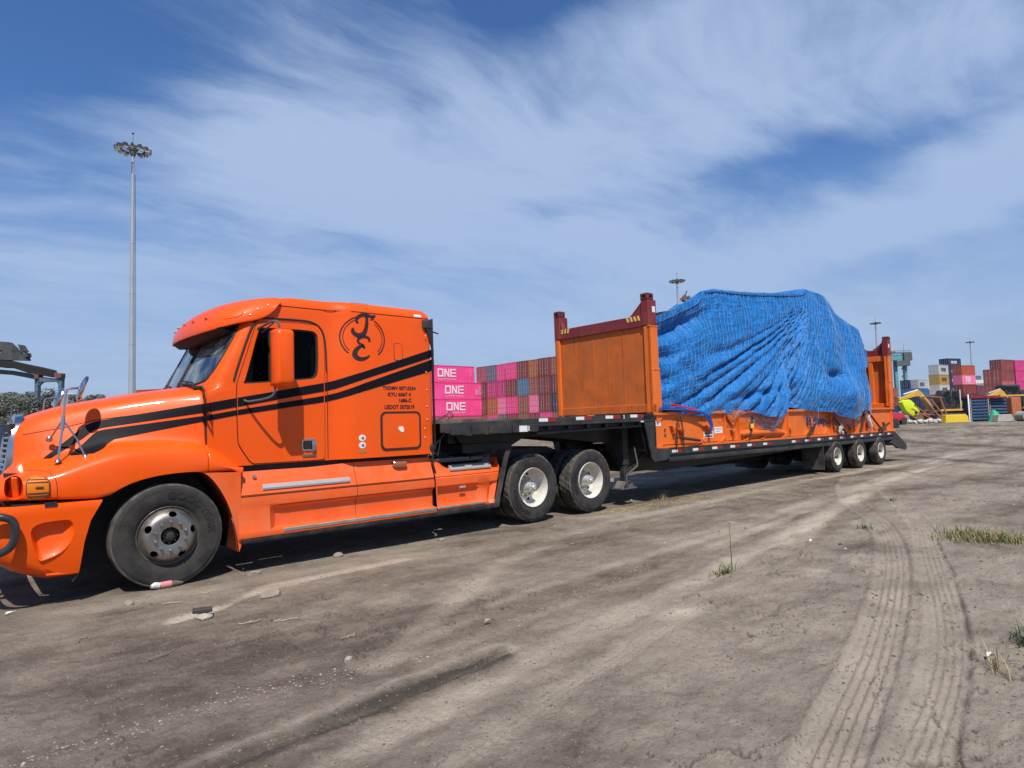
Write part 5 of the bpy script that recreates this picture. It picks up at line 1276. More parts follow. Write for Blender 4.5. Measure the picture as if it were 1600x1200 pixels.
# ---------------------------------------------------------------- flat rack container
FO = mat('flatrack_orange', (.78, .150, .010), .55, var=.12, vscale=2, dust=.22, dustcol=(.50, .17, .06), dscale=1.7, streak=.35, bump=.05, bscale=90)
FO2 = mat('weathered_flatrack_orange', (.56, .118, .010), .6, var=.18, vscale=2.5, dust=.45, dustcol=(.34, .11, .03), dscale=2.2, streak=.65, bump=.08, bscale=90)
FR = mat('dark_red_oxide_paint', (.20, .018, .022), .5, var=.25, vscale=4, dust=.3, dustcol=(.22, .06, .05), streak=.4)
Fk = thing('flat_rack_container', 'orange flat rack container with two dark red topped end walls on the trailer', 'shipping container', TB, TYAW)
HAZ_Y = mat('hazard_yellow', (.75, .52, .10), .5); HAZ_B = mat('hazard_black', (.02, .02, .02), .5)
L_ = 12.19
def end_wall(front):
    s = 1 if front else -1; u0 = 0. if front else L_
    def U(a): return u0+s*a
    e = bpy.data.objects.new('end_wall', None); COL.objects.link(e); e.parent = Fk; e.location = (u0, 0, 0); e.empty_display_size = .3
    def part(bm_, name, m_, **k): 
        bm_.v = [(s*x, y, z) for x, y, z in bm_.v]; return bm_.build(name, m_, e, **k)
    z0 = 1.66
    # panels between seams
    cuts_ = [.13, .66, 1.04, 1.42, 1.79, 2.31]
    for a, c in zip(cuts_[:-1], cuts_[1:]):
        b = MB(); b.box(.030, .048, a+.004, c-.004, 1.80, 3.25); part(b, 'panel', [FO2], smooth=0)
        if c < 2.3: b = MB(); b.box(.022, .034, c-.007, c+.007, 1.80, 3.25); part(b, 'panel_seam', [FO2], smooth=0)
    b = MB(); b.box(.0, .10, .0, 2.438, 1.655, 1.805); b.box(.010, .06, .05, .13, 1.80, 3.25); b.box(.010, .06, 2.31, 2.39, 1.80, 3.25); part(b, 'frame', [FO2], smooth=0, bevel=.006)
    b = MB(); b.box(.05, .16, .12, 2.32, 3.10, 3.26); b.box(.06, .20, .15, 2.3, 1.66, 1.80)
    for v in (.55, 1.22, 1.9): b.box(.05, .15, v-.06, v+.06, 1.7, 3.2)
    part(b, 'inner_frame', [FO], smooth=0, bevel=.006)
    b = MB(); b.box(-.012, .10, .0, 2.438, 3.25, 3.46); part(b, 'top_band', [FR], smooth=0, bevel=.008)
    for v, sg in ((0., 1), (2.438, -1)):
        def Y(a): return v+sg*a
        b = MB(); b.prism([(-.02, 1.655), (.27, 1.655), (.27, 2.2), (.235, 2.5), (.225, 3.25), (-.02, 3.25)], Y(.0), Y(.05)); b.prism([(.20, 1.70), (.262, 1.70), (.255, 2.2), (.225, 2.5), (.215, 3.24), (.17, 3.24)], Y(.05), Y(.13)); b.box(-.02, .02, Y(.0), Y(.13), 1.655, 3.25)
        part(b, 'corner_post', [FO], smooth=0, bevel=.006)
        b = MB(); b.box(-.035, .24, Y(-.006), Y(.03), 3.23, 3.255); b.box(.03, .25, Y(-.008), Y(.03), 2.43, 2.46); part(b, 'post_collar', [FO], smooth=0, bevel=.003)['kind'] = 'stuff'
        b = MB(); b.box(-.03, .215, Y(-.003), Y(.165), 3.256, 3.73)
        if (front and sg > 0) or (not front): b.prism([(Y(.165), 3.72), (Y(.165), 3.45), (Y(.47), 3.45)], .0, .09, axis='x')
        else: b.prism([(Y(.165), 3.60), (Y(.165), 3.45), (Y(.25), 3.45), (Y(.19), 3.60)], .0, .09, axis='x')
        part(b, 'post_top', [FR], smooth=0, bevel=.008)
        b = MB(); b.box(-.038, .15, Y(-.004), Y(.17), 3.732, 3.855); cc = part(b, 'corner_casting', [mat('worn_casting', (.12, .022, .02), .6, var=.3)], smooth=0, bevel=.012)
        c = MB(); c.v = []; c.prism([(.056+.04*math.cos(a), 3.79+.025*math.sin(a)) for a in np.linspace(0, 2*PI, 13)[:-1]], Y(-.05), Y(.06)); c.prism([(Y(.083)+.03*math.cos(a), 3.79+.035*math.sin(a)) for a in np.linspace(0, 2*PI, 13)[:-1]], -.1, .01, axis='x'); c.v = [(s*x, y, z) for x, y, z in c.v]
        cb = c.build('cut', smooth=0); cb.parent = e; boolcut(cc, [cb])
        if sg > 0:
            b = MB(); b.box(.085, .175, Y(-.0065), Y(-.003), 3.50, 3.61); part(b, 'label_sticker', [WHITE], smooth=0)
        # hazard stripes on the band
        ks = 4
        for i in range(ks):
            a0 = .20+i*.085 if (front and sg > 0) or not front else .10+i*.085
            b = MB(); P = [(Y(a0), 3.365), (Y(a0+.045), 3.365), (Y(a0+.075), 3.455), (Y(a0+.03), 3.455)]
            b.prism(P, -.0165, -.012, axis='x'); part(b, 'hazard_stripe', [HAZ_Y], smooth=0)
    return e
end_wall(True); end_wall(False)
# base: side beams with recessed web, flanges, ribs and lashing brackets
b = MB(); b.box(.25, 11.94, .12, 2.32, 1.56, 1.60); b.build('floor', [mat('rack_floor', (.22, .10, .05), .8, var=.3)], Fk, smooth=0)
for v, sg in ((0., 1), (2.438, -1)):
    def Y(a): return v+sg*a
    b = MB(); b.prism([(.02, 1.0), (.30, 1.0), (.30, 1.05), (12.17, .985), (12.17, 1.655), (.02, 1.655)], Y(.055), Y(.075)); b.build('side_web', [FO], Fk, smooth=0)
    b = MB(); b.box(.0, L_, Y(.0), Y(.16), 1.60, 1.655); b.build('top_flange', [FO], Fk, smooth=0, bevel=.006)
    b = MB(); b.prism([(.0, .985), (.0, 1.035), (L_, .985), (L_, .935)], Y(.0), Y(.16)); b.build('bottom_flange', [FO], Fk, smooth=0)
    for u in (.02, 2.42, 2.98, 5.2, 7.6, 9.1, 9.75, 11.95):
        b = MB(); b.box(u, u+.025, Y(.005), Y(.06), 1.03 if u < 6 else 1.0, 1.60); b.build('rib', [FO], Fk, smooth=0)
    b = MB()
    b.prism([(2.45, 1.60), (3.0, 1.60), (2.75, 1.36), (2.70, 1.36)], Y(.0), Y(.03)); b.prism([(.10, 1.60), (.40, 1.60), (.15, 1.45)], Y(.03), Y(.05)); b.build('gusset', [FO], Fk, smooth=0)['kind'] = 'stuff'
    # Y-shaped lashing brackets
    for u, z in ((.62, 1.335), (.88, 1.26), (1.80, 1.30), (2.75, 1.20), (4.2, 1.17), (5.3, 1.17), (6.5, 1.17), (7.8, 1.17), (8.8, 1.15), (10.1, 1.17), (11.35, 1.17)):
        b = MB(); b.prism([(u-.09, z+.06), (u-.06, z+.075), (u, z+.01), (u+.06, z+.075), (u+.09, z+.06), (u+.025, z-.03), (u+.02, z-.09), (u-.02, z-.09), (u-.025, z-.03)], Y(-.01), Y(.06)); b.build('lashing_bracket', [FO2], Fk, smooth=0)
    for u in (1.55, 2.30, 3.3, 4.0, 5.0, 6.1, 7.2):
        b = MB(); b.prism([(u-.14, 1.04), (u-.05, 1.05), (u+.10, 1.14), (u+.12, 1.12), (u-.02, 1.0), (u-.14, 1.0)], Y(.0), Y(.04)); b.build('twist_hook', [FO], Fk, smooth=0)
def local_part(b, name, m_, par, **k): return b.build(name, m_, par, **k)
# bulged orange beam casing low on the web (mid part)
b = MB(); b.tube([(3.0, .045, 1.16), (3.4, .03, 1.17), (4.6, .03, 1.16), (5.0, .045, 1.12)], [.05, .085, .085, .05], 12); b.build('stake_tube', [FO], Fk)
# stickers and writing on the web
def plate2(u0, u1, z0, z1, m_, name='sticker', par=None, v=.0535):
    b = MB(); b.box(u0, u1, v-.002, v, z0, z1); return b.build(name, [m_], par or Fk, smooth=0)
plate2(.10, .27, 1.40, 1.51, WHITE, v=.052)
def textbox(body, u0, u1, z0, z1, m_, par, bold=.02, v=.051):
    tv, tf = text2d(body, 1, bold, 'LEFT'); V = fit2d(tv, u0, u1, z0, z1); b = MB(); b.add([(x, v, z) for x, z in V], tf); return b.build('lettering', [m_], par, smooth=0)
def smudges(par, rows, m_):
    b = MB()
    for (u0, u1, z0, z1) in rows:
        u = u0
        while u < u1-.005: w_ = random.uniform(.012, .03); b.box(u, min(u+w_, u1), .0495, .051, z0, z1); u += w_+.008
    q = b.build('worn_print', [m_], par, smooth=0); q['kind'] = 'stuff'
p1 = plate2(1.68, 2.03, 1.12, 1.25, WHITE); smudges(p1, [(1.71, 2.0, 1.19, 1.235), (1.71, 2.0, 1.135, 1.17)], DARK)
p2 = plate2(2.08, 2.38, 1.20, 1.33, WHITE); smudges(p2, [(2.11, 2.35, 1.28, 1.30), (2.13, 2.30, 1.235, 1.25)], mat('grey_print', (.3, .3, .32), .5))
textbox('E', .37, .43, 1.28, 1.345, DARK, Fk, .03, .0525); textbox('E', .37, .43, 1.19, 1.25, DARK, Fk, .03, .0525)
NAVY = mat('navy_print', (.012, .02, .09), .5)
textbox('Hapag-Lloyd', 6.62, 7.95, 1.20, 1.48, NAVY, Fk, .03)
b = MB(); b.prism([(6.25, 1.24), (6.36, 1.24), (6.36, 1.46), (6.25, 1.46)], .051, .0535); b.prism([(6.40, 1.24), (6.51, 1.24), (6.51, 1.46), (6.40, 1.46)], .051, .0535); b.prism([(6.25, 1.32), (6.51, 1.36), (6.51, 1.40), (6.25, 1.36)], .050, .0525); b.build('company_mark', [NAVY], Fk, smooth=0)
# ---------------------------------------------------------------- tarpaulin over the load
def tarp_top(u):
    return lerp_tab([(.25, 3.40), (.9, 3.64), (1.6, 3.90), (2.25, 4.20), (2.7, 4.29), (3.6, 4.34), (4.8, 4.44), (6.0, 4.56), (6.9, 4.68), (7.2, 4.82), (7.42, 4.79), (8.0, 4.78), (8.5, 4.72), (8.75, 4.58), (9.0, 4.34), (9.5, 4.20), (10.1, 4.08), (10.38, 3.99), (10.5, 3.80)], u)
def tarp_hem(u):
    return lerp_tab([(.25, 1.78), (.6, 1.64), (1.3, 1.565), (2.7, 1.60), (3.2, 1.66), (3.6, 1.60), (4.05, 1.51), (4.5, 1.48), (4.9, 1.55), (5.2, 1.68), (5.5, 1.78), (5.75, 1.70), (6.0, 1.63), (6.6, 1.60), (7.4, 1.56), (7.8, 1.45), (8.3, 1.36), (8.9, 1.42), (9.3, 1.56), (9.7, 1.62), (10.1, 1.70), (10.5, 1.8)], u)
AP = (7.15, 4.62)
def fold_disp(u, z):
    """outward push of the cloth (m) on the near face"""
    u = np.asarray(u, float); z = np.asarray(z, float)
    du = np.maximum(AP[0]-u, 0.02); drop = np.maximum(AP[1]-z, 0.)
    c = drop/np.power(du+.12, .78)
    r = np.hypot(u-AP[0], z-AP[1])
    w = vnoise(c*2.2+3, u*.35, 5)*.55+vnoise(u*1.1, z*1.1, 8)*.25
    def ridge(x): return 1-np.abs(np.sin(x))**.7*2
    L = sm(.30, .55, c)*sm(0.2, 1.0, r)*(1-sm(2.0, 3.4, c))*sm(7.3, 6.9, u)
    cw_ = c*(1+.05*(vnoise(u*.45, z*.3, 6)-.5))
    d = L*.020*ridge(c*17.+w*4.+1.)
    for ci, wi, dp in ((.30, .012, .025), (.43, .016, .03), (.52, .012, .05), (.60, .015, .14), (.66, .014, .10), (.735, .018, .15), (.83, .017, .10), (.93, .022, .15), (1.05, .021, .10), (1.18, .026, .15), (1.34, .028, .10), (1.52, .035, .14), (1.75, .04, .10), (2.0, .05, .12)):
        q_ = (cw_-ci)/wi; d = d-L*dp*.85*np.exp(-1.3*np.abs(q_))*np.clip(-.35+2.4*vnoise(u*.7+ci*19, z*.25+ci*7, 9), .05, 1.35)+L*dp*.32*np.exp(-((q_+1.9)/1.2)**2)*np.clip(-.2+1.8*vnoise(u*.6+ci*11, z*.3, 10), .1, 1.2)
    # long steep pleats just left of the apex down to the swag
    ph = (u-AP[0])/(drop+.5); P = sm(-1.2, -.75, ph)*(1-sm(-.02, .12, ph))
    d = d+P*.032*ridge(ph*13+w*3)*sm(.2, 1.2, drop)
    # fine gathers under the top edge, left half
    tt = np.interp(u, [0, 2.3, 7.15], [3.3, 4.15, 4.6])
    G = (1-sm(.0, 1.7, tt-z))*sm(.4, 1.2, u)*(1-sm(6.2, 7.0, u)); d = d+G*.020*np.sin(u*13+2.2*np.sin(z*1.3)+z*2.+5*vnoise(u*.9, z*.5, 77))
    # right part: drop lines
    Rr_ = sm(7.2, 7.6, u); d = d+Rr_*(.035*np.sin((u-.16*(4.5-z))*4.1+1.6*vnoise(u*.8, z*.7, 14))+.020*np.sin((u+.3*(4.5-z))*7.7+3*vnoise(u*1.2, z, 15)))
    d = d-Rr_*.06*np.exp(-((u-8.75-.10*np.sin(z*3))/.05)**2)*sm(1.9, 2.3, z)*(1-sm(3.3, 3.6, z))
    # bulging big forms of the machine below
    d = d+.22*np.exp(-(((u-8.3)/1.5)**2+((z-2.0)/.55)**2))+.10*np.exp(-(((u-4.6)/1.0)**2+((z-1.9)/.45)**2))
    d = d-.26*np.exp(-(((u-5.55)/.35)**2+((z-1.90)/.4)**2))-.10*np.exp(-(((u-3.9)/1.2)**2+((z-2.05-.10*(u-3.9))/.08)**2))
    d = d-.22*np.exp(-(((u-7.75)/.34)**2+((z-2.52)/.13)**2))
    d = d-.22*np.exp(-(((u-1.1)/1.0)**2+((z-3.33-.33*(u-1.1))/.13)**2))-.14*np.exp(-(((u-.45)/.4)**2+((z-2.7)/.12)**2))
    d = d-.10*np.exp(-(((u-2.6)/.9)**2+((z-2.95-.25*(u-2.6))/.12)**2))+.07*np.exp(-(((u-3.0)/.7)**2+((z-3.12-.3*(u-3.0))/.1)**2))
    d = d+.06*(vnoise(u*1.2, z*1.4, 31)-.5)+.035*(vnoise(u*3.1, z*3.3, 32)-.5)+.030*(vnoise(u*7+z*2, z*6-u, 33)-.5)+.016*(vnoise(u*17+z*5, z*14-u*3, 34)-.5)-.035*np.abs(vnoise(u*2.3-z*1.4, z*2.0+u*.9, 35)-.5)
    return d
def tarp_point(u, t, rawoff=0.):
    """t 0..1 near hem -> near top edge ; 1..2 across the top ; 2..3 down the far side"""
    u = np.asarray(u, float); t = np.asarray(t, float)
    top = np.vectorize(tarp_top)(u); hem = np.vectorize(tarp_hem)(u)
    vtop = np.interp(u, [0, 2.2, 4, 7.2, 8.6, 9.2, 11.1], [.10, .28, .30, .30, .32, .30, .30]); vhem = np.interp(u, [0, 1, 3.3, 4.5, 5.5, 8.2, 9.5, 11.1], [.03, .0, -.02, -.12, .02, -.16, -.10, .12])
    # plan shape closes in towards both ends
    tn = np.clip(t, 0, 1); z = hem+(top-hem)*tn
    bulge = .10*np.sin(np.clip(tn, 0, 1)*PI)
    v = vhem*(1-tn)+vtop*tn**1.5-bulge*.6
    fd = fold_disp(u, z)*(1-np.clip((tn-.93)/.07, 0, 1)*.6)
    v = v-fd-rawoff
    z = z+np.where(tn > .93, (tn-.93)*.5*0, 0)
    # top
    k = np.clip(t-1, 0, 1); Wd = np.interp(u, [.28, 1.0, 2.3], [.75, 1.35, 2.44]); v = np.where(t > 1, vtop-fd+(Wd-2*vtop+fd)*k-rawoff*(1-k), v)
    sag = -.03*np.sin(k*PI)*np.interp(u, [0, 2.3, 3.5, 6, 7.2, 8, 11], [.3, .4, 1, 1, .3, .1, .1])+.05*np.sin(k*PI)
    far_ = np.interp(u, [.28, 2.3, 4.0], [1.0, .85, 0]); z = np.where(t > 1, top+sag*(t <= 2)+rawoff-far_*k, z)
    k2 = np.clip(t-2, 0, 1); v = np.where(t > 2, Wd-vtop+(vtop+.05)*k2, v); z = np.where(t > 2, top-far_+(1.65-top+far_)*k2, z)
    return u, v, z
def end_u(s):
    return s
nu, = (420,)
us_ = np.linspace(.28, 10.52, nu)
ts_ = np.concatenate([np.linspace(0, .93, 150), np.linspace(.94, 1.08, 12), np.linspace(1.12, 1.92, 16), np.linspace(1.95, 3, 24)])
Ug, Tg = np.meshgrid(us_, ts_, indexing='ij')
X_, Yv, Zv = tarp_point(Ug, Tg)
# rear end of the load leans: overhang, notch and lower bulge
rear = sm(9.7, 10.5, Ug)
prof = np.interp(Zv, [1.3, 1.6, 2.0, 2.35, 2.6, 2.75, 2.85, 3.0, 3.6, 4.0], [-.55, -.15, -.02, -.0, -.22, -.32, .12, .24, .26, .18])
X_ = X_+rear*prof+.05*(vnoise(Ug*2, Zv*2, 55)-.5)
b = MB(); n1, n2 = X_.shape
P = np.stack([X_, Yv, Zv], -1)
b.v = [tuple(p) for p in P.reshape(-1, 3)]
b.f = [(i*n2+j, i*n2+j+1, (i+1)*n2+j+1, (i+1)*n2+j) for i in range(n1-1) for j in range(n2-1)]
b.mi = [0]*len(b.f)
# end closures: fan the last and first sections in to the middle
for i_, du_ in ((n1-1, .0), (0, .0)):
    sec = P[i_]; m_ = 8; rings = []
    cen = np.array([sec[:, 0].mean(), 1.22, 2.6])
    for q in range(m_+1):
        k = q/m_; rr_ = sec*(1-k)+np.array([sec[:, 0], np.full(n2, 1.22), sec[:, 2]*.0+2.6]).T*k
        rr_[:, 0] = sec[:, 0]+(.10*math.sin(k*PI))*(1 if i_ else -1)+.05*(vnoise(sec[:, 2]*3+q, sec[:, 1]*3, 66)-.5)*min(1, q)
        rings.append([tuple(p) for p in rr_])
    b.loft(rings, False)
TARP = bpy.data.materials.new('blue_tarpaulin'); TARP.use_nodes = True; h = N(TARP.node_tree); bs = TARP.node_tree.nodes['Principled BSDF']
tc = h.n('ShaderNodeTexCoord').outputs['Object']
col_ = h.ramp(h.noise(tc, 1.3, 6, .6), [(.3, (.001, .115, .36)), (.7, (.002, .175, .53))])
wv_ = h.noise(h.mapping(tc, (1, 1, 2.2)), 34, 5, .75)
col_ = h.mix(h.math('MULTIPLY', h.maprange(wv_, .52, .72), .38), col_, (.01, .27, .62))
h.put(bs.inputs['Base Color'], col_); bs.inputs['Roughness'].default_value = .38; bs.inputs['Specular IOR Level'].default_value = .45
bn = h.n('ShaderNodeBump'); bn.inputs['Strength'].default_value = 1.; bn.inputs['Distance'].default_value = .042
r1_ = h.math('ABSOLUTE', h.math('SUBTRACT', h.noise(h.mapping(tc, (1, 1, 1), (0, .5, 0)), 3.2, 4, .55, .6), .5)); r2_ = h.math('ABSOLUTE', h.math('SUBTRACT', h.noise(tc, 8.5, 4, .6, .4), .5))
hh_ = h.math('ADD', h.math('MULTIPLY', r1_, -1.6), h.math('MULTIPLY', r2_, -1.0)); h.put(bn.inputs['Height'], h.math('ADD', h.math('ADD', hh_, h.math('MULTIPLY', h.noise(tc, 12, 6, .7), .5)), h.math('MULTIPLY', h.noise(tc, 45, 3, .6), .12))); h.t.links.new(bn.outputs[0], bs.inputs['Normal'])
tp = b.build('tarpaulin', [TARP], None, smooth=60); tp.location = TB; tp.rotation_euler = (0, 0, TYAW)
tag(tp, 'crumpled blue tarpaulin draped over a bulky load between the two orange end walls', 'tarpaulin')
# stitched hem along the top edge
b = MB(); uu = np.linspace(2.3, 7.2, 60); x, v, z = tarp_point(uu, np.full(60, .975)); b.tube([(a, c-.012, d) for a, c, d in zip(x, v, z)], .011, 5)
uu = np.linspace(.3, 2.1, 24); x, v, z = tarp_point(uu, np.full(24, .93)); b.tube([(a, c-.012, d) for a, c, d in zip(x, v, z)], .011, 5)
b.build('hem_seam', [mat('dark_blue_seam', (.004, .03, .16), .6)], tp)['kind'] = 'stuff'
# dark hidden load just visible under the hem
ld_ = MB(); ld_.box(.9, 10.3, .25, 2.2, 1.62, 2.3); ld_.box(2.2, 9.0, .5, 1.95, 2.2, 3.9); ld_.prism([(7.2, 1.60), (9.4, 1.60), (9.9, 1.75), (9.9, 2.2), (7.2, 2.2)], -.02, 2.3)
lo2 = ld_.build('covered_machine', [mat('dark_machine', (.03, .035, .045), .7)], None, smooth=0); lo2.location = TB; lo2.rotation_euler = (0, 0, TYAW)
tag(lo2, 'dark machinery hidden under the blue tarpaulin, glimpsed beneath its hem', 'machine')
# ---------------------------------------------------------------- cargo net
NET = mat('net_twine', (.16, .31, .52), .85)
b = MB()
def smooth_surface(U, T_, off):
    x, v, z = tarp_point(U, T_, off); rear = sm(9.7, 10.5, U); x = x+rear*np.interp(z, [1.3, 1.6, 2.0, 2.35, 2.6, 2.75, 2.85, 3.0, 3.6, 4.0], [-.55, -.15, -.02, -.0, -.22, -.32, .12, .24, .26, .18]); return x, v, z
def netline(U, T_, r=.0027):
    x, v, z = smooth_surface(U, T_, .016); b.tube([(p, q, s_) for p, q, s_ in zip(x, v, z)], r, 3, cap=False)
for i in range(78):     # falling strands
    ut = .35+i*.145; tt = np.linspace(1.25, 0.0 if (ut < 2.0 or ut > 9.7) else -.0, 44)
    tn = np.clip(tt, 0, 1); sk = np.interp(ut, [.3, 2, 5, 7, 8.5, 11], [-.1, -.35, -1.7, -1.3, -1.0, -.5])
    U = ut+sk*(1-tn)**1.6+.02*np.sin(tt*25+i)+.03*(vnoise(tt*4, np.full_like(tt, i*.37), 91)-.5)
    ok = (U > .32) & (U < 10.45)
    if ok.sum() > 5: netline(U[ok], np.clip(tt, .002, 2)[ok])
for j in range(17):     # cross strands
    t0 = .04+j*.064
    U = np.linspace(.35, 10.4, 120)
    T_ = t0+.10*np.sin((U-1)*.55+.2)*(1-min(1, t0))*1.1-.06*sm(2, 6, U)*(1-sm(7, 8.5, U))*math.sin(min(1, t0)*PI)+.006*np.sin(U*9+j)
    netline(U, np.clip(T_, .003, 1.3), .0022)
for i in range(42):     # diagonal set, right-hand part
    ut = 6.0+i*.16; tt = np.linspace(1.0, .0, 40); U = ut-2.3*(1-tt)**1.25
    ok = (U > 5.0) & (U < 10.4)
    if ok.sum() > 5: netline(U[ok], np.clip(tt, .003, 1)[ok], .0027)
# slack skirts gathered to hooks on the beam
def tent(hook, ua, ub, n_, zf=None):
    for i in range(n_):
        u = ua+(ub-ua)*i/(n_-1); t = .06; x, v, z = smooth_surface(np.array([u]), np.array([t]), .02); a = Vector((float(x[0]), float(v[0]), float(z[0]))); h_ = Vector(hook)
        P_ = []
        for k in range(9):
            q = k/8; p = a.lerp(h_, q); p.y -= .05*math.sin(q*PI); p.z -= .03*math.sin(q*PI); P_.append(tuple(p))
        b.tube(P_, .0036, 3, cap=False)
    for q in (.25, .5, .75):
        P_ = []
        for i in range(n_):
            u = ua+(ub-ua)*i/(n_-1); x, v, z = smooth_surface(np.array([u]), np.array([.06]), .02); a = Vector((float(x[0]), float(v[0]), float(z[0]))); p = a.lerp(Vector(hook), q); p.y -= .05*math.sin(q*PI); p.z -= .03*math.sin(q*PI)-.02*math.sin(i*2.); P_.append(tuple(p))
        b.tube(P_, .0034, 3, cap=False)
tent((4.2, -.035, 1.17), 3.0, 5.6, 22); tent((4.2, -.035, 1.18), 2.2, 3.2, 7); tent((6.5, -.035, 1.17), 5.4, 6.6, 7); tent((8.8, -.03, 1.14), 6.6, 9.3, 12); tent((9.9, -.03, 1.2), 9.0, 10.4, 8); tent((2.75, -.03, 1.5), 2.0, 2.9, 5)
nt_ = b.build('cargo_net', [NET], None, smooth=0); nt_.location = TB; nt_.rotation_euler = (0, 0, TYAW)
tag(nt_, 'pale blue-white mesh cargo net stretched over the blue tarpaulin and hooked to the orange beam', 'cargo net')
# ---------------------------------------------------------------- lashings
def loc_thing(o, label, cat, group=None, kind=None):
    o.location = TB; o.rotation_euler = (0, 0, TYAW); return tag(o, label, cat, group, kind)
def chain(pts, n, name, label, m_, s_=.03):
    b = MB(); pts = [Vector(p) for p in pts]; L = [(pts[i+1]-pts[i]).length for i in range(len(pts)-1)]; tot = sum(L)
    for i in range(n):
        d = (i+.5)/n*tot; k = 0
        while k < len(L)-1 and d > L[k]: d -= L[k]; k += 1
        t = (pts[k+1]-pts[k]).normalized(); c = pts[k]+t*d; sd = Vector((0, 1, 0)) if i % 2 else t.cross(Vector((0, 1, 0))).normalized(); hl = tot/n*.75
        P = [tuple(c+t*hl*math.cos(a)+sd*s_*.55*math.sin(a)) for a in np.linspace(0, 2*PI, 11)[:-1]]
        b.tube(P, s_*.2, 5, closed=True)
    return loc_thing(b.build(name, [m_], None), label, 'chain', 'lashing chains on the flat rack beam')
CH = mat('rusty_chain', (.10, .05, .035), .6, .4, var=.4)
chain([(.70, -.03, 1.58), (.66, -.035, 1.3), (.62, -.03, .96)], 22, 'lashing_chain', 'rusty chain before the orange beam, left one of the pair by the black lever', CH)
chain([(.80, -.03, 1.58), (.84, -.035, 1.3), (.86, -.03, .92)], 22, 'lashing_chain', 'rusty chain before the orange beam, right one of the pair by the black lever', CH)
b = MB(); b.tube([(.74, -.04, 1.165), (1.40, -.04, 1.085)], .028, 10); b.tube([(.66, -.04, 1.175), (.74, -.04, 1.165)], .014, 8); o = b.build('load_binder', [mat('black_bar', (.03, .028, .027), .5)], None)
loc_thing(o, 'black tensioning lever lying aslant on the orange beam at its front end', 'load binder')
b = MB(); b.tube([(1.40, -.04, 1.085), (1.46, -.04, 1.12), (1.52, -.04, 1.05)], .010, 6); q = b.build('hook', [FO], o)
b = MB(); b.tube([(10.7, -.04, 1.02), (11.2, -.04, 1.10), (11.55, -.04, 1.19)], .032, 10); loc_thing(b.build('load_binder', [MATS['black_bar']], None), 'black tensioning lever on the orange beam near the rear end wall', 'load binder')
STR = mat('dark_strap', (.025, .02, .02), .7)
for i, (a, c, lb) in enumerate((((6.55, 1.30), (6.05, 1.02), 'short dark strap crossing the blue maker mark on the orange beam'), ((7.75, 1.35), (8.35, .98), 'dark strap with a ratchet in the middle of the orange beam'), ((9.75, 1.62), (9.35, 1.0), 'dark strap running down left to the deck beside the white-wrapped lashing'), ((9.82, 1.62), (10.95, .98), 'dark strap running down right to the black lever near the rear wall'), ((3.45, 1.55), (3.30, 1.08), 'short dark strap hanging beside the bulging orange tube'))):
    b = MB(); b.beam((a[0], -.05, a[1]), (c[0], -.05, c[1]), .012, .05, up=(0, 1, 0)); o = b.build('lashing_strap', [STR], None, smooth=0); loc_thing(o, lb, 'strap', 'dark lashing straps on the flat rack')
    b = MB(); m0 = ((a[0]+c[0])/2, (a[1]+c[1])/2)
    if i in (1, 4): b.box(m0[0]-.05, m0[0]+.05, -.09, -.05, m0[1]-.05, m0[1]+.05); b.build('ratchet', [SILVER if i == 1 else HAZ_Y], o, smooth=0, bevel=.008)
BLU = mat('blue_rope', (.02, .09, .38), .7); REDR = mat('red_strap', (.52, .03, .03), .6)
b = MB()
for i in range(9):
    dy = -.02-.012*i; dz = .022*(i % 3); b.tube(smooth_poly([(.12+.03*i, -.02, 1.70+dz), (.7, -.05, 1.69+dz+.02*math.sin(i)), (1.25+.02*i, -.07, 1.68-dz), (1.52+.02*i, -.09, 1.60), (1.68+.02*i, -.08, 1.42+.03*math.sin(i*3)), (1.78+.03*math.sin(i*2), -.06, 1.30-.04*(i % 3))], 2, False), .0085, 6)
loc_thing(b.build('blue_rope_bundle', [BLU], None), 'bundle of blue rope lying on the beam and hanging down over its side', 'rope')
b = MB()
for i in range(6):
    b.tube(smooth_poly([(.25, .02+.01*i, 1.83-.022*i), (.6, -.02, 1.80-.018*i+.01*math.sin(i*2.2)), (1.0, -.04, 1.74-.014*i), (1.35+.03*i, -.03, 1.69-.01*i)], 2, False), .011, 6)
loc_thing(b.build('red_strap_bundle', [REDR], None), 'tangle of red straps lying on the beam just behind the front end wall', 'strap')
b = MB()
for (u, z, r_) in ((7.95, 1.12, .07), (8.02, 1.22, .06), (7.9, 1.05, .05), (8.1, 1.02, .045)): b.sphere((u, -.06, z), r_, 10, sc=(1, .6, 1.2))
loc_thing(b.build('tied_rag', [mat('grey_rag', (.42, .40, .40), .9)], None), 'knotted pale grey rag tied to the strap in the middle of the orange beam', 'rag')
b = MB(); b.tube([(9.98, -.05, 1.45), (9.93, -.06, 1.30), (10.02, -.06, 1.15), (10.08, -.05, 1.02)], [.03, .055, .06, .03], 10); loc_thing(b.build('wrapped_lashing', [mat('pale_wrap', (.60, .52, .44), .8)], None), 'white-wrapped lashing beside the two dark straps near the rear wall', 'lashing')
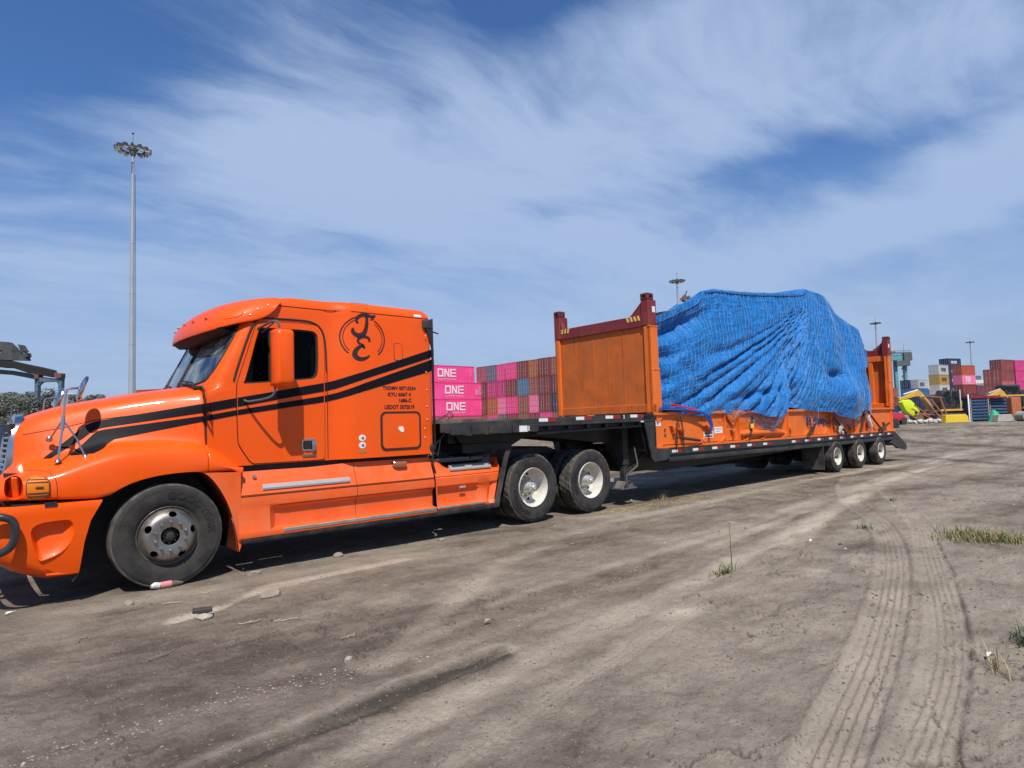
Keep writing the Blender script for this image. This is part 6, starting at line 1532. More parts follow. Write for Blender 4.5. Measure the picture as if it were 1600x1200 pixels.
# ---------------------------------------------------------------- the yard behind
GZ = .36
def gp(px, Z, z=GZ):
    """ground point below photo column px at distance Z"""
    p = at(px, 661-.0308*(px-800), Z); return (float(p[0]), float(p[1]), z)
YAWV = math.atan2(_f[1], _f[0])
def facing(deg): return YAWV-PI/2+math.radians(deg)      # local +x to the viewer's right, turned by deg
FAR = {}
def cpaint(name, col):
    return mat('container_'+name, col, .6, var=.14, vscale=.6, dust=.22, dustcol=tuple(.6*c+.4*.25 for c in col), dscale=.5, streak=.25)
CP = {k: cpaint(k, c) for k, c in dict(pink=(.84, .06, .25), lightpink=(.86, .20, .37), magenta=(.52, .04, .18), mauve=(.42, .09, .13), maroon=(.22, .045, .04), darkmaroon=(.15, .04, .05), brown=(.30, .095, .06), orangebrown=(.42, .12, .035), grey=(.13, .15, .19), steelblue=(.08, .18, .30), navy=(.018, .032, .085), red=(.30, .03, .045), lightgrey=(.42, .45, .47), mustard=(.40, .25, .05), blue=(.03, .12, .30), orangered=(.42, .08, .035), cream=(.5, .5, .46), teal=(.03, .10, .12)).items()}
def container_mesh(L, H):
    W_ = 2.44; b = MB(); 
    b.box(0, L, 0, .10, 0, .16); b.box(0, L, W_-.10, W_, 0, .16); b.box(0, L, 0, .08, H-.10, H); b.box(0, L, W_-.08, W_, H-.10, H)
    for x in (0, L-.14):
        for y in (0, W_-.12): b.box(x, x+.14, y, y+.12, .16, H-.1)
    b.box(L-.10, L, .12, W_-.12, 0, .16); b.box(L-.10, L, .12, W_-.12, H-.12, H); b.box(0, .08, .12, W_-.12, 0, .12); b.box(0, .08, .12, W_-.12, H-.1, H)
    n = max(6, int((L-.3)/.28)); xs = []
    for i in range(n):
        x0 = .14+(L-.28)*i/n; d = (L-.28)/n
        xs += [(x0, .02), (x0+.30*d, .02), (x0+.5*d, .06), (x0+.8*d, .06)]
    xs.append((L-.14, .02))
    for sg, y0 in ((1, 0), (-1, W_)):
        b.loft([[(x, y0+sg*y, .16), (x, y0+sg*y, H-.1)] for x, y in xs], False)
    b.loft([[(x, .08, H-.03-y*.3), (x, W_-.08, H-.03-y*.3)] for x, y in xs], False)
    ys_ = []
    for i in range(8):
        y0 = .12+(W_-.24)*i/8; d = (W_-.24)/8; ys_ += [(y0, .02), (y0+.3*d, .02), (y0+.5*d, .055), (y0+.8*d, .055)]
    ys_.append((W_-.12, .02))
    b.loft([[(L-.02-q, y, .16), (L-.02-q, y, H-.1)] for y, q in ys_], False)
    return b.mesh('body', [None], smooth=0)
def door_mesh(H):
    b = MB(); b.box(.02, .07, 0, 1.09, .12, H-.1)
    for z in (.5, 1.25, 2.0): b.box(.005, .03, .08, 1.01, z-.28, z+.28)
    return b.mesh('door', [None], smooth=0)
def bar_mesh(H):
    b = MB()
    for y in (.30, .78): b.tube([(-.01, y, .1), (-.01, y, H-.08)], .022, 5)
    b.box(-.02, .0, .25, .55, 1.0, 1.05); b.box(-.02, .0, .7, 1.0, 1.0, 1.05)
    return b.mesh('locking_bar', [None], smooth=0)
CM = {L: container_mesh(L, 2.6) for L in (12.19, 6.06)}; DM = door_mesh(2.6); BMh = bar_mesh(2.6)
CAST = MB()
for x in (0, 1):
    pass
BAR = mat('galvanised_bar', (.45, .42, .40), .5, .3)
def setmat(o, m):
    o.material_slots[0].link = 'OBJECT'; o.material_slots[0].material = m
def container(p, rz, L, color, label, group, door=True):
    o = link('shipping_container', CM[L], None, p, (0, 0, rz)); setmat(o, CP[color]); tag(o, label, 'shipping container', group)
    if True:
        for y in (.12, 1.23):
            d = link('door', DM, o, (0, y, 0)); setmat(d, CP[color]); e = link('locking_bar', BMh, d); setmat(e, BAR); e['kind'] = 'stuff'
    return o
def say(c): return dict(lightpink='pale pink', darkmaroon='very dark maroon', orangebrown='orange-brown', grey='blue-grey', steelblue='steel blue', navy='dark navy', orangered='orange-red', lightgrey='light grey').get(c, c)
# block of pink containers seen side on, then the rank of door ends that comes nearer
r2, f2 = _s[:2]/np.linalg.norm(_s[:2]), _f[:2]/np.linalg.norm(_f[:2])
def cw(r, d): p = CAM[:2]+r2*r+f2*d; return float(p[0]), float(p[1])
Ldir = r2*.76+f2*.65; Edir = r2*.65-f2*.76
ang = math.atan2(Ldir[1], Ldir[0])
P0 = np.array(cw(-5.65, 103.2))
rows = [['mauve', 'grey', 'pink', 'pink', 'maroon', 'orangebrown', 'maroon', 'brown'], ['darkmaroon', 'magenta', 'magenta', 'maroon', 'steelblue', 'brown', 'maroon', 'darkmaroon'],
        ['maroon', 'orangebrown', 'lightpink', 'pink', 'brown', 'lightpink', 'maroon', 'navy'], ['brown', 'pink', 'grey', 'red', 'brown', 'red', 'pink', 'brown']]
lay = ['top', 'second', 'third', 'bottom']
nth = ['first', 'second', 'third', 'fourth', 'fifth', 'sixth', 'seventh', 'eighth']
for r in range(4):
    for k in range(8):
        q = P0+Edir*(k*2.47)+np.array(Ldir)*(.15*((k*7+r*3) % 3-1))
        # local +y of the container must point along -Edir, so start from the far edge
        q = q+Edir*2.44
        container((q[0], q[1], GZ+2.605*(3-r)), ang, 12.19, rows[r][k], '%s container, %s layer of the door-end rank, %s from the left' % (say(rows[r][k]), lay[r], nth[k]), 'containers in the rank of door ends')
E_ = cw(-5.95, 101.4)
ONEM = mat('white_marking', (.80, .76, .78), .6)
def one_text(o, x0, x1, z0, z1, yface, flip):
    bb = MB()
    def R(a0, a1, c0, c1): 
        bb.box(x0+(x1-x0)*a0, x0+(x1-x0)*a1, yface-.02, yface-.005, z0+(z1-z0)*c0, z0+(z1-z0)*c1)
    t = .055
    R(0, .30, 0, .18); R(0, .30, .82, 1); R(0, t, .18, .82); R(.30-t, .30, .18, .82)
    R(.36, .36+t, 0, 1); R(.62-t, .62, 0, 1)
    bb.prism([(x0+(x1-x0)*.36, z1), (x0+(x1-x0)*.43, z1), (x0+(x1-x0)*.62, z0), (x0+(x1-x0)*.55, z0)], yface-.021, yface-.004)
    R(.68, .98, 0, .16); R(.68, .98, .84, 1); R(.68, .98, .42, .58); R(.68, .68+t, .16, .84)
    m_ = bb.build('lettering', [ONEM], o, smooth=0)
    tv, tf = text2d('OCEAN NETWORK EXPRESS', 1, .0, 'LEFT'); V = fit2d(tv, x0, x1*.98+x0*.02, z0-.42, z0-.26); bb = MB(); bb.add([(x, yface-.008, z) for x, z in V], tf); bb.build('lettering', [ONEM], o, smooth=0)
for r, (dx, c) in enumerate(((0, 'pink'), (1.95, 'pink'), (1.95, 'pink'), (2.1, 'mauve'))):
    q = np.array(E_)+Ldir*(dx-12.19)
    # near side face is local y=0 (normal -y = Edir side)
    o = container((q[0], q[1], GZ+2.605*(3-r)), ang, 12.19, c, ['bright pink container with ONE lettering on top of the side-on stack by the cab', 'pink container with ONE lettering and pale marking at right, second layer of side-on stack', 'bright pink container with ONE lettering, third layer of the side-on stack', 'dull brown-red container at the foot of the ONE stack behind the truck'][r], 'pink containers seen side on')
    if r < 3:
        a = (5.1, 4.45, 4.65)[r]; one_text(o, a, a+3.5+.1*r, .82, 2.06, 0., False)
        bb = MB(); 
        if r == 1:
            bb.box(10.3, 10.8, -.012, -.004, .6, 1.5); bb.box(11.0, 11.2, -.012, -.004, .6, 2.0); bb.box(11.3, 11.75, -.012, -.004, .6, 1.1); bb.box(11.4, 11.7, -.012, -.004, 1.2, 2.1)
        else: bb.box(11.2, 11.26, -.012, -.004, 1.0, 2.2); bb.box(11.5, 11.56, -.012, -.004, 1.0, 2.2)
        mm_ = bb.build('pale_marking', [mat('faded_marking', (.70, .25, .38), .6)], o, smooth=0); mm_['kind'] = 'stuff'
# a second pink one beyond on the left so the stack goes on behind the cab
# stacks on the right
def stack(px, Z, cols, L, rz, name, place, door=True, n0=0):
    """cols: list of colours from the ground up"""
    p = gp(px, Z)
    for i, c in enumerate(cols):
        lev = 'top' if i == len(cols)-1 else nth[len(cols)-1-i]+' from top'
        o = container((p[0], p[1], GZ+i*2.605), facing(rz), L, c, '%s container, %s in the stack %s' % (say(c), lev, place), 'container stacks on the right', door)
        yield o
LOGO = mat('container_logo', (.62, .64, .68), .6); LOGOD = mat('container_logo_dark', (.05, .05, .06), .6)
def endlogo(o, y0, y1, z0, z1, m_):
    bb = MB(); n = 4
    for i in range(n):
        a = y0+(y1-y0)*i/n; bb.box(-.05, -.035, a, a+(y1-y0)/n*.7, z0, z0+(z1-z0)*(1 if i % 2 == 0 else .7))
    bb.box(-.05, -.034, y0, y1, z0-.10, z0-.04); q = bb.build('logo', [m_], o, smooth=0); q['kind'] = 'stuff'
def sidelogo(o, x0, x1, z0, z1, m_):
    bb = MB(); n = 5
    for i in range(n):
        a = x0+(x1-x0)*i/n; bb.box(a, a+(x1-x0)/n*.7, -.02, -.006, z0+(.0 if i % 2 else .1), z1)
    bb.box(x0, x1, -.02, -.005, z0-.12, z0-.05); q = bb.build('logo', [m_], o, smooth=0); q['kind'] = 'stuff'
# long face on the left, end on the right: container axis points into the distance to the left
for i, o in enumerate(stack(1471.0, 165, ['grey', 'darkmaroon', 'cream', 'mustard', 'lightgrey'], 6.06, 35, 'a', 'left of the tall navy stack')):
    if i >= 2: sidelogo(o, 1.6, 4.6, 1.0, 1.8, LOGOD)
for i, o in enumerate(stack(1486.5, 178, ['navy']*6, 6.06, 25, 'b', 'of six navy containers')):
    sidelogo(o, 1.4, 4.2, 1.2, 1.9, LOGO)
for i, o in enumerate(stack(1507, 170, ['maroon', 'darkmaroon', 'maroon', 'lightpink', 'orangered'], 6.06, 25, 'c', 'right behind the navy stack', False)):
    if i == 3: pass
p_ = gp(1509, 165); 
bb = MB()
for i in range(3): bb.box(i*.75, i*.75+.5, -.02, 0, 0, 1.5)
bb.box(0, 2.2, -.02, 0, .6, .8); bb.box(0, 2.2, -.02, 0, -.4, -.25)
q = bb.build('painted_marking', [WHITE], None, smooth=0)
o3 = [o for o in COL.objects if o.name.startswith('shipping_container') and o.get('label', '').startswith('pale pink container, second from top in the stack right behind')]
if o3:
    q.parent = o3[0]; q.location = (1.6, -.02, .65); q.rotation_euler = (0, 0, 0); q['kind'] = 'stuff'
for i, o in enumerate(stack(1423.0, 190, ['navy', 'navy', 'blue', 'navy'], 6.06, 35, 'd', 'just right of the teal crane', False)): pass
for i, o in enumerate(stack(1438.0, 189, ['navy', 'navy', 'blue', 'lightgrey'], 6.06, 35, 'e', 'topped by a white one, mid distance', False)):
    if i == 3: sidelogo(o, 1.0, 4.0, .8, 1.8, LOGOD)
for i, o in enumerate(stack(1452.0, 200, ['navy', 'blue', 'blue', 'cream'], 6.06, 35, 'e2', 'half hidden behind the mustard one', False)): pass
for i, o in enumerate(stack(1568.0, 107, ['brown', 'maroon', 'maroon'], 6.06, 52, 'f', 'of three right of the ship')): pass
for i, o in enumerate(stack(1569, 154, ['maroon', 'lightpink', 'mauve', 'maroon', 'maroon'], 6.06, 28, 'g', 'left of the magenta stack')): pass
for i, o in enumerate(stack(1591.0, 158, ['magenta']*5, 12.19, 20, 'h', 'of five at the right edge', False)): pass
for i, o in enumerate(stack(1529.0, 180, ['maroon', 'darkmaroon', 'darkmaroon'], 6.06, 30, 'i', 'of three before the ship', False)): pass
for i, o in enumerate(stack(1389.0, 180, ['navy', 'maroon', 'brown'], 6.06, 35, 'j', 'between the teal crane legs', False)): pass
# navy container and red stack on the left
for i, o in enumerate(stack(-30.0, 62, ['blue'], 12.19, 20, 'l', 'standing alone', False)): o['label'] = 'dark blue container standing alone left of the grille below the trees'; o['group'] = 'containers on the left'; setmat(o, CP['navy'])
for i, o in enumerate(stack(212.0, 94, ['maroon', 'orangered', 'orangered'], 12.19, -10, 'm', 'behind the tall mast', False)): o['label'] = ['maroon container at the foot of the stack behind the tall mast', 'orange-red container in the middle of the stack behind the tall mast', 'orange-red container whose corrugated top shows above the bonnet beside the tall mast'][i]; o['group'] = 'containers on the left'
# ---------------------------------------------------------------- high mast lights
GALV = mat('galvanised_mast', (.42, .44, .45), .45, .35, var=.12, vscale=.4)
def mast(px, Z, H, label, rbase=.42, lamps=18, dangling=False):
    e = thing('high_mast_light', label, 'lamp mast', gp(px, Z), 0, 'high mast floodlights of the yard')
    b = MB(); n = 14; b.tube([(0, 0, H*i/n) for i in range(n+1)], [rbase*(1-.62*i/n) for i in range(n+1)], 16); b.build('pole', [GALV], e)
    b = MB()
    for k in range(5): b.lathe([(rbase*(1-.62*(k+1)/6)+.012, -.04), (rbase*(1-.62*(k+1)/6)+.012, .04)], 16, (0, 0, H*(k+1)/6), axis='z')
    b.build('joint_ring', [GALV], e)['kind'] = 'stuff'
    R = 1.0; b = MB(); b.tube([(R*math.cos(a), R*math.sin(a), H-.5) for a in np.linspace(0, 2*PI, 25)[:-1]], .06, 6, closed=True); b.tube([(.45*math.cos(a), .45*math.sin(a), H-.5) for a in np.linspace(0, 2*PI, 17)[:-1]], .05, 6, closed=True)
    for a in np.linspace(0, 2*PI, 9)[:-1]: b.tube([(.2*math.cos(a), .2*math.sin(a), H-.5), (R*math.cos(a), R*math.sin(a), H-.5)], .04, 5)
    b.lathe([(.22, -1.1), (.30, -.9), (.34, -.5), (.30, -.1), (.05, .05)], 14, (0, 0, H), axis='z'); b.build('lamp_ring', [mat('ring_steel', (.15, .15, .15), .6, .3)], e)
    b = MB(); b.tube([(0, 0, H), (0, 0, H+1.05)], .025, 6); b.sphere((0, 0, H+1.1), .09, 8, sc=(1.6, 1.6, .7)); b.build('lightning_rod', [mat('ring_steel', (.15, .15, .15), .6, .3)], e)
    lm = MB(); lm.box(-.11, .11, .05, .62, -.08, .12); lm.prism([(-.11, -.08), (.11, -.08), (.15, -.19), (-.15, -.19)], .08, .60); lme = lm.mesh('floodlight', [mat('floodlight_housing', (.10, .11, .12), .5, .3)], smooth=0, bevel=.02)
    gm = MB(); gm.box(-.13, .13, .10, .56, -.20, -.192); gme = gm.mesh('floodlight_glass', [mat('floodlight_glass', (.6, .6, .55), .2)], smooth=0)
    for i in range(lamps):
        a = 2*PI*i/lamps; l = link('floodlight', lme, e, (R*math.cos(a), R*math.sin(a), H-.45), (math.radians(-10), 0, a-PI/2)); link('floodlight_glass', gme, l)
    if dangling: b = MB(); b.tube([(.9, -.3, H-.6), (.92, -.3, H-1.2)], .04, 6); b.tube([(.2, 0, H-3), (.3, 0, H-14), (.33, 0, H-27)], .02, 4); b.build('loose_cable', [DARK], e)['kind'] = 'stuff'
    return e
mast(205, 60, 29.4, 'tall grey floodlight mast rising on the left behind the bonnet', .30, 14, True)
mast(1068, 126, 29.2, 'floodlight mast whose head shows above the left shoulder of the blue tarpaulin', .45, 16)
mast(1377, 197, 29.4, 'floodlight mast whose flat head shows above the rear end wall', .5, 16)
mast(1523.5, 264, 29.6, 'floodlight mast standing among the container stacks on the right', .55, 16)
# ---------------------------------------------------------------- teal gantry crane
TEAL = mat('teal_crane_paint', (.10, .30, .31), .55, var=.15, vscale=.3, streak=.3); DST = mat('crane_dark_steel', (.09, .10, .10), .7, var=.3); PALE = mat('pale_crane_grey', (.40, .42, .40), .6)
cr = thing('gantry_crane', 'teal rubber-tyred gantry crane behind the rear end wall of the flat rack', 'crane', gp(1411, 200), facing(0))
for k, x in enumerate((-1.5, 1.5)):
    b = MB(); b.box(x-.45, x+.45, -.5, .5, 1.6, 17.2); b.build('leg', [TEAL], cr, bevel=.05)
for k, x in enumerate((-22.5, -19.5)):
    b = MB(); b.box(x-.45, x+.45, -.5, .5, 1.6, 17.2); b.build('leg', [TEAL], cr, bevel=.05)
for x0 in (-21, 0):
    b = MB(); b.box(x0-3.0, x0+3.0, -.6, .6, 1.2, 2.0)
    b.build('sill_beam', [TEAL], cr, bevel=.05)
    for x in (-2.3, 2.3):
        b = MB(); b.lathe([(0, -.3), (.5, -.3), (.72, -.2), (.72, .2), (.5, .3), (0, .3)], 20, (x0+x, 0, .72)); b.build('crane_wheel', [RUBBER], cr)
for y in (-.4,): 
    b = MB(); b.box(-24, 2.6, y-.4, y+.4, 17.2, 19.0); b.build('main_girder', [TEAL], cr, bevel=.05)
b = MB(); b.box(-24, 2.9, 2.4, 3.2, 17.6, 19.0); b.build('main_girder', [TEAL], cr, bevel=.05)
b = MB(); b.box(-24.5, 3.0, -1.1, -.9, 19.3, 19.6)
for i in range(28): b.tube([(-24+i, -1.0, 19.0), (-24+i, -1.0, 20.2)], .06, 4)
b.tube([(-24.3, -1.0, 20.2), (3.0, -1.0, 20.2)], .06, 4); b.tube([(-24.3, -1.0, 19.7), (3.0, -1.0, 19.7)], .05, 4); o = b.build('walkway_railing', [DST], cr); o['kind'] = 'stuff'
b = MB(); b.box(-6.5, -1.5, -.8, 3, 19.4, 21.4); b.box(-9.5, -7.0, -.6, 2.4, 19.4, 20.6); b.box(-5.6, -3.4, -.9, 2.6, 21.4, 22.2); b.tube([(-4, 0, 22), (-4, 0, 24.0)], .08, 5); b.tube([(1.5, 0, 20), (1.5, 0, 24.5)], .10, 5); b.tube([(.3, 0, 22.4), (3.4, 0, 22.6)], .05, 4); b.build('trolley_machinery', [PALE], cr, bevel=.06)['kind'] = 'stuff'
b = MB(); b.tube([(-18, 0, 23), (-9.5, 0, 20.4)], .16, 5); b.tube([(-18, 0, 20.6), (-9, 0, 20.4)], .10, 5); b.build('boom_stay', [DST], cr)['kind'] = 'stuff'
b = MB(); b.box(-1.9, 2.4, -1.6, -.6, 15.3, 17.0); b.box(.6, 3.2, -1.5, -.5, 17.0, 19.6); b.build('operator_cab', [DST], cr, bevel=.08)
b = MB()
for i in range(12):
    z0 = 2+i*1.25; s = (-1)**i; b.beam((-.6*s+.5, -.9, z0), (.6*s+.5, -.9, z0+1.25), .12, .25)
b.tube([(-3.2, -.6, 2.), (-3.1, -.6, 19.5)], .16, 6); b.tube([(0.35, -.7, 1.5), (.5, -.7, 15)], .10, 6); b.build('stair_tower', [DST], cr)['kind'] = 'stuff'
# mobile harbour crane jib behind the tarpaulin
hc = thing('harbour_crane', 'grey lattice jib of a harbour crane rising behind the left shoulder of the tarpaulin', 'crane', gp(985, 165), facing(0))
def hl(px, py): # local x,z for a photo point at that distance
    p = at(px, py, 165); q = np.array(gp(985, 165)); d = p-q; return float(d[:2]@r2), float(p[2]-GZ)
(x0, z0), (x1, z1) = hl(992, 523), hl(1071, 464)
b = MB()
for dy in (-.6, .6):
    for off in (0, 1.7):
        b.tube([(x0+off*.5, dy, z0-off), (x1+off*.3, dy, z1-off*.65)], .13, 5)
for i in range(14):
    t0 = i/14; t1 = (i+.5)/14; a = (x0+(x1-x0)*t0, -.6, z0+(z1-z0)*t0); c = (x0+.8+(x1-x0-.3)*t1, -.6, z0-1.7+(z1-z0+.6)*t1); b.tube([a, c], .06, 4); t2 = (i+1)/14; b.tube([c, (x0+(x1-x0)*t2, -.6, z0+(z1-z0)*t2)], .06, 4)
b.build('jib', [mat('hazy_crane_grey', (.30, .36, .36), .6)], hc)
b = MB(); b.prism([(x1-.9, z1-.2), (x1+.2, z1+1.0), (x1+.9, z1+.2), (x1+.3, z1-.9)], -.8, .8); b.lathe([(0, -.4), (.45, -.4), (.45, .4), (0, .4)], 14, (x1+1.3, 0, z1+.2)); b.lathe([(0, -.4), (.4, -.4), (.4, .4), (0, .4)], 14, (x1+.2, 0, z1-.9)); b.beam((x1+.2, 0, z1-.2), (x1+1.9, 0, z1+.1), .3, .25); b.beam((x1+.2, 0, z1), (x1+1.0, 0, z1+2.0), .3, .3); b.box(x1+.7, x1+1.0, -.9, -.8, z1-1.5, z1-.4); b.build('jib_head', [mat('brown_machinery', (.10, .08, .08), .7)], hc, bevel=.05)
b = MB(); b.box(-2.5, 2.5, -2.5, 2.5, 1.5, 8); b.box(-1.6, 1.6, -1.6, 1.6, 8, z0+1); b.build('tower', [DST], hc, bevel=.1)
b = MB(); b.box(-6, 6, -3.5, 3.5, .4, 1.6)
b.build('undercarriage', [DST], hc, bevel=.1)
# far ship superstructure
sh = thing('ship', 'white ship superstructure with a dark funnel far behind the container stacks', 'ship', gp(1533, 330), facing(0))
b = MB(); b.box(-14, 22, 0, 14, 0, 9); b.build('hull', [mat('ship_hull', (.10, .10, .14), .6)], sh, smooth=0)
b = MB(); b.box(-4, 6, 0, 10, 9, 16.2); b.box(-6, 3.5, 0, 10, 9, 14.4); b.build('superstructure', [mat('ship_white', (.62, .63, .60), .5)], sh, smooth=0)
b = MB(); b.box(-4.5, 2, 1, 7, 16.2, 18.4); b.build('wheelhouse', [mat('ship_dark', (.10, .13, .15), .5)], sh, smooth=0)
# ---------------------------------------------------------------- excavators
YEL = mat('digger_yellow', (.62, .35, .03), .45, var=.15, vscale=1, dust=.35, streak=.3); BLK = mat('digger_black', (.02, .02, .022), .5, dust=.2); LIME = mat('fluorescent_cover', (.62, .75, .02), .5, var=.1); RUST = mat('rusty_frame', (.28, .10, .06), .8, var=.3); TRK = mat('track_steel', (.06, .055, .05), .7, dust=.5)
DG = glass('cab_glass_dark', (.10, .11, .11), 1.)
def excavator(px, Z, rz, label, mirror=False, jib=True):
    e = thing('excavator', label, 'excavator', gp(px, Z), facing(rz), 'yellow excavators in the yard'); s = -1 if mirror else 1
    for y in (-1.2, 1.2):
        P = smooth_poly([(-2.0, .35), (-1.6, .02), (1.6, .02), (2.0, .35), (1.75, .85), (-1.75, .85)], 2); b = MB(); b.prism(P, y-.28, y+.28); t_ = b.build('track', [TRK], e, smooth=40)
        b = MB()
        n_ = len(P)
        for (x, z), (x2, z2) in zip(P[::1], P[1:]+P[:1]):
            b.beam((x, y-.30, z), (x, y+.30, z), .05, .10)
        b.build('track_shoe', [TRK], t_, smooth=0)['kind'] = 'stuff'
        for x in (-1.55, -.8, 0, .8, 1.55): b = MB(); b.lathe([(0, -.30), (.20 if abs(x) < 1 else .33, -.30), (.22 if abs(x) < 1 else .36, -.1), (0, -.1)], 14, (x, y, .34 if abs(x) < 1 else .43)); b.build('roller', [TRK], t_)
    b = MB(); b.lathe([(.0, .85), (.75, .85), (.75, 1.05), (0, 1.05)], 20, axis='z'); b.build('slew_ring', [BLK], e)
    b = MB(); b.box(-1.35*1, 2.3, -1.25, 1.25, 1.02, 1.22); 
    b.v = [(s*x, y, z) for x, y, z in b.v]; b.build('upper_frame', [YEL], e, bevel=.03)
    b = MB(); b.prism(smooth_poly([(.6, 1.22), (2.3, 1.22), (2.35, 1.9), (2.1, 2.15), (.6, 2.15)], 1), -1.2, 1.2); b.v = [(s*x, y, z) for x, y, z in b.v]; hd_ = b.build('engine_hood', [YEL], e, bevel=.04)
    b = MB(); b.box(.9, 1.35, -1.22, -1.19, 1.35, 1.75); b.box(1.5, 1.95, -1.22, -1.19, 1.35, 1.75); b.v = [(s*x, y, z) for x, y, z in b.v]; b.build('hood_grille', [BLK], hd_, smooth=0)['kind'] = 'stuff'
    b = MB(); b.box(1.0, 1.1, .3, .42, 2.1, 2.6); b.v = [(s*x, y, z) for x, y, z in b.v]; b.build('exhaust', [BLK], hd_)
    b = MB(); b.prism([(-1.35, 1.22), (.5, 1.22), (.5, 3.0), (-1.0, 3.0), (-1.35, 2.3)], -1.22, -.25); b.v = [(s*x, y, z) for x, y, z in b.v]; cb_ = b.build('cab', [BLK], e, bevel=.06, bseg=2)
    b = MB(); b.prism([(-1.22, 1.75), (-.35, 1.75), (-.35, 2.85), (-.98, 2.85), (-1.22, 2.3)], -1.235, -1.225); b.prism([(-.22, 1.75), (.38, 1.75), (.38, 2.85), (-.22, 2.85)], -1.235, -1.225); b.v = [(s*x, y, z) for x, y, z in b.v]; b.build('cab_window', [DG], cb_, smooth=0)
    b = MB(); b.box(.46, .56, -1.25, -1.15, 1.22, 3.0); b.v = [(s*x, y, z) for x, y, z in b.v]; b.build('cab_post', [mat('pale_post', (.55, .50, .42), .6)], cb_, smooth=0)
    # boom, stick, bucket
    b = MB(); bp = [(-1.1, 1.35), (-1.5, 1.9), (-2.35, 3.10), (-2.75, 3.05), (-4.4, 2.35), (-4.45, 2.12), (-2.7, 2.55), (-2.3, 2.45), (-1.6, 1.2)]
    b.prism(smooth_poly(bp, 1), -.02, .30); b.v = [(s*x, y, z) for x, y, z in b.v]; bm2 = b.build('boom', [YEL], e, bevel=.03)
    b = MB(); b.tube([(-1.3, -.10, 1.4), (-2.4, -.10, 2.5)], .085, 8); b.tube([(-2.5, .14, 3.15), (-3.9, .14, 2.75)], .08, 8); b.v = [(s*x, y, z) for x, y, z in b.v]; b.build('hydraulic_ram', [SILVER], bm2)['kind'] = 'stuff'
    b = MB(); b.prism([(-4.55, 2.5), (-4.2, 2.45), (-2.95, .95), (-3.1, .80), (-3.35, .85)], .02, .26); b.v = [(s*x, y, z) for x, y, z in b.v]; b.build('stick', [YEL], e, bevel=.03)
    b = MB(); b.prism(smooth_poly([(-3.25, .95), (-2.75, .9), (-2.35, .55), (-2.4, .15), (-2.9, .05), (-3.2, .35)], 1), -.35, .6); b.v = [(s*x, y, z) for x, y, z in b.v]; b.build('bucket', [mat('bucket_steel', (.18, .12, .06), .7)], e, bevel=.02)
    return e
excavator(1479, 60, 0, 'yellow excavator with black cab and raised boom, parked behind the trailer tail')
excavator(1600, 66, 8, 'second yellow excavator cut off by the right edge of the view', False)
# fluorescent covered attachment leaning at the end of the boom
b = MB(); p = gp(1421, 59)
b.prism(smooth_poly([(-.80, 2.05), (-.35, 2.25), (.05, 2.18), (.72, 1.25), (.76, .95), (.40, .70), (-.05, .72), (-.45, 1.1), (-.78, 1.75)], 2), -.35, .35)
o = b.build('hydraulic_breaker', [LIME], None, bevel=.05, bseg=2); o.location = p; o.rotation_euler = (0, 0, facing(0)); tag(o, 'fluorescent yellow covered attachment hanging at the end of the excavator boom', 'attachment')
b = MB(); b.lathe([(0, -.38), (.14, -.38), (.14, -.34)], 10, (.38, 0, 1.0)); b.build('hole', [DARK], o)
b = MB()
P4 = [((.2, 2.35), (1.9, 0.1)), ((.75, 2.5), (2.4, .1)), ((-.5, 1.7), (1.5, .05)), ((-.9, 1.35), (.9, .35)), ((.2, 2.35), (.75, 2.5)), ((1.55, .35), (2.3, .35)), ((.0, .9), (1.1, .75)), ((-1.2, 1.0), (-.2, .2)), ((1.9, 2.3), (2.5, .1)), ((.7, 2.45), (1.9, 2.3))]
for i, (a, c) in enumerate(P4): b.beam((a[0], .1*(i % 3), a[1]), (c[0], .1*(i % 3)-.1, c[1]), .09, .11)
o = b.build('steel_frame', [RUST], None, smooth=0); p = gp(1440, 57.5); o.location = p; o.rotation_euler = (0, 0, facing(0)); tag(o, 'rusty red-brown steel frame leaning under the excavator boom', 'steel frame')
# pale boulders in front of it
for i, (px, s_) in enumerate(((1421, .42), (1429, .33), (1437, .46), (1445, .36), (1452, .5), (1460, .38), (1466, .45), (1414, .3))):
    b = MB(); b.sphere((0, 0, s_*.45), s_*.62, 10, sc=(1.2, .9, .75)); rr_ = np.random.RandomState(i)
    b.v = [(x+rr_.uniform(-.05, .05), y+rr_.uniform(-.05, .05), z+rr_.uniform(-.05, .05)) for x, y, z in b.v]
    o = b.build('boulder', [mat('pale_stone', (.52, .49, .45), .9, var=.2)], None, smooth=0); o.location = gp(px, 56.5); tag(o, 'pale boulder on the ground below the rusty frame, %s of the row from the left' % ['second', 'third', 'fourth', 'fifth', 'sixth', 'seventh', 'eighth', 'first'][i], 'boulder', 'pale boulders by the excavator')
b = MB(); b.prism([(-1.05, 0), (1.05, 0), (.98, .55), (.80, .72), (-.95, .72), (-1.0, .2)], -.3, .35); o = b.build('dozer_blade', [mat('bright_yellow', (.75, .52, .02), .5, dust=.2)], None, bevel=.04); o.location = gp(1491, 56); o.rotation_euler = (0, 0, facing(0)); tag(o, 'bright yellow steel blade lying on the ground before the excavator tracks', 'blade')
b = MB(); b.lathe([(0, 0), (.06, .0), (.06, 2.45), (.03, 2.5), (0, 2.5)], 10, axis='z'); o = b.build('bollard', [WHITE], None); o.location = gp(1514, 57); tag(o, 'tall white post at the left end of the blue slatted crates', 'post')
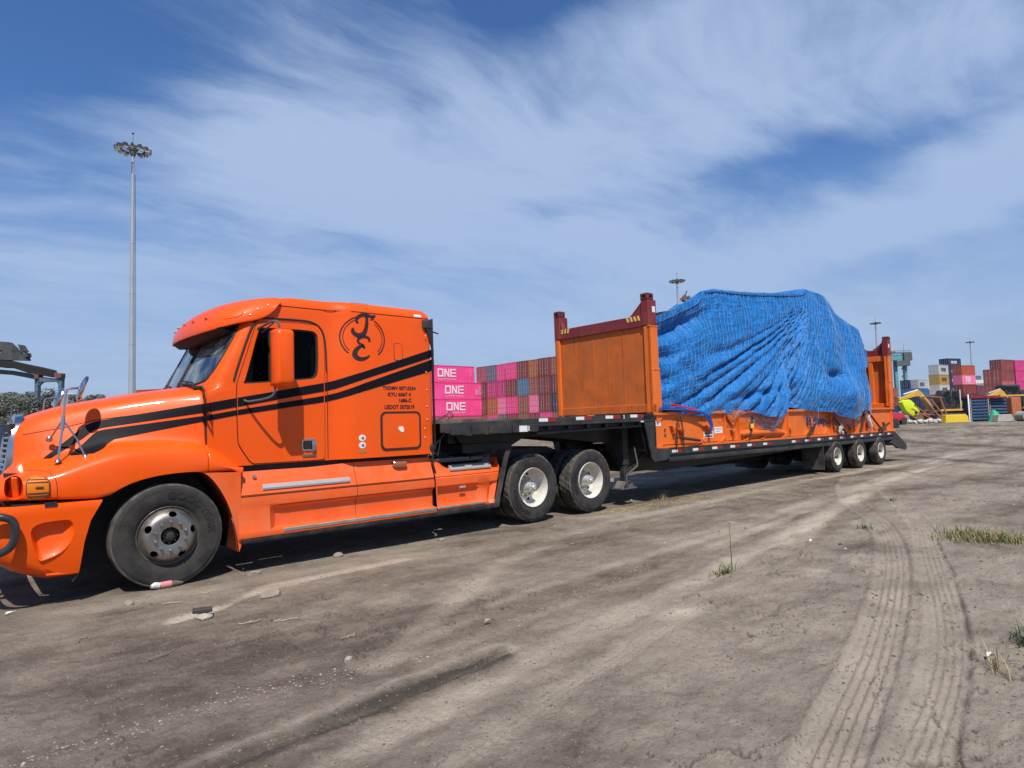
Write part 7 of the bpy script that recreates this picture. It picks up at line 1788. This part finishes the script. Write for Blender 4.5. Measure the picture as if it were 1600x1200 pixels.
# blue slatted crates
BS = mat('blue_slats', (.025, .075, .17), .5, dust=.2); 
for k, (px, Z, lb) in enumerate(((1516, 58, 'blue steel crate with horizontal slats, the left one next to the white post'), (1546, 58.5, 'blue steel crate with horizontal slats, the right one behind the green sheet'))):
    e = thing('slatted_crate', lb, 'crate', gp(px, Z), facing(4), 'blue slatted crates')
    b = MB(); b.box(0, 1.75, .06, 2.2, .05, 2.1); b.build('crate_body', [mat('crate_dark', (.012, .03, .07), .6)], e, smooth=0)
    for i in range(7): b = MB(); b.prism([(0, 0), (.13, .02), (.13, .13), (0, .17)][::-1], .02, 1.73, axis='x'); b.v = [(x, y-.08, z+.18+i*.275) for x, y, z in b.v]; b.build('slat', [BS], e, smooth=0)
    for x in (0, 1.7): b = MB(); b.box(x, x+.08, -.06, .1, 0, 2.12); b.build('post', [mat('pale_post', (.55, .50, .42), .6)], e, smooth=0)
b = MB(); b.box(0, 3.6, -.12, 2.4, 2.12, 2.34); o = b.build('red_beam', [mat('dark_red_beam', (.22, .02, .03), .5)], None, smooth=0); o.location = gp(1515, 58); o.rotation_euler = (0, 0, facing(4)); tag(o, 'long dark red beam lying across the tops of the blue slatted crates', 'beam')
b = MB(); b.box(0, 3.0, -.2, 0, 2.2, 2.34); o = b.build('yellow_boom', [YEL], None, smooth=0); o.location = gp(1562, 57); o.rotation_euler = (0, 0, facing(0)); tag(o, 'thin yellow beam reaching from the red beam to the right-hand excavator', 'beam')
b = MB(); g = 14; V = []
for i in range(g+1):
    for j in range(g+1):
        x = -.65+1.3*i/g; y = -.5+1.0*j/g; rr_ = math.hypot(x/.65, y/.5); z = max(0, 1.05*(1-rr_**2.2)); V.append((x+.08*math.sin(9*y+z*5), y+.06*math.sin(11*x), z*(.8+.25*math.sin(7*x+4*y))+.01))
b.add(V, [(i*(g+1)+j, i*(g+1)+j+1, (i+1)*(g+1)+j+1, (i+1)*(g+1)+j) for i in range(g) for j in range(g)]); o = b.build('green_sheet', [mat('green_plastic', (.02, .42, .20), .5, var=.2, vscale=4)], None, smooth=30); o.location = gp(1554, 55); tag(o, 'crumpled bright green plastic sheet heaped before the right-hand slatted crate', 'plastic sheet')
CON = mat('concrete', (.36, .33, .30), .9, var=.2, vscale=1.5)
b = MB(); b.prism([(0, 0), (1.45, 0), (1.25, .62), (.15, .62)], -.4, .4); o = b.build('concrete_block', [CON], None, bevel=.04); o.location = gp(1552, 54); tag(o, 'low grey concrete block right of the green sheet', 'concrete block'); o.rotation_euler = (0, 0, facing(0))
b = MB(); b.prism([(0, .35), (.15, .05), (.75, .05), (.86, .35), (.86, 2.1), (0, 2.1)], -.3, .3); o = b.build('orange_panel', [mat('rust_orange_panel', (.42, .12, .05), .7, var=.15)], None, bevel=.04); o.location = gp(1577, 56); o.rotation_euler = (0, 0, facing(0)); tag(o, 'upright rust-orange steel panel between the crates and the right-hand excavator', 'panel')
b = MB(); b.lathe([(.0, -.5), (.42, -.5), (.42, .5), (0, .5)], 20, (0, 0, .42)); o = b.build('concrete_pipe', [CON], None); o.location = gp(1598, 54); o.rotation_euler = (0, 0, facing(0)); tag(o, 'grey concrete drum at the right edge in front of the second excavator', 'concrete drum')
b = MB(); b.prism([(0, 0), (4.2, 0), (3.7, .8), (2.0, 1.25), (.4, .9)], -1.0, 1.0); o = b.build('covered_stack', [mat('mauve_tarp', (.16, .15, .24), .8, var=.2)], None, bevel=.1); p = gp(1514, 85); o.location = (p[0], p[1], GZ+1.6); o.rotation_euler = (0, 0, facing(0)); tag(o, 'low heap under a dull purple cover behind the blue crates', 'covered heap')
b = MB(); b.box(0, 4.2, -1.0, 1.0, 0, 1.6); q = b.build('pallet_base', [DST], o, smooth=0); q.location = (0, 0, -1.6)
b = MB(); b.box(0, 3.0, -1, 1, 0, 3.6); b.box(.3, 2.6, -1, 1, 3.6, 4.5); o = b.build('dark_truck_cab', [mat('dark_cab', (.03, .035, .035), .5)], None, bevel=.15); o.location = gp(1561, 92); o.rotation_euler = (0, 0, facing(0)); tag(o, 'dark truck cab half hidden above the red beam and the blue crates', 'truck')
b = MB(); b.box(.3, 2.3, -1.02, -1.0, 3.0, 4.2); b.build('window', [DG], o, smooth=0)
# red pickup behind the trailer tail
pk = thing('pickup_truck', 'red pickup with black bumper, mostly hidden behind the rear post of the flat rack', 'pickup truck', gp(1399, 46, .27), facing(12))
b = MB(); side = smooth_poly([(0.02, .52), (.02, .95), (-.15, 1.12), (-1.1, 1.22), (-1.35, 1.25), (-1.95, 1.74), (-3.1, 1.76), (-3.3, 1.25), (-5.1, 1.22), (-5.15, .5)], 1); b.prism(side, -.88, .88); b.build('body', [mat('car_red', (.45, .012, .03), .3, coat=.8)], pk, bevel=.07, bseg=2)
b = MB(); b.box(-.35, .12, -.90, .90, .30, .80); b.build('bumper', [BLK], pk, bevel=.05, bseg=2)
for y in (-.62, .62): b = MB(); b.box(-.05, .06, y-.2, y+.2, .86, 1.0); b.build('headlight', [WHITE], pk, bevel=.03)
b = MB(); b.prism([(-1.45, 1.28), (-1.95, 1.66), (-3.0, 1.68), (-3.15, 1.28)], -.885, .885); b.build('window', [DG], pk, smooth=0)
for x in (-.95, -4.2):
    for y in (-.86, .86): b = MB(); b.lathe([(0, -.12), (.22, -.12), (.36, -.1), (.37, .1), (0, .12)], 24, (x, y, .37)); b.build('wheel', [RUBBER], pk)
# ---------------------------------------------------------------- reach stacker on the left
rs_ = thing('reach_stacker', 'black container reach stacker with blue grab arms reaching in from the left', 'reach stacker', gp(-170, 80, GZ), facing(0))
BSL = mat('faded_blue_steel', (.05, .11, .17), .6, var=.3, dust=.3); GRYM = mat('grey_machinery', (.055, .055, .055), .7, var=.5, vscale=1)
def rl(px, py): p = at(px, py, 80); q = np.array(gp(-170, 80)); d = p-q; return float(d[:2]@r2), float(p[2]-GZ)
def PL(L): return [rl(*q) for q in L]
b = MB(); b.prism(PL([(-60, 552), (0, 560), (30, 567), (60, 573), (80, 578), (83, 590), (62, 586), (44, 583), (20, 575), (0, 574), (-60, 566)]), -.5, .5); b.build('spreader_beam', [DARK], rs_, bevel=.05)
b = MB(); b.prism(PL([(-60, 572), (0, 577), (24, 581), (50, 587), (62, 589), (62, 593), (42, 592), (22, 588), (0, 584), (-60, 580)]), 1.3, 1.8); b.build('side_beam', [BSL], rs_, bevel=.04)
b = MB(); b.prism(PL([(53, 592), (58, 590), (83, 591), (95, 590), (95, 596), (86, 596), (60, 597), (53, 600)]), -.3, .3); b.build('cross_beam', [BSL], rs_, bevel=.04)
for L in ([(52, 586), (58, 586), (58, 622), (53, 620)], [(89, 586), (95, 586), (95, 618), (90, 618)]):
    b = MB(); b.prism(PL(L), -.3, .3); b.build('grab_arm', [BSL], rs_, bevel=.04)
b = MB(); b.prism(PL([(86, 596), (91, 596), (91, 603)]), -.2, .2); b.prism(PL([(57, 603), (57, 597), (64, 597)]), -.2, .2); b.build('arm_gusset', [BSL], rs_, smooth=0)['kind'] = 'stuff'
b = MB(); b.prism(PL([(53, 583), (60, 582), (60, 592), (53, 592)]), -.5, .4); b.prism(PL([(84, 582), (95, 583), (95, 591), (84, 590)]), -.5, .4); b.build('end_casting', [mat('rust_red_steel', (.16, .06, .045), .7)], rs_, bevel=.04)['kind'] = 'stuff'
b = MB()
for P in ([(-50, 560), (-2, 552), (10, 540), (22, 546), (30, 553), (38, 556), (41, 563), (0, 562)], [(-20, 535), (-2, 533), (10, 534), (18, 541), (26, 550), (20, 553), (6, 546), (-10, 548)], [(22, 537), (26, 538), (33, 548), (28, 550)], [(36, 552), (41, 551), (42, 557), (37, 559)], [(-60, 548), (0, 536), (4, 541), (-50, 556)]):
    y0 = random.uniform(-.8, 0); b.prism(PL(P), y0, y0+random.uniform(.5, 1.0))
b.build('rotator_head', [GRYM], rs_, smooth=0)
b = MB(); q = PL([(0, 540)])[0]; b.beam((q[0]-1, .2, q[1]), (-14, .2, 6.0), 1.0, 1.2); b.build('telescopic_boom', [mat('stacker_paint', (.30, .05, .03), .5)], rs_, bevel=.05)
b = MB(); b.box(-17, -7, -1.6, 1.9, 1.0, 2.6); b.box(-11, -9.2, -1.0, 1.2, 2.6, 4.4); b.build('chassis', [MATS['stacker_paint']], rs_, bevel=.1)
for x in (-15, -8.4):
    for y in (-1.6, 1.9): b = MB(); b.lathe([(0, -.4), (.5, -.4), (.85, -.3), (.85, .3), (0, .4)], 24, (x, y, .86)); b.build('wheel', [RUBBER], rs_)
b = MB(); b.box(-.4, .4, -.4, .4, 0, 6.9); o = b.build('concrete_post', [CON], None, smooth=0); o.location = gp(99.5, 85); tag(o, 'slim pale concrete post behind the hood mirrors', 'post')
b = MB(); b.box(-.9, .9, -.4, .4, 6.9, 7.05); b.build('cap', [WHITE], o, smooth=0)
# ---------------------------------------------------------------- trees
LEAF = bpy.data.materials.new('hazy_foliage'); LEAF.use_nodes = True; h = N(LEAF.node_tree); bs = LEAF.node_tree.nodes['Principled BSDF']
gi = h.n('ShaderNodeTexCoord').outputs['Object']
h.put(bs.inputs['Base Color'], h.ramp(h.noise(gi, .55, 5, .6), [(.3, (.075, .085, .065)), (.55, (.12, .13, .10)), (.8, (.20, .20, .155))])); bs.inputs['Roughness'].default_value = .8
BARK = mat('bark', (.13, .11, .09), .9)
def tree(px, Z, H, Wd, seed, label, lean=0.):
    rr_ = np.random.RandomState(seed); e = thing('tree', label, 'tree', gp(px, Z), 0, 'trees on the far side of the yard on the left')
    b = MB(); b.tube([(0, 0, 0), (.2, .1, H*.3), (.1, .2, H*.55), (.3, .1, H*.8)], [.45, .35, .25, .1], 8)
    cl = []
    for i in range(34):
        a = rr_.uniform(0, 2*PI); q = math.sqrt(rr_.uniform(0, 1)); hz = rr_.uniform(.35, 1.0)
        wf = math.sin(min(1, (hz-.2)/.5)*PI/2)*math.sqrt(max(.05, 1.05-hz)) * 1.25
        cl.append((math.cos(a)*q*Wd/2*wf+lean*hz, math.sin(a)*q*Wd/2*wf, H*hz*.93, rr_.uniform(.7, 1.5)*Wd/11))
    for c in cl[:9]: b.tube([(.1, .1, H*.4), (c[0]*.5, c[1]*.5, (H*.4+c[2])/2), (c[0], c[1], c[2])], [.16, .1, .04], 5)
    b.build('trunk', [BARK], e)
    V = []; F = []
    for (x, y, z, r) in cl:
        n_ = int(150*r)
        for k in range(n_):
            d = rr_.normal(size=3); d /= np.linalg.norm(d)+1e-6; q = r*rr_.uniform(.35, 1.0)**.5*np.array([1.35, 1.35, .72]); c = np.array([x, y, z])+d*q
            a = rr_.normal(size=3); a /= np.linalg.norm(a); bb_ = np.cross(a, d); bb_ /= np.linalg.norm(bb_)+1e-6; s_ = rr_.uniform(.10, .30)
            o_ = len(V); V += [tuple(c+a*s_), tuple(c+bb_*s_*.7), tuple(c-a*s_), tuple(c-bb_*s_*.7)]; F.append((o_, o_+1, o_+2, o_+3))
    b = MB(); b.add(V, F); o = b.build('crown', [LEAF], e, smooth=0)
    return e
tree(30, 150, 13.0, 17, 1, 'broad olive tree at the left edge beneath the black spreader beam')
tree(-30, 150, 12, 16, 12, 'dense olive tree at the extreme left behind the grille')
tree(75, 158, 13.5, 12, 2, 'taller thin-topped tree between the blue grab arms')
tree(120, 150, 11.5, 12, 3, 'olive tree behind the hood mirror')
tree(148, 170, 12.8, 9, 4, 'small hazy tree with sparse crown, the last one before the tall mast')
tree(5, 175, 14.5, 14, 5, 'hazy tree standing behind the left-hand trees')
tree(95, 175, 11.5, 16, 6, 'low hazy tree behind the hood mirror trees')
b = MB(); V = []; F = []
for i in range(9000):
    x = rng.uniform(-75, 62); y = rng.uniform(-3, 9); zt = 6.0+2.0*vnoise(np.array([x*.25]), np.array([y*.2]), 3)[0]; z = rng.uniform(0, zt); s_ = rng.uniform(.25, .6); a = rng.normal(size=3); a /= np.linalg.norm(a); d = rng.normal(size=3); d = np.cross(a, d); d /= np.linalg.norm(d); c = np.array([x, y, z]); o_ = len(V); V += [tuple(c+a*s_), tuple(c+d*s_*.7), tuple(c-a*s_), tuple(c-d*s_*.7)]; F.append((o_, o_+1, o_+2, o_+3))
b.add(V, F); o = b.build('distant_scrub', [LEAF], None, smooth=0, ); o.location = gp(120, 190); o.rotation_euler = (0, 0, facing(0)); tag(o, 'low belt of distant scrub along the far edge of the yard on the left', 'scrub', kind='stuff')
# ---------------------------------------------------------------- litter, stones and weeds
STN = mat('field_stone', (.27, .215, .165), .95, var=.25, vscale=12, bump=.3, bscale=50); STP = mat('pale_field_stone', (.36, .31, .245), .95, var=.2, vscale=12)
def rock(x, y, s, m_, label, sc=(1, 1, 1), seed=0, name='stone', rz=0.):
    r_ = np.random.RandomState(seed); bm = bmesh.new(); bmesh.ops.create_icosphere(bm, subdivisions=2, radius=1)
    ax = r_.normal(size=(5, 3)); ax /= np.linalg.norm(ax, axis=1)[:, None]; cut_ = r_.uniform(.55, .85, 5)
    for v in bm.verts:
        p = np.array(v.co)
        for a, c in zip(ax, cut_):
            d = p@a
            if d > c: p = p-a*(d-c)
        v.co = Vector(p*s*np.array(sc))
    me = bpy.data.meshes.new(name); bm.to_mesh(me); bm.free(); me.materials.append(m_)
    o = bpy.data.objects.new(name, me); COL.objects.link(o); o.location = (x, y, gz(x, y)+s*sc[2]*.35); o.rotation_euler = (0, 0, rz); tag(o, label, 'stone'); return o
rock(.62, -2.31, .11, STN, 'long rounded brownish stone on the pale sandy strip', (1.3, .62, .45), 1, rz=.35)
rock(.32, -4.41, .032, STP, 'small pale angular stone lying in open ground left of the wheel ruts', (1.2, .9, .8), 3, rz=.8)
rock(1.84, -1.15, .06, STN, 'grey stone at the edge of the truck shadow below the sleeper', (1.2, .8, .7), 4)
rock(.80, -1.31, .05, STN, 'pointed stone just behind the front wheel', (1.5, .7, .8), 5)
rock(-.43, -1.62, .045, STN, 'dull stone in front of the front wheel, left of the bottle', (1, 1, .8), 6)
rock(3.25, -1.28, .05, STN, 'small stone beside the shadow under the rear fairing', (1, .8, .7), 9)
# broken block: dark top piece on pale rubble
b = MB(); b.box(-.075, .075, -.035, .035, .045, .078); o = b.build('slab', [mat('dark_slab', (.05, .043, .04), .8)], None, bevel=.006); z = gz(-.07, -2.57); o.location = (-.07, -2.57, z); o.rotation_euler = (.05, .03, -.25); tag(o, 'dark flat slab lying on a pale chunk near the end of the sandy strip', 'slab')
rock(-.07, -2.60, .062, STP, 'pale chunk of rubble under the dark slab', (1.25, .9, .6), 8, 'rubble')
# bottle by the front wheel
bo = thing('plastic_bottle', 'crushed plastic bottle with pink label in front of the front wheel', 'bottle', (-.03, -1.19, gz(-.03, -1.19)+.035), .06)
b = MB(); b.tube([(-.13, 0, 0), (-.10, .01, .01), (-.05, 0, .0)], [.018, .035, .032], 12); b.build('bottle_neck', [mat('cloudy_plastic', (.55, .55, .50), .25)], bo)
b = MB(); b.tube([(-.05, 0, 0), (.05, 0, 0)], [.034, .036], 14); b.build('bottle_label', [mat('pink_label', (.62, .22, .22), .6)], bo)
b = MB(); b.tube([(.05, 0, 0), (.10, 0, -.004), (.16, .0, -.008)], [.034, .03, .014], 12); b.build('bottle_end', [mat('brown_plastic', (.16, .12, .09), .4)], bo)
# paper scraps
def scrap(x, y, pts, m_, label, name='litter', cat='litter', h=.012):
    z = gz(x, y)+.006; b = MB(); b.loft([[(px, py, h*math.sin(i*1.3)+h) for i, (px, py) in enumerate(pts)], [(px*.9+.01, py*.6+.012, h*math.cos(i)+h*1.4) for i, (px, py) in enumerate(pts)]], False); o = b.build(name, [m_], None, smooth=0); o.location = (x, y, z); tag(o, label, cat); return o
scrap(1.46, -4.50, [(-.05, .02), (-.01, .0), (.03, .01), (.05, -.03)], mat('dry_leaf', (.36, .31, .23), .9), 'curled dry leaf beside the pale tyre track', 'dry_leaf', 'leaf', .02)
scrap(-1.23, -1.20, [(-.06, 0), (0, .01), (.07, .015)], WHITE, 'white scrap of paper at the left edge in the shadow', 'paper_scrap', 'paper')
scrap(3.18, -7.28, [(-.07, .01), (-.02, .0), (.03, -.005), (.08, -.01)], WHITE, 'white scrap lying by the dry weeds at the right edge', 'paper_scrap', 'paper', .016)
scrap(5.95, -5.0, [(-.05, .01), (-.0, .0), (.04, .0)], WHITE, 'small white scrap beside the little green tuft', 'paper_scrap', 'paper', .02)
# twigs
TW = mat('twig', (.22, .17, .12), .9); TWp = mat('straw_twig', (.40, .33, .23), .9)
tw = [(-.55, -3.35, .5, .16, TW, 'dark bare twig lying across open ground at the left'), (-.9, -2.5, .9, .14, TW, 'thin forked twig near the left edge'), (.15, -3.05, -.2, .12, TWp, 'pale straw lying right of the rubble'), (.38, -3.2, -.3, .16, TWp, 'pale straw pair lying just above the gravel streak'), (.55, -3.95, .2, .10, TWp, 'pale crooked straw above the small pale stone'), (-.15, -1.9, -.4, .12, TWp, 'short straw below the bottle'), (.2, -1.75, .1, .14, TWp, 'long straw between bottle and sandy strip'), (2.6, -6.0, .9, .10, TW, 'short dark twig between the two tyre prints'), (5.2, -6.9, 1.3, .25, TW, 'dark dead branch to the right of the tread marks')]
for i, (x, y, a, l, m_, lb) in enumerate(tw):
    b = MB(); r_ = np.random.RandomState(i); l = l*.62; P = [(l*t*math.cos(a)+.012*r_.normal(), l*t*math.sin(a)+.012*r_.normal(), gz(x, y)+.008+.01*r_.rand()) for t in np.linspace(-1, 1, 6)]; b.tube(P, .004, 5); b.tube([P[2], (P[2][0]+l*.3*math.cos(a+.6), P[2][1]+l*.3*math.sin(a+.6), P[2][2]+.01)], .0025, 4)
    o = b.build('twig', [m_], None); o.location = (x, y, 0); tag(o, lb, 'twig', 'twigs and straws on the ground')
# loose gravel and clods (nobody could count them)
def gravel(n, fn, smin, smax, m_list, name, label):
    b = MB()
    base = [Vector(v) for v in ((1, 0, 0), (-1, 0, 0), (0, 1, 0), (0, -1, 0), (0, 0, 1), (0, 0, -.4))]; tri = [(0, 2, 4), (2, 1, 4), (1, 3, 4), (3, 0, 4), (2, 0, 5), (1, 2, 5), (3, 1, 5), (0, 3, 5)]
    xs, ys_ = fn(n); zs = ground_fields(xs, ys_)[0]
    for i in range(n):
        s = smin+(smax-smin)*rng.rand()**3; a = rng.uniform(0, 2*PI); q = [rng.uniform(.6, 1.3) for _ in range(3)]
        V = []
        for v in base:
            x = v.x*q[0]*s*rng.uniform(.8, 1.2); y = v.y*q[1]*s*rng.uniform(.8, 1.2); V.append((xs[i]+x*math.cos(a)-y*math.sin(a), ys_[i]+x*math.sin(a)+y*math.cos(a), zs[i]+v.z*q[2]*s*.6+s*.1))
        b.add(V, tri, rng.randint(len(m_list)))
    o = b.build(name, m_list, None, smooth=0); tag(o, label, 'gravel', kind='stuff')
peb = [(-1.36, -4.43), (-.83, -4.47), (-.24, -4.44), (.31, -4.58), (1.05, -4.74), (2.09, -4.43), (2.97, -4.34), (4.0, -4.2)]
def f_strip(n):
    t = rng.uniform(0, len(peb)-1.001, n); k = t.astype(int); fr = t-k; P = np.array(peb); p = P[k]*(1-fr)[:, None]+P[k+1]*fr[:, None]
    return p[:, 0]+rng.normal(0, .10, n), p[:, 1]+rng.normal(0, .055, n)
SOILM = mat('soil_clod', (.17, .135, .105), .95, var=.2, vscale=20); SOILD = mat('dark_clod', (.09, .075, .06), .95)
gravel(1500, f_strip, .0025, .010, [STN, STP, SOILM], 'gravel_streak', 'streak of pale pebbles running through the soil in the foreground')
def f_near(n):
    r = 2.2+7.5*rng.rand(n)**1.3; a = math.atan2(_f[1], _f[0])+rng.uniform(-.75, .75, n); return CAM[0]+r*np.cos(a), CAM[1]+r*np.sin(a)
gravel(7500, f_near, .0018, .010, [SOILM, SOILM, STN, SOILD, SOILM], 'soil_crumbs', 'loose crumbs of soil and grit scattered over the foreground')
def f_far(n):
    r = 8+32*rng.rand(n); a = math.atan2(_f[1], _f[0])+rng.uniform(-.85, .2, n); return CAM[0]+r*np.cos(a), CAM[1]+r*np.sin(a)
gravel(1600, f_far, .01, .032, [SOILM, STN, SOILD, STP], 'scattered_stones', 'small stones scattered over the middle ground')
def f_rough(n):
    x = rng.uniform(2.0, 9.0, n); y = -5.9-.18*(x-2)*0-rng.uniform(.2, 2.2, n)+.12*(x-2); return x, y
gravel(1500, f_rough, .004, .018, [SOILM, SOILD, STN], 'rough_clods', 'rough broken clods beside the tread marks on the right')
# grass
GR = mat('green_blade', (.085, .13, .035), .7, var=.3, vscale=5); GD = mat('dry_blade', (.36, .28, .14), .8, var=.25, vscale=5); GK = mat('dark_green_blade', (.05, .085, .03), .7)
def blades(n, cen, rad, hmin, hmax, lean, m_, name, label, cat='grass', kind=None, wd=.004, parent=None):
    b = MB()
    for i in range(n):
        a = rng.uniform(0, 2*PI); r = abs(rng.normal(0, .5)); x = cen[0]+rad[0]*r*math.cos(a); y = cen[1]+rad[1]*r*math.sin(a); z0 = gz(x, y) if n < 400 else 0.
        h_ = rng.uniform(hmin, hmax); la = rng.uniform(0, 2*PI); l = rng.uniform(.2, 1)*lean*h_; P = []
        w_ = wd*rng.uniform(.6, 1.3); px_, py_ = -math.sin(la)*w_, math.cos(la)*w_
        V = []
        for t, ww in ((0, 1), (.4, .9), (.75, .6), (1, .08)):
            cx_ = x+math.cos(la)*l*t*t; cy_ = y+math.sin(la)*l*t*t; cz_ = z0+h_*t*(1-.25*t*lean); V += [(cx_-px_*ww, cy_-py_*ww, cz_), (cx_+px_*ww, cy_+py_*ww, cz_)]
        b.add(V, [(0, 1, 3, 2), (2, 3, 5, 4), (4, 5, 7, 6)])
    o = b.build(name, [m_], parent, smooth=0)
    if label: tag(o, label, cat, kind=kind)
    return o
# green tuft with a tall dry stalk
tf_ = thing('grass_tuft', 'green tuft of grass with one tall bare stalk in the open ground', 'plant', (0, 0, 0))
blades(46, (4.09, -4.96), (.26, .12), .05, .20, 1.5, GR, 'blades', None, parent=tf_)
blades(30, (4.0, -4.92), (.34, .12), .04, .12, 2.0, GD, 'dry_blades', None, parent=tf_)
b = MB(); z = gz(4.25, -4.93); b.tube([(4.25, -4.93, z), (4.245, -4.93, z+.2), (4.25, -4.925, z+.46)], [.007, .005, .002], 6); b.build('stalk', [mat('stalk', (.09, .09, .05), .8)], tf_)
for k, (x, y, n_, h_, m_, lb) in enumerate(((7.47, -5.02, 60, .11, GR, 'small green tuft in the distance beside the white scrap'), (3.62, -7.40, 150, .17, GK, 'dark green tuft of grass at the right edge'), (3.0, -7.34, 14, .26, GD, 'few dry upright stems below the white scrap at the right'), (8.6, -1.05, 34, .30, GD, 'dry yellow weed standing beside the trailer landing gear'), (8.1, -1.25, 16, .22, GD, 'thin dry weed left of the landing gear weed'), (10.5, -4.4, 40, .10, GR, 'low green patch farther along the tyre tracks'))):
    blades(n_, (x, y), (.17, .12), h_*.35, h_, 1.3, m_, 'weed', lb, 'plant')
# strip of grass on the right
b = MB(); n = 3600
t = rng.rand(n); P0_ = np.array([7.55, -5.98]); P1_ = np.array([7.35, -7.9]); P_ = P0_+(P1_-P0_)*t[:, None]; X = P_[:, 0]+rng.normal(0, .17, n)+.12*np.sin(P_[:, 1]*2.5); Yq = P_[:, 1]+rng.normal(0, .12, n); Zq = ground_fields(X, Yq)[0]
for mi_, (sel, m_) in enumerate(((slice(0, 1900), GR), (slice(1900, n), GD))):
    b = MB()
    for x, y, z0 in zip(X[sel], Yq[sel], Zq[sel]):
        h_ = rng.uniform(.02, .10)*(.5+1.1*vnoise(np.array([x*2.2]), np.array([y*2.2]), 6)[0]); la = rng.uniform(0, 2*PI); l = rng.uniform(.2, 1.5)*h_; w_ = .0038; px_, py_ = -math.sin(la)*w_, math.cos(la)*w_
        b.add([(x-px_, y-py_, z0), (x+px_, y+py_, z0), (x+math.cos(la)*l*.4+px_*.7, y+math.sin(la)*l*.4+py_*.7, z0+h_*.6), (x+math.cos(la)*l*.4-px_*.7, y+math.sin(la)*l*.4-py_*.7, z0+h_*.6), (x+math.cos(la)*l, y+math.sin(la)*l, z0+h_*.95)], [(0, 1, 2, 3), (3, 2, 4)])
    o = b.build('grass_strip', [m_], None, smooth=0); tag(o, ['green grass growing in a strip at the right edge of the yard', 'dry straw-coloured grass mixed into the strip at the right edge'][mi_], 'grass', kind='stuff')
# dry straw along the edge of the shadow by the drive wheels
b = MB(); n = 900; X = 6.3+rng.rand(n)*3.0; Yq = -1.32-.02*(X-6.3)+rng.normal(0, .10, n)-.10; Zq = ground_fields(X, Yq)[0]
for x, y, z0 in zip(X, Yq, Zq):
    a = rng.uniform(0, 2*PI); l = rng.uniform(.02, .08); b.tube([(x, y, z0+.004), (x+l*math.cos(a), y+l*math.sin(a), z0+.004+rng.uniform(0, .03))], .0022, 3, cap=False)
o = b.build('dry_straw', [GD], None, smooth=0); tag(o, 'dry straw scattered along the shadow edge beside the rear tractor wheel', 'straw', kind='stuff')
# ---------------------------------------------------------------- tidy: pieces that stand apart become parts of their own
def explode(o):
    bm = bmesh.new(); bm.from_mesh(o.data); bm.verts.ensure_lookup_table(); seen = set(); comps = []
    for v in bm.verts:
        if v.index in seen: continue
        st = [v]; comp = set()
        while st:
            a = st.pop()
            if a.index in comp: continue
            comp.add(a.index); st += [e.other_vert(a) for e in a.link_edges if e.other_vert(a).index not in comp]
        seen |= comp; comps.append(comp)
    bm.free()
    if len(comps) < 2: return
    me0 = o.data
    for i, c in enumerate(comps):
        b = bmesh.new(); b.from_mesh(me0); b.verts.ensure_lookup_table(); bmesh.ops.delete(b, geom=[v for v in b.verts if v.index not in c], context='VERTS')
        me = bpy.data.meshes.new(me0.name); b.to_mesh(me); b.free()
        for m_ in me0.materials: me.materials.append(m_)
        if i == 0: o.data = me
        else:
            n = o.copy(); n.data = me; COL.objects.link(n); n.name = o.name.split('.')[0]
for o in list(COL.objects):
    if o.type == 'MESH' and o.name.split('.')[0] in ('wheel_arch_liner', 'fender_tip', 'mirror_arm', 'handle_paddle', 'marker_lamp', 'extender_lamp', 'ring_emblem', 'mud_flap'): explode(o)
for o in list(COL.objects):
    if o.type == 'MESH' and o.name.split('.')[0] in ('rivet', 'lens_rib', 'wiper', 'air_line', 'line_support'): o['kind'] = 'stuff'
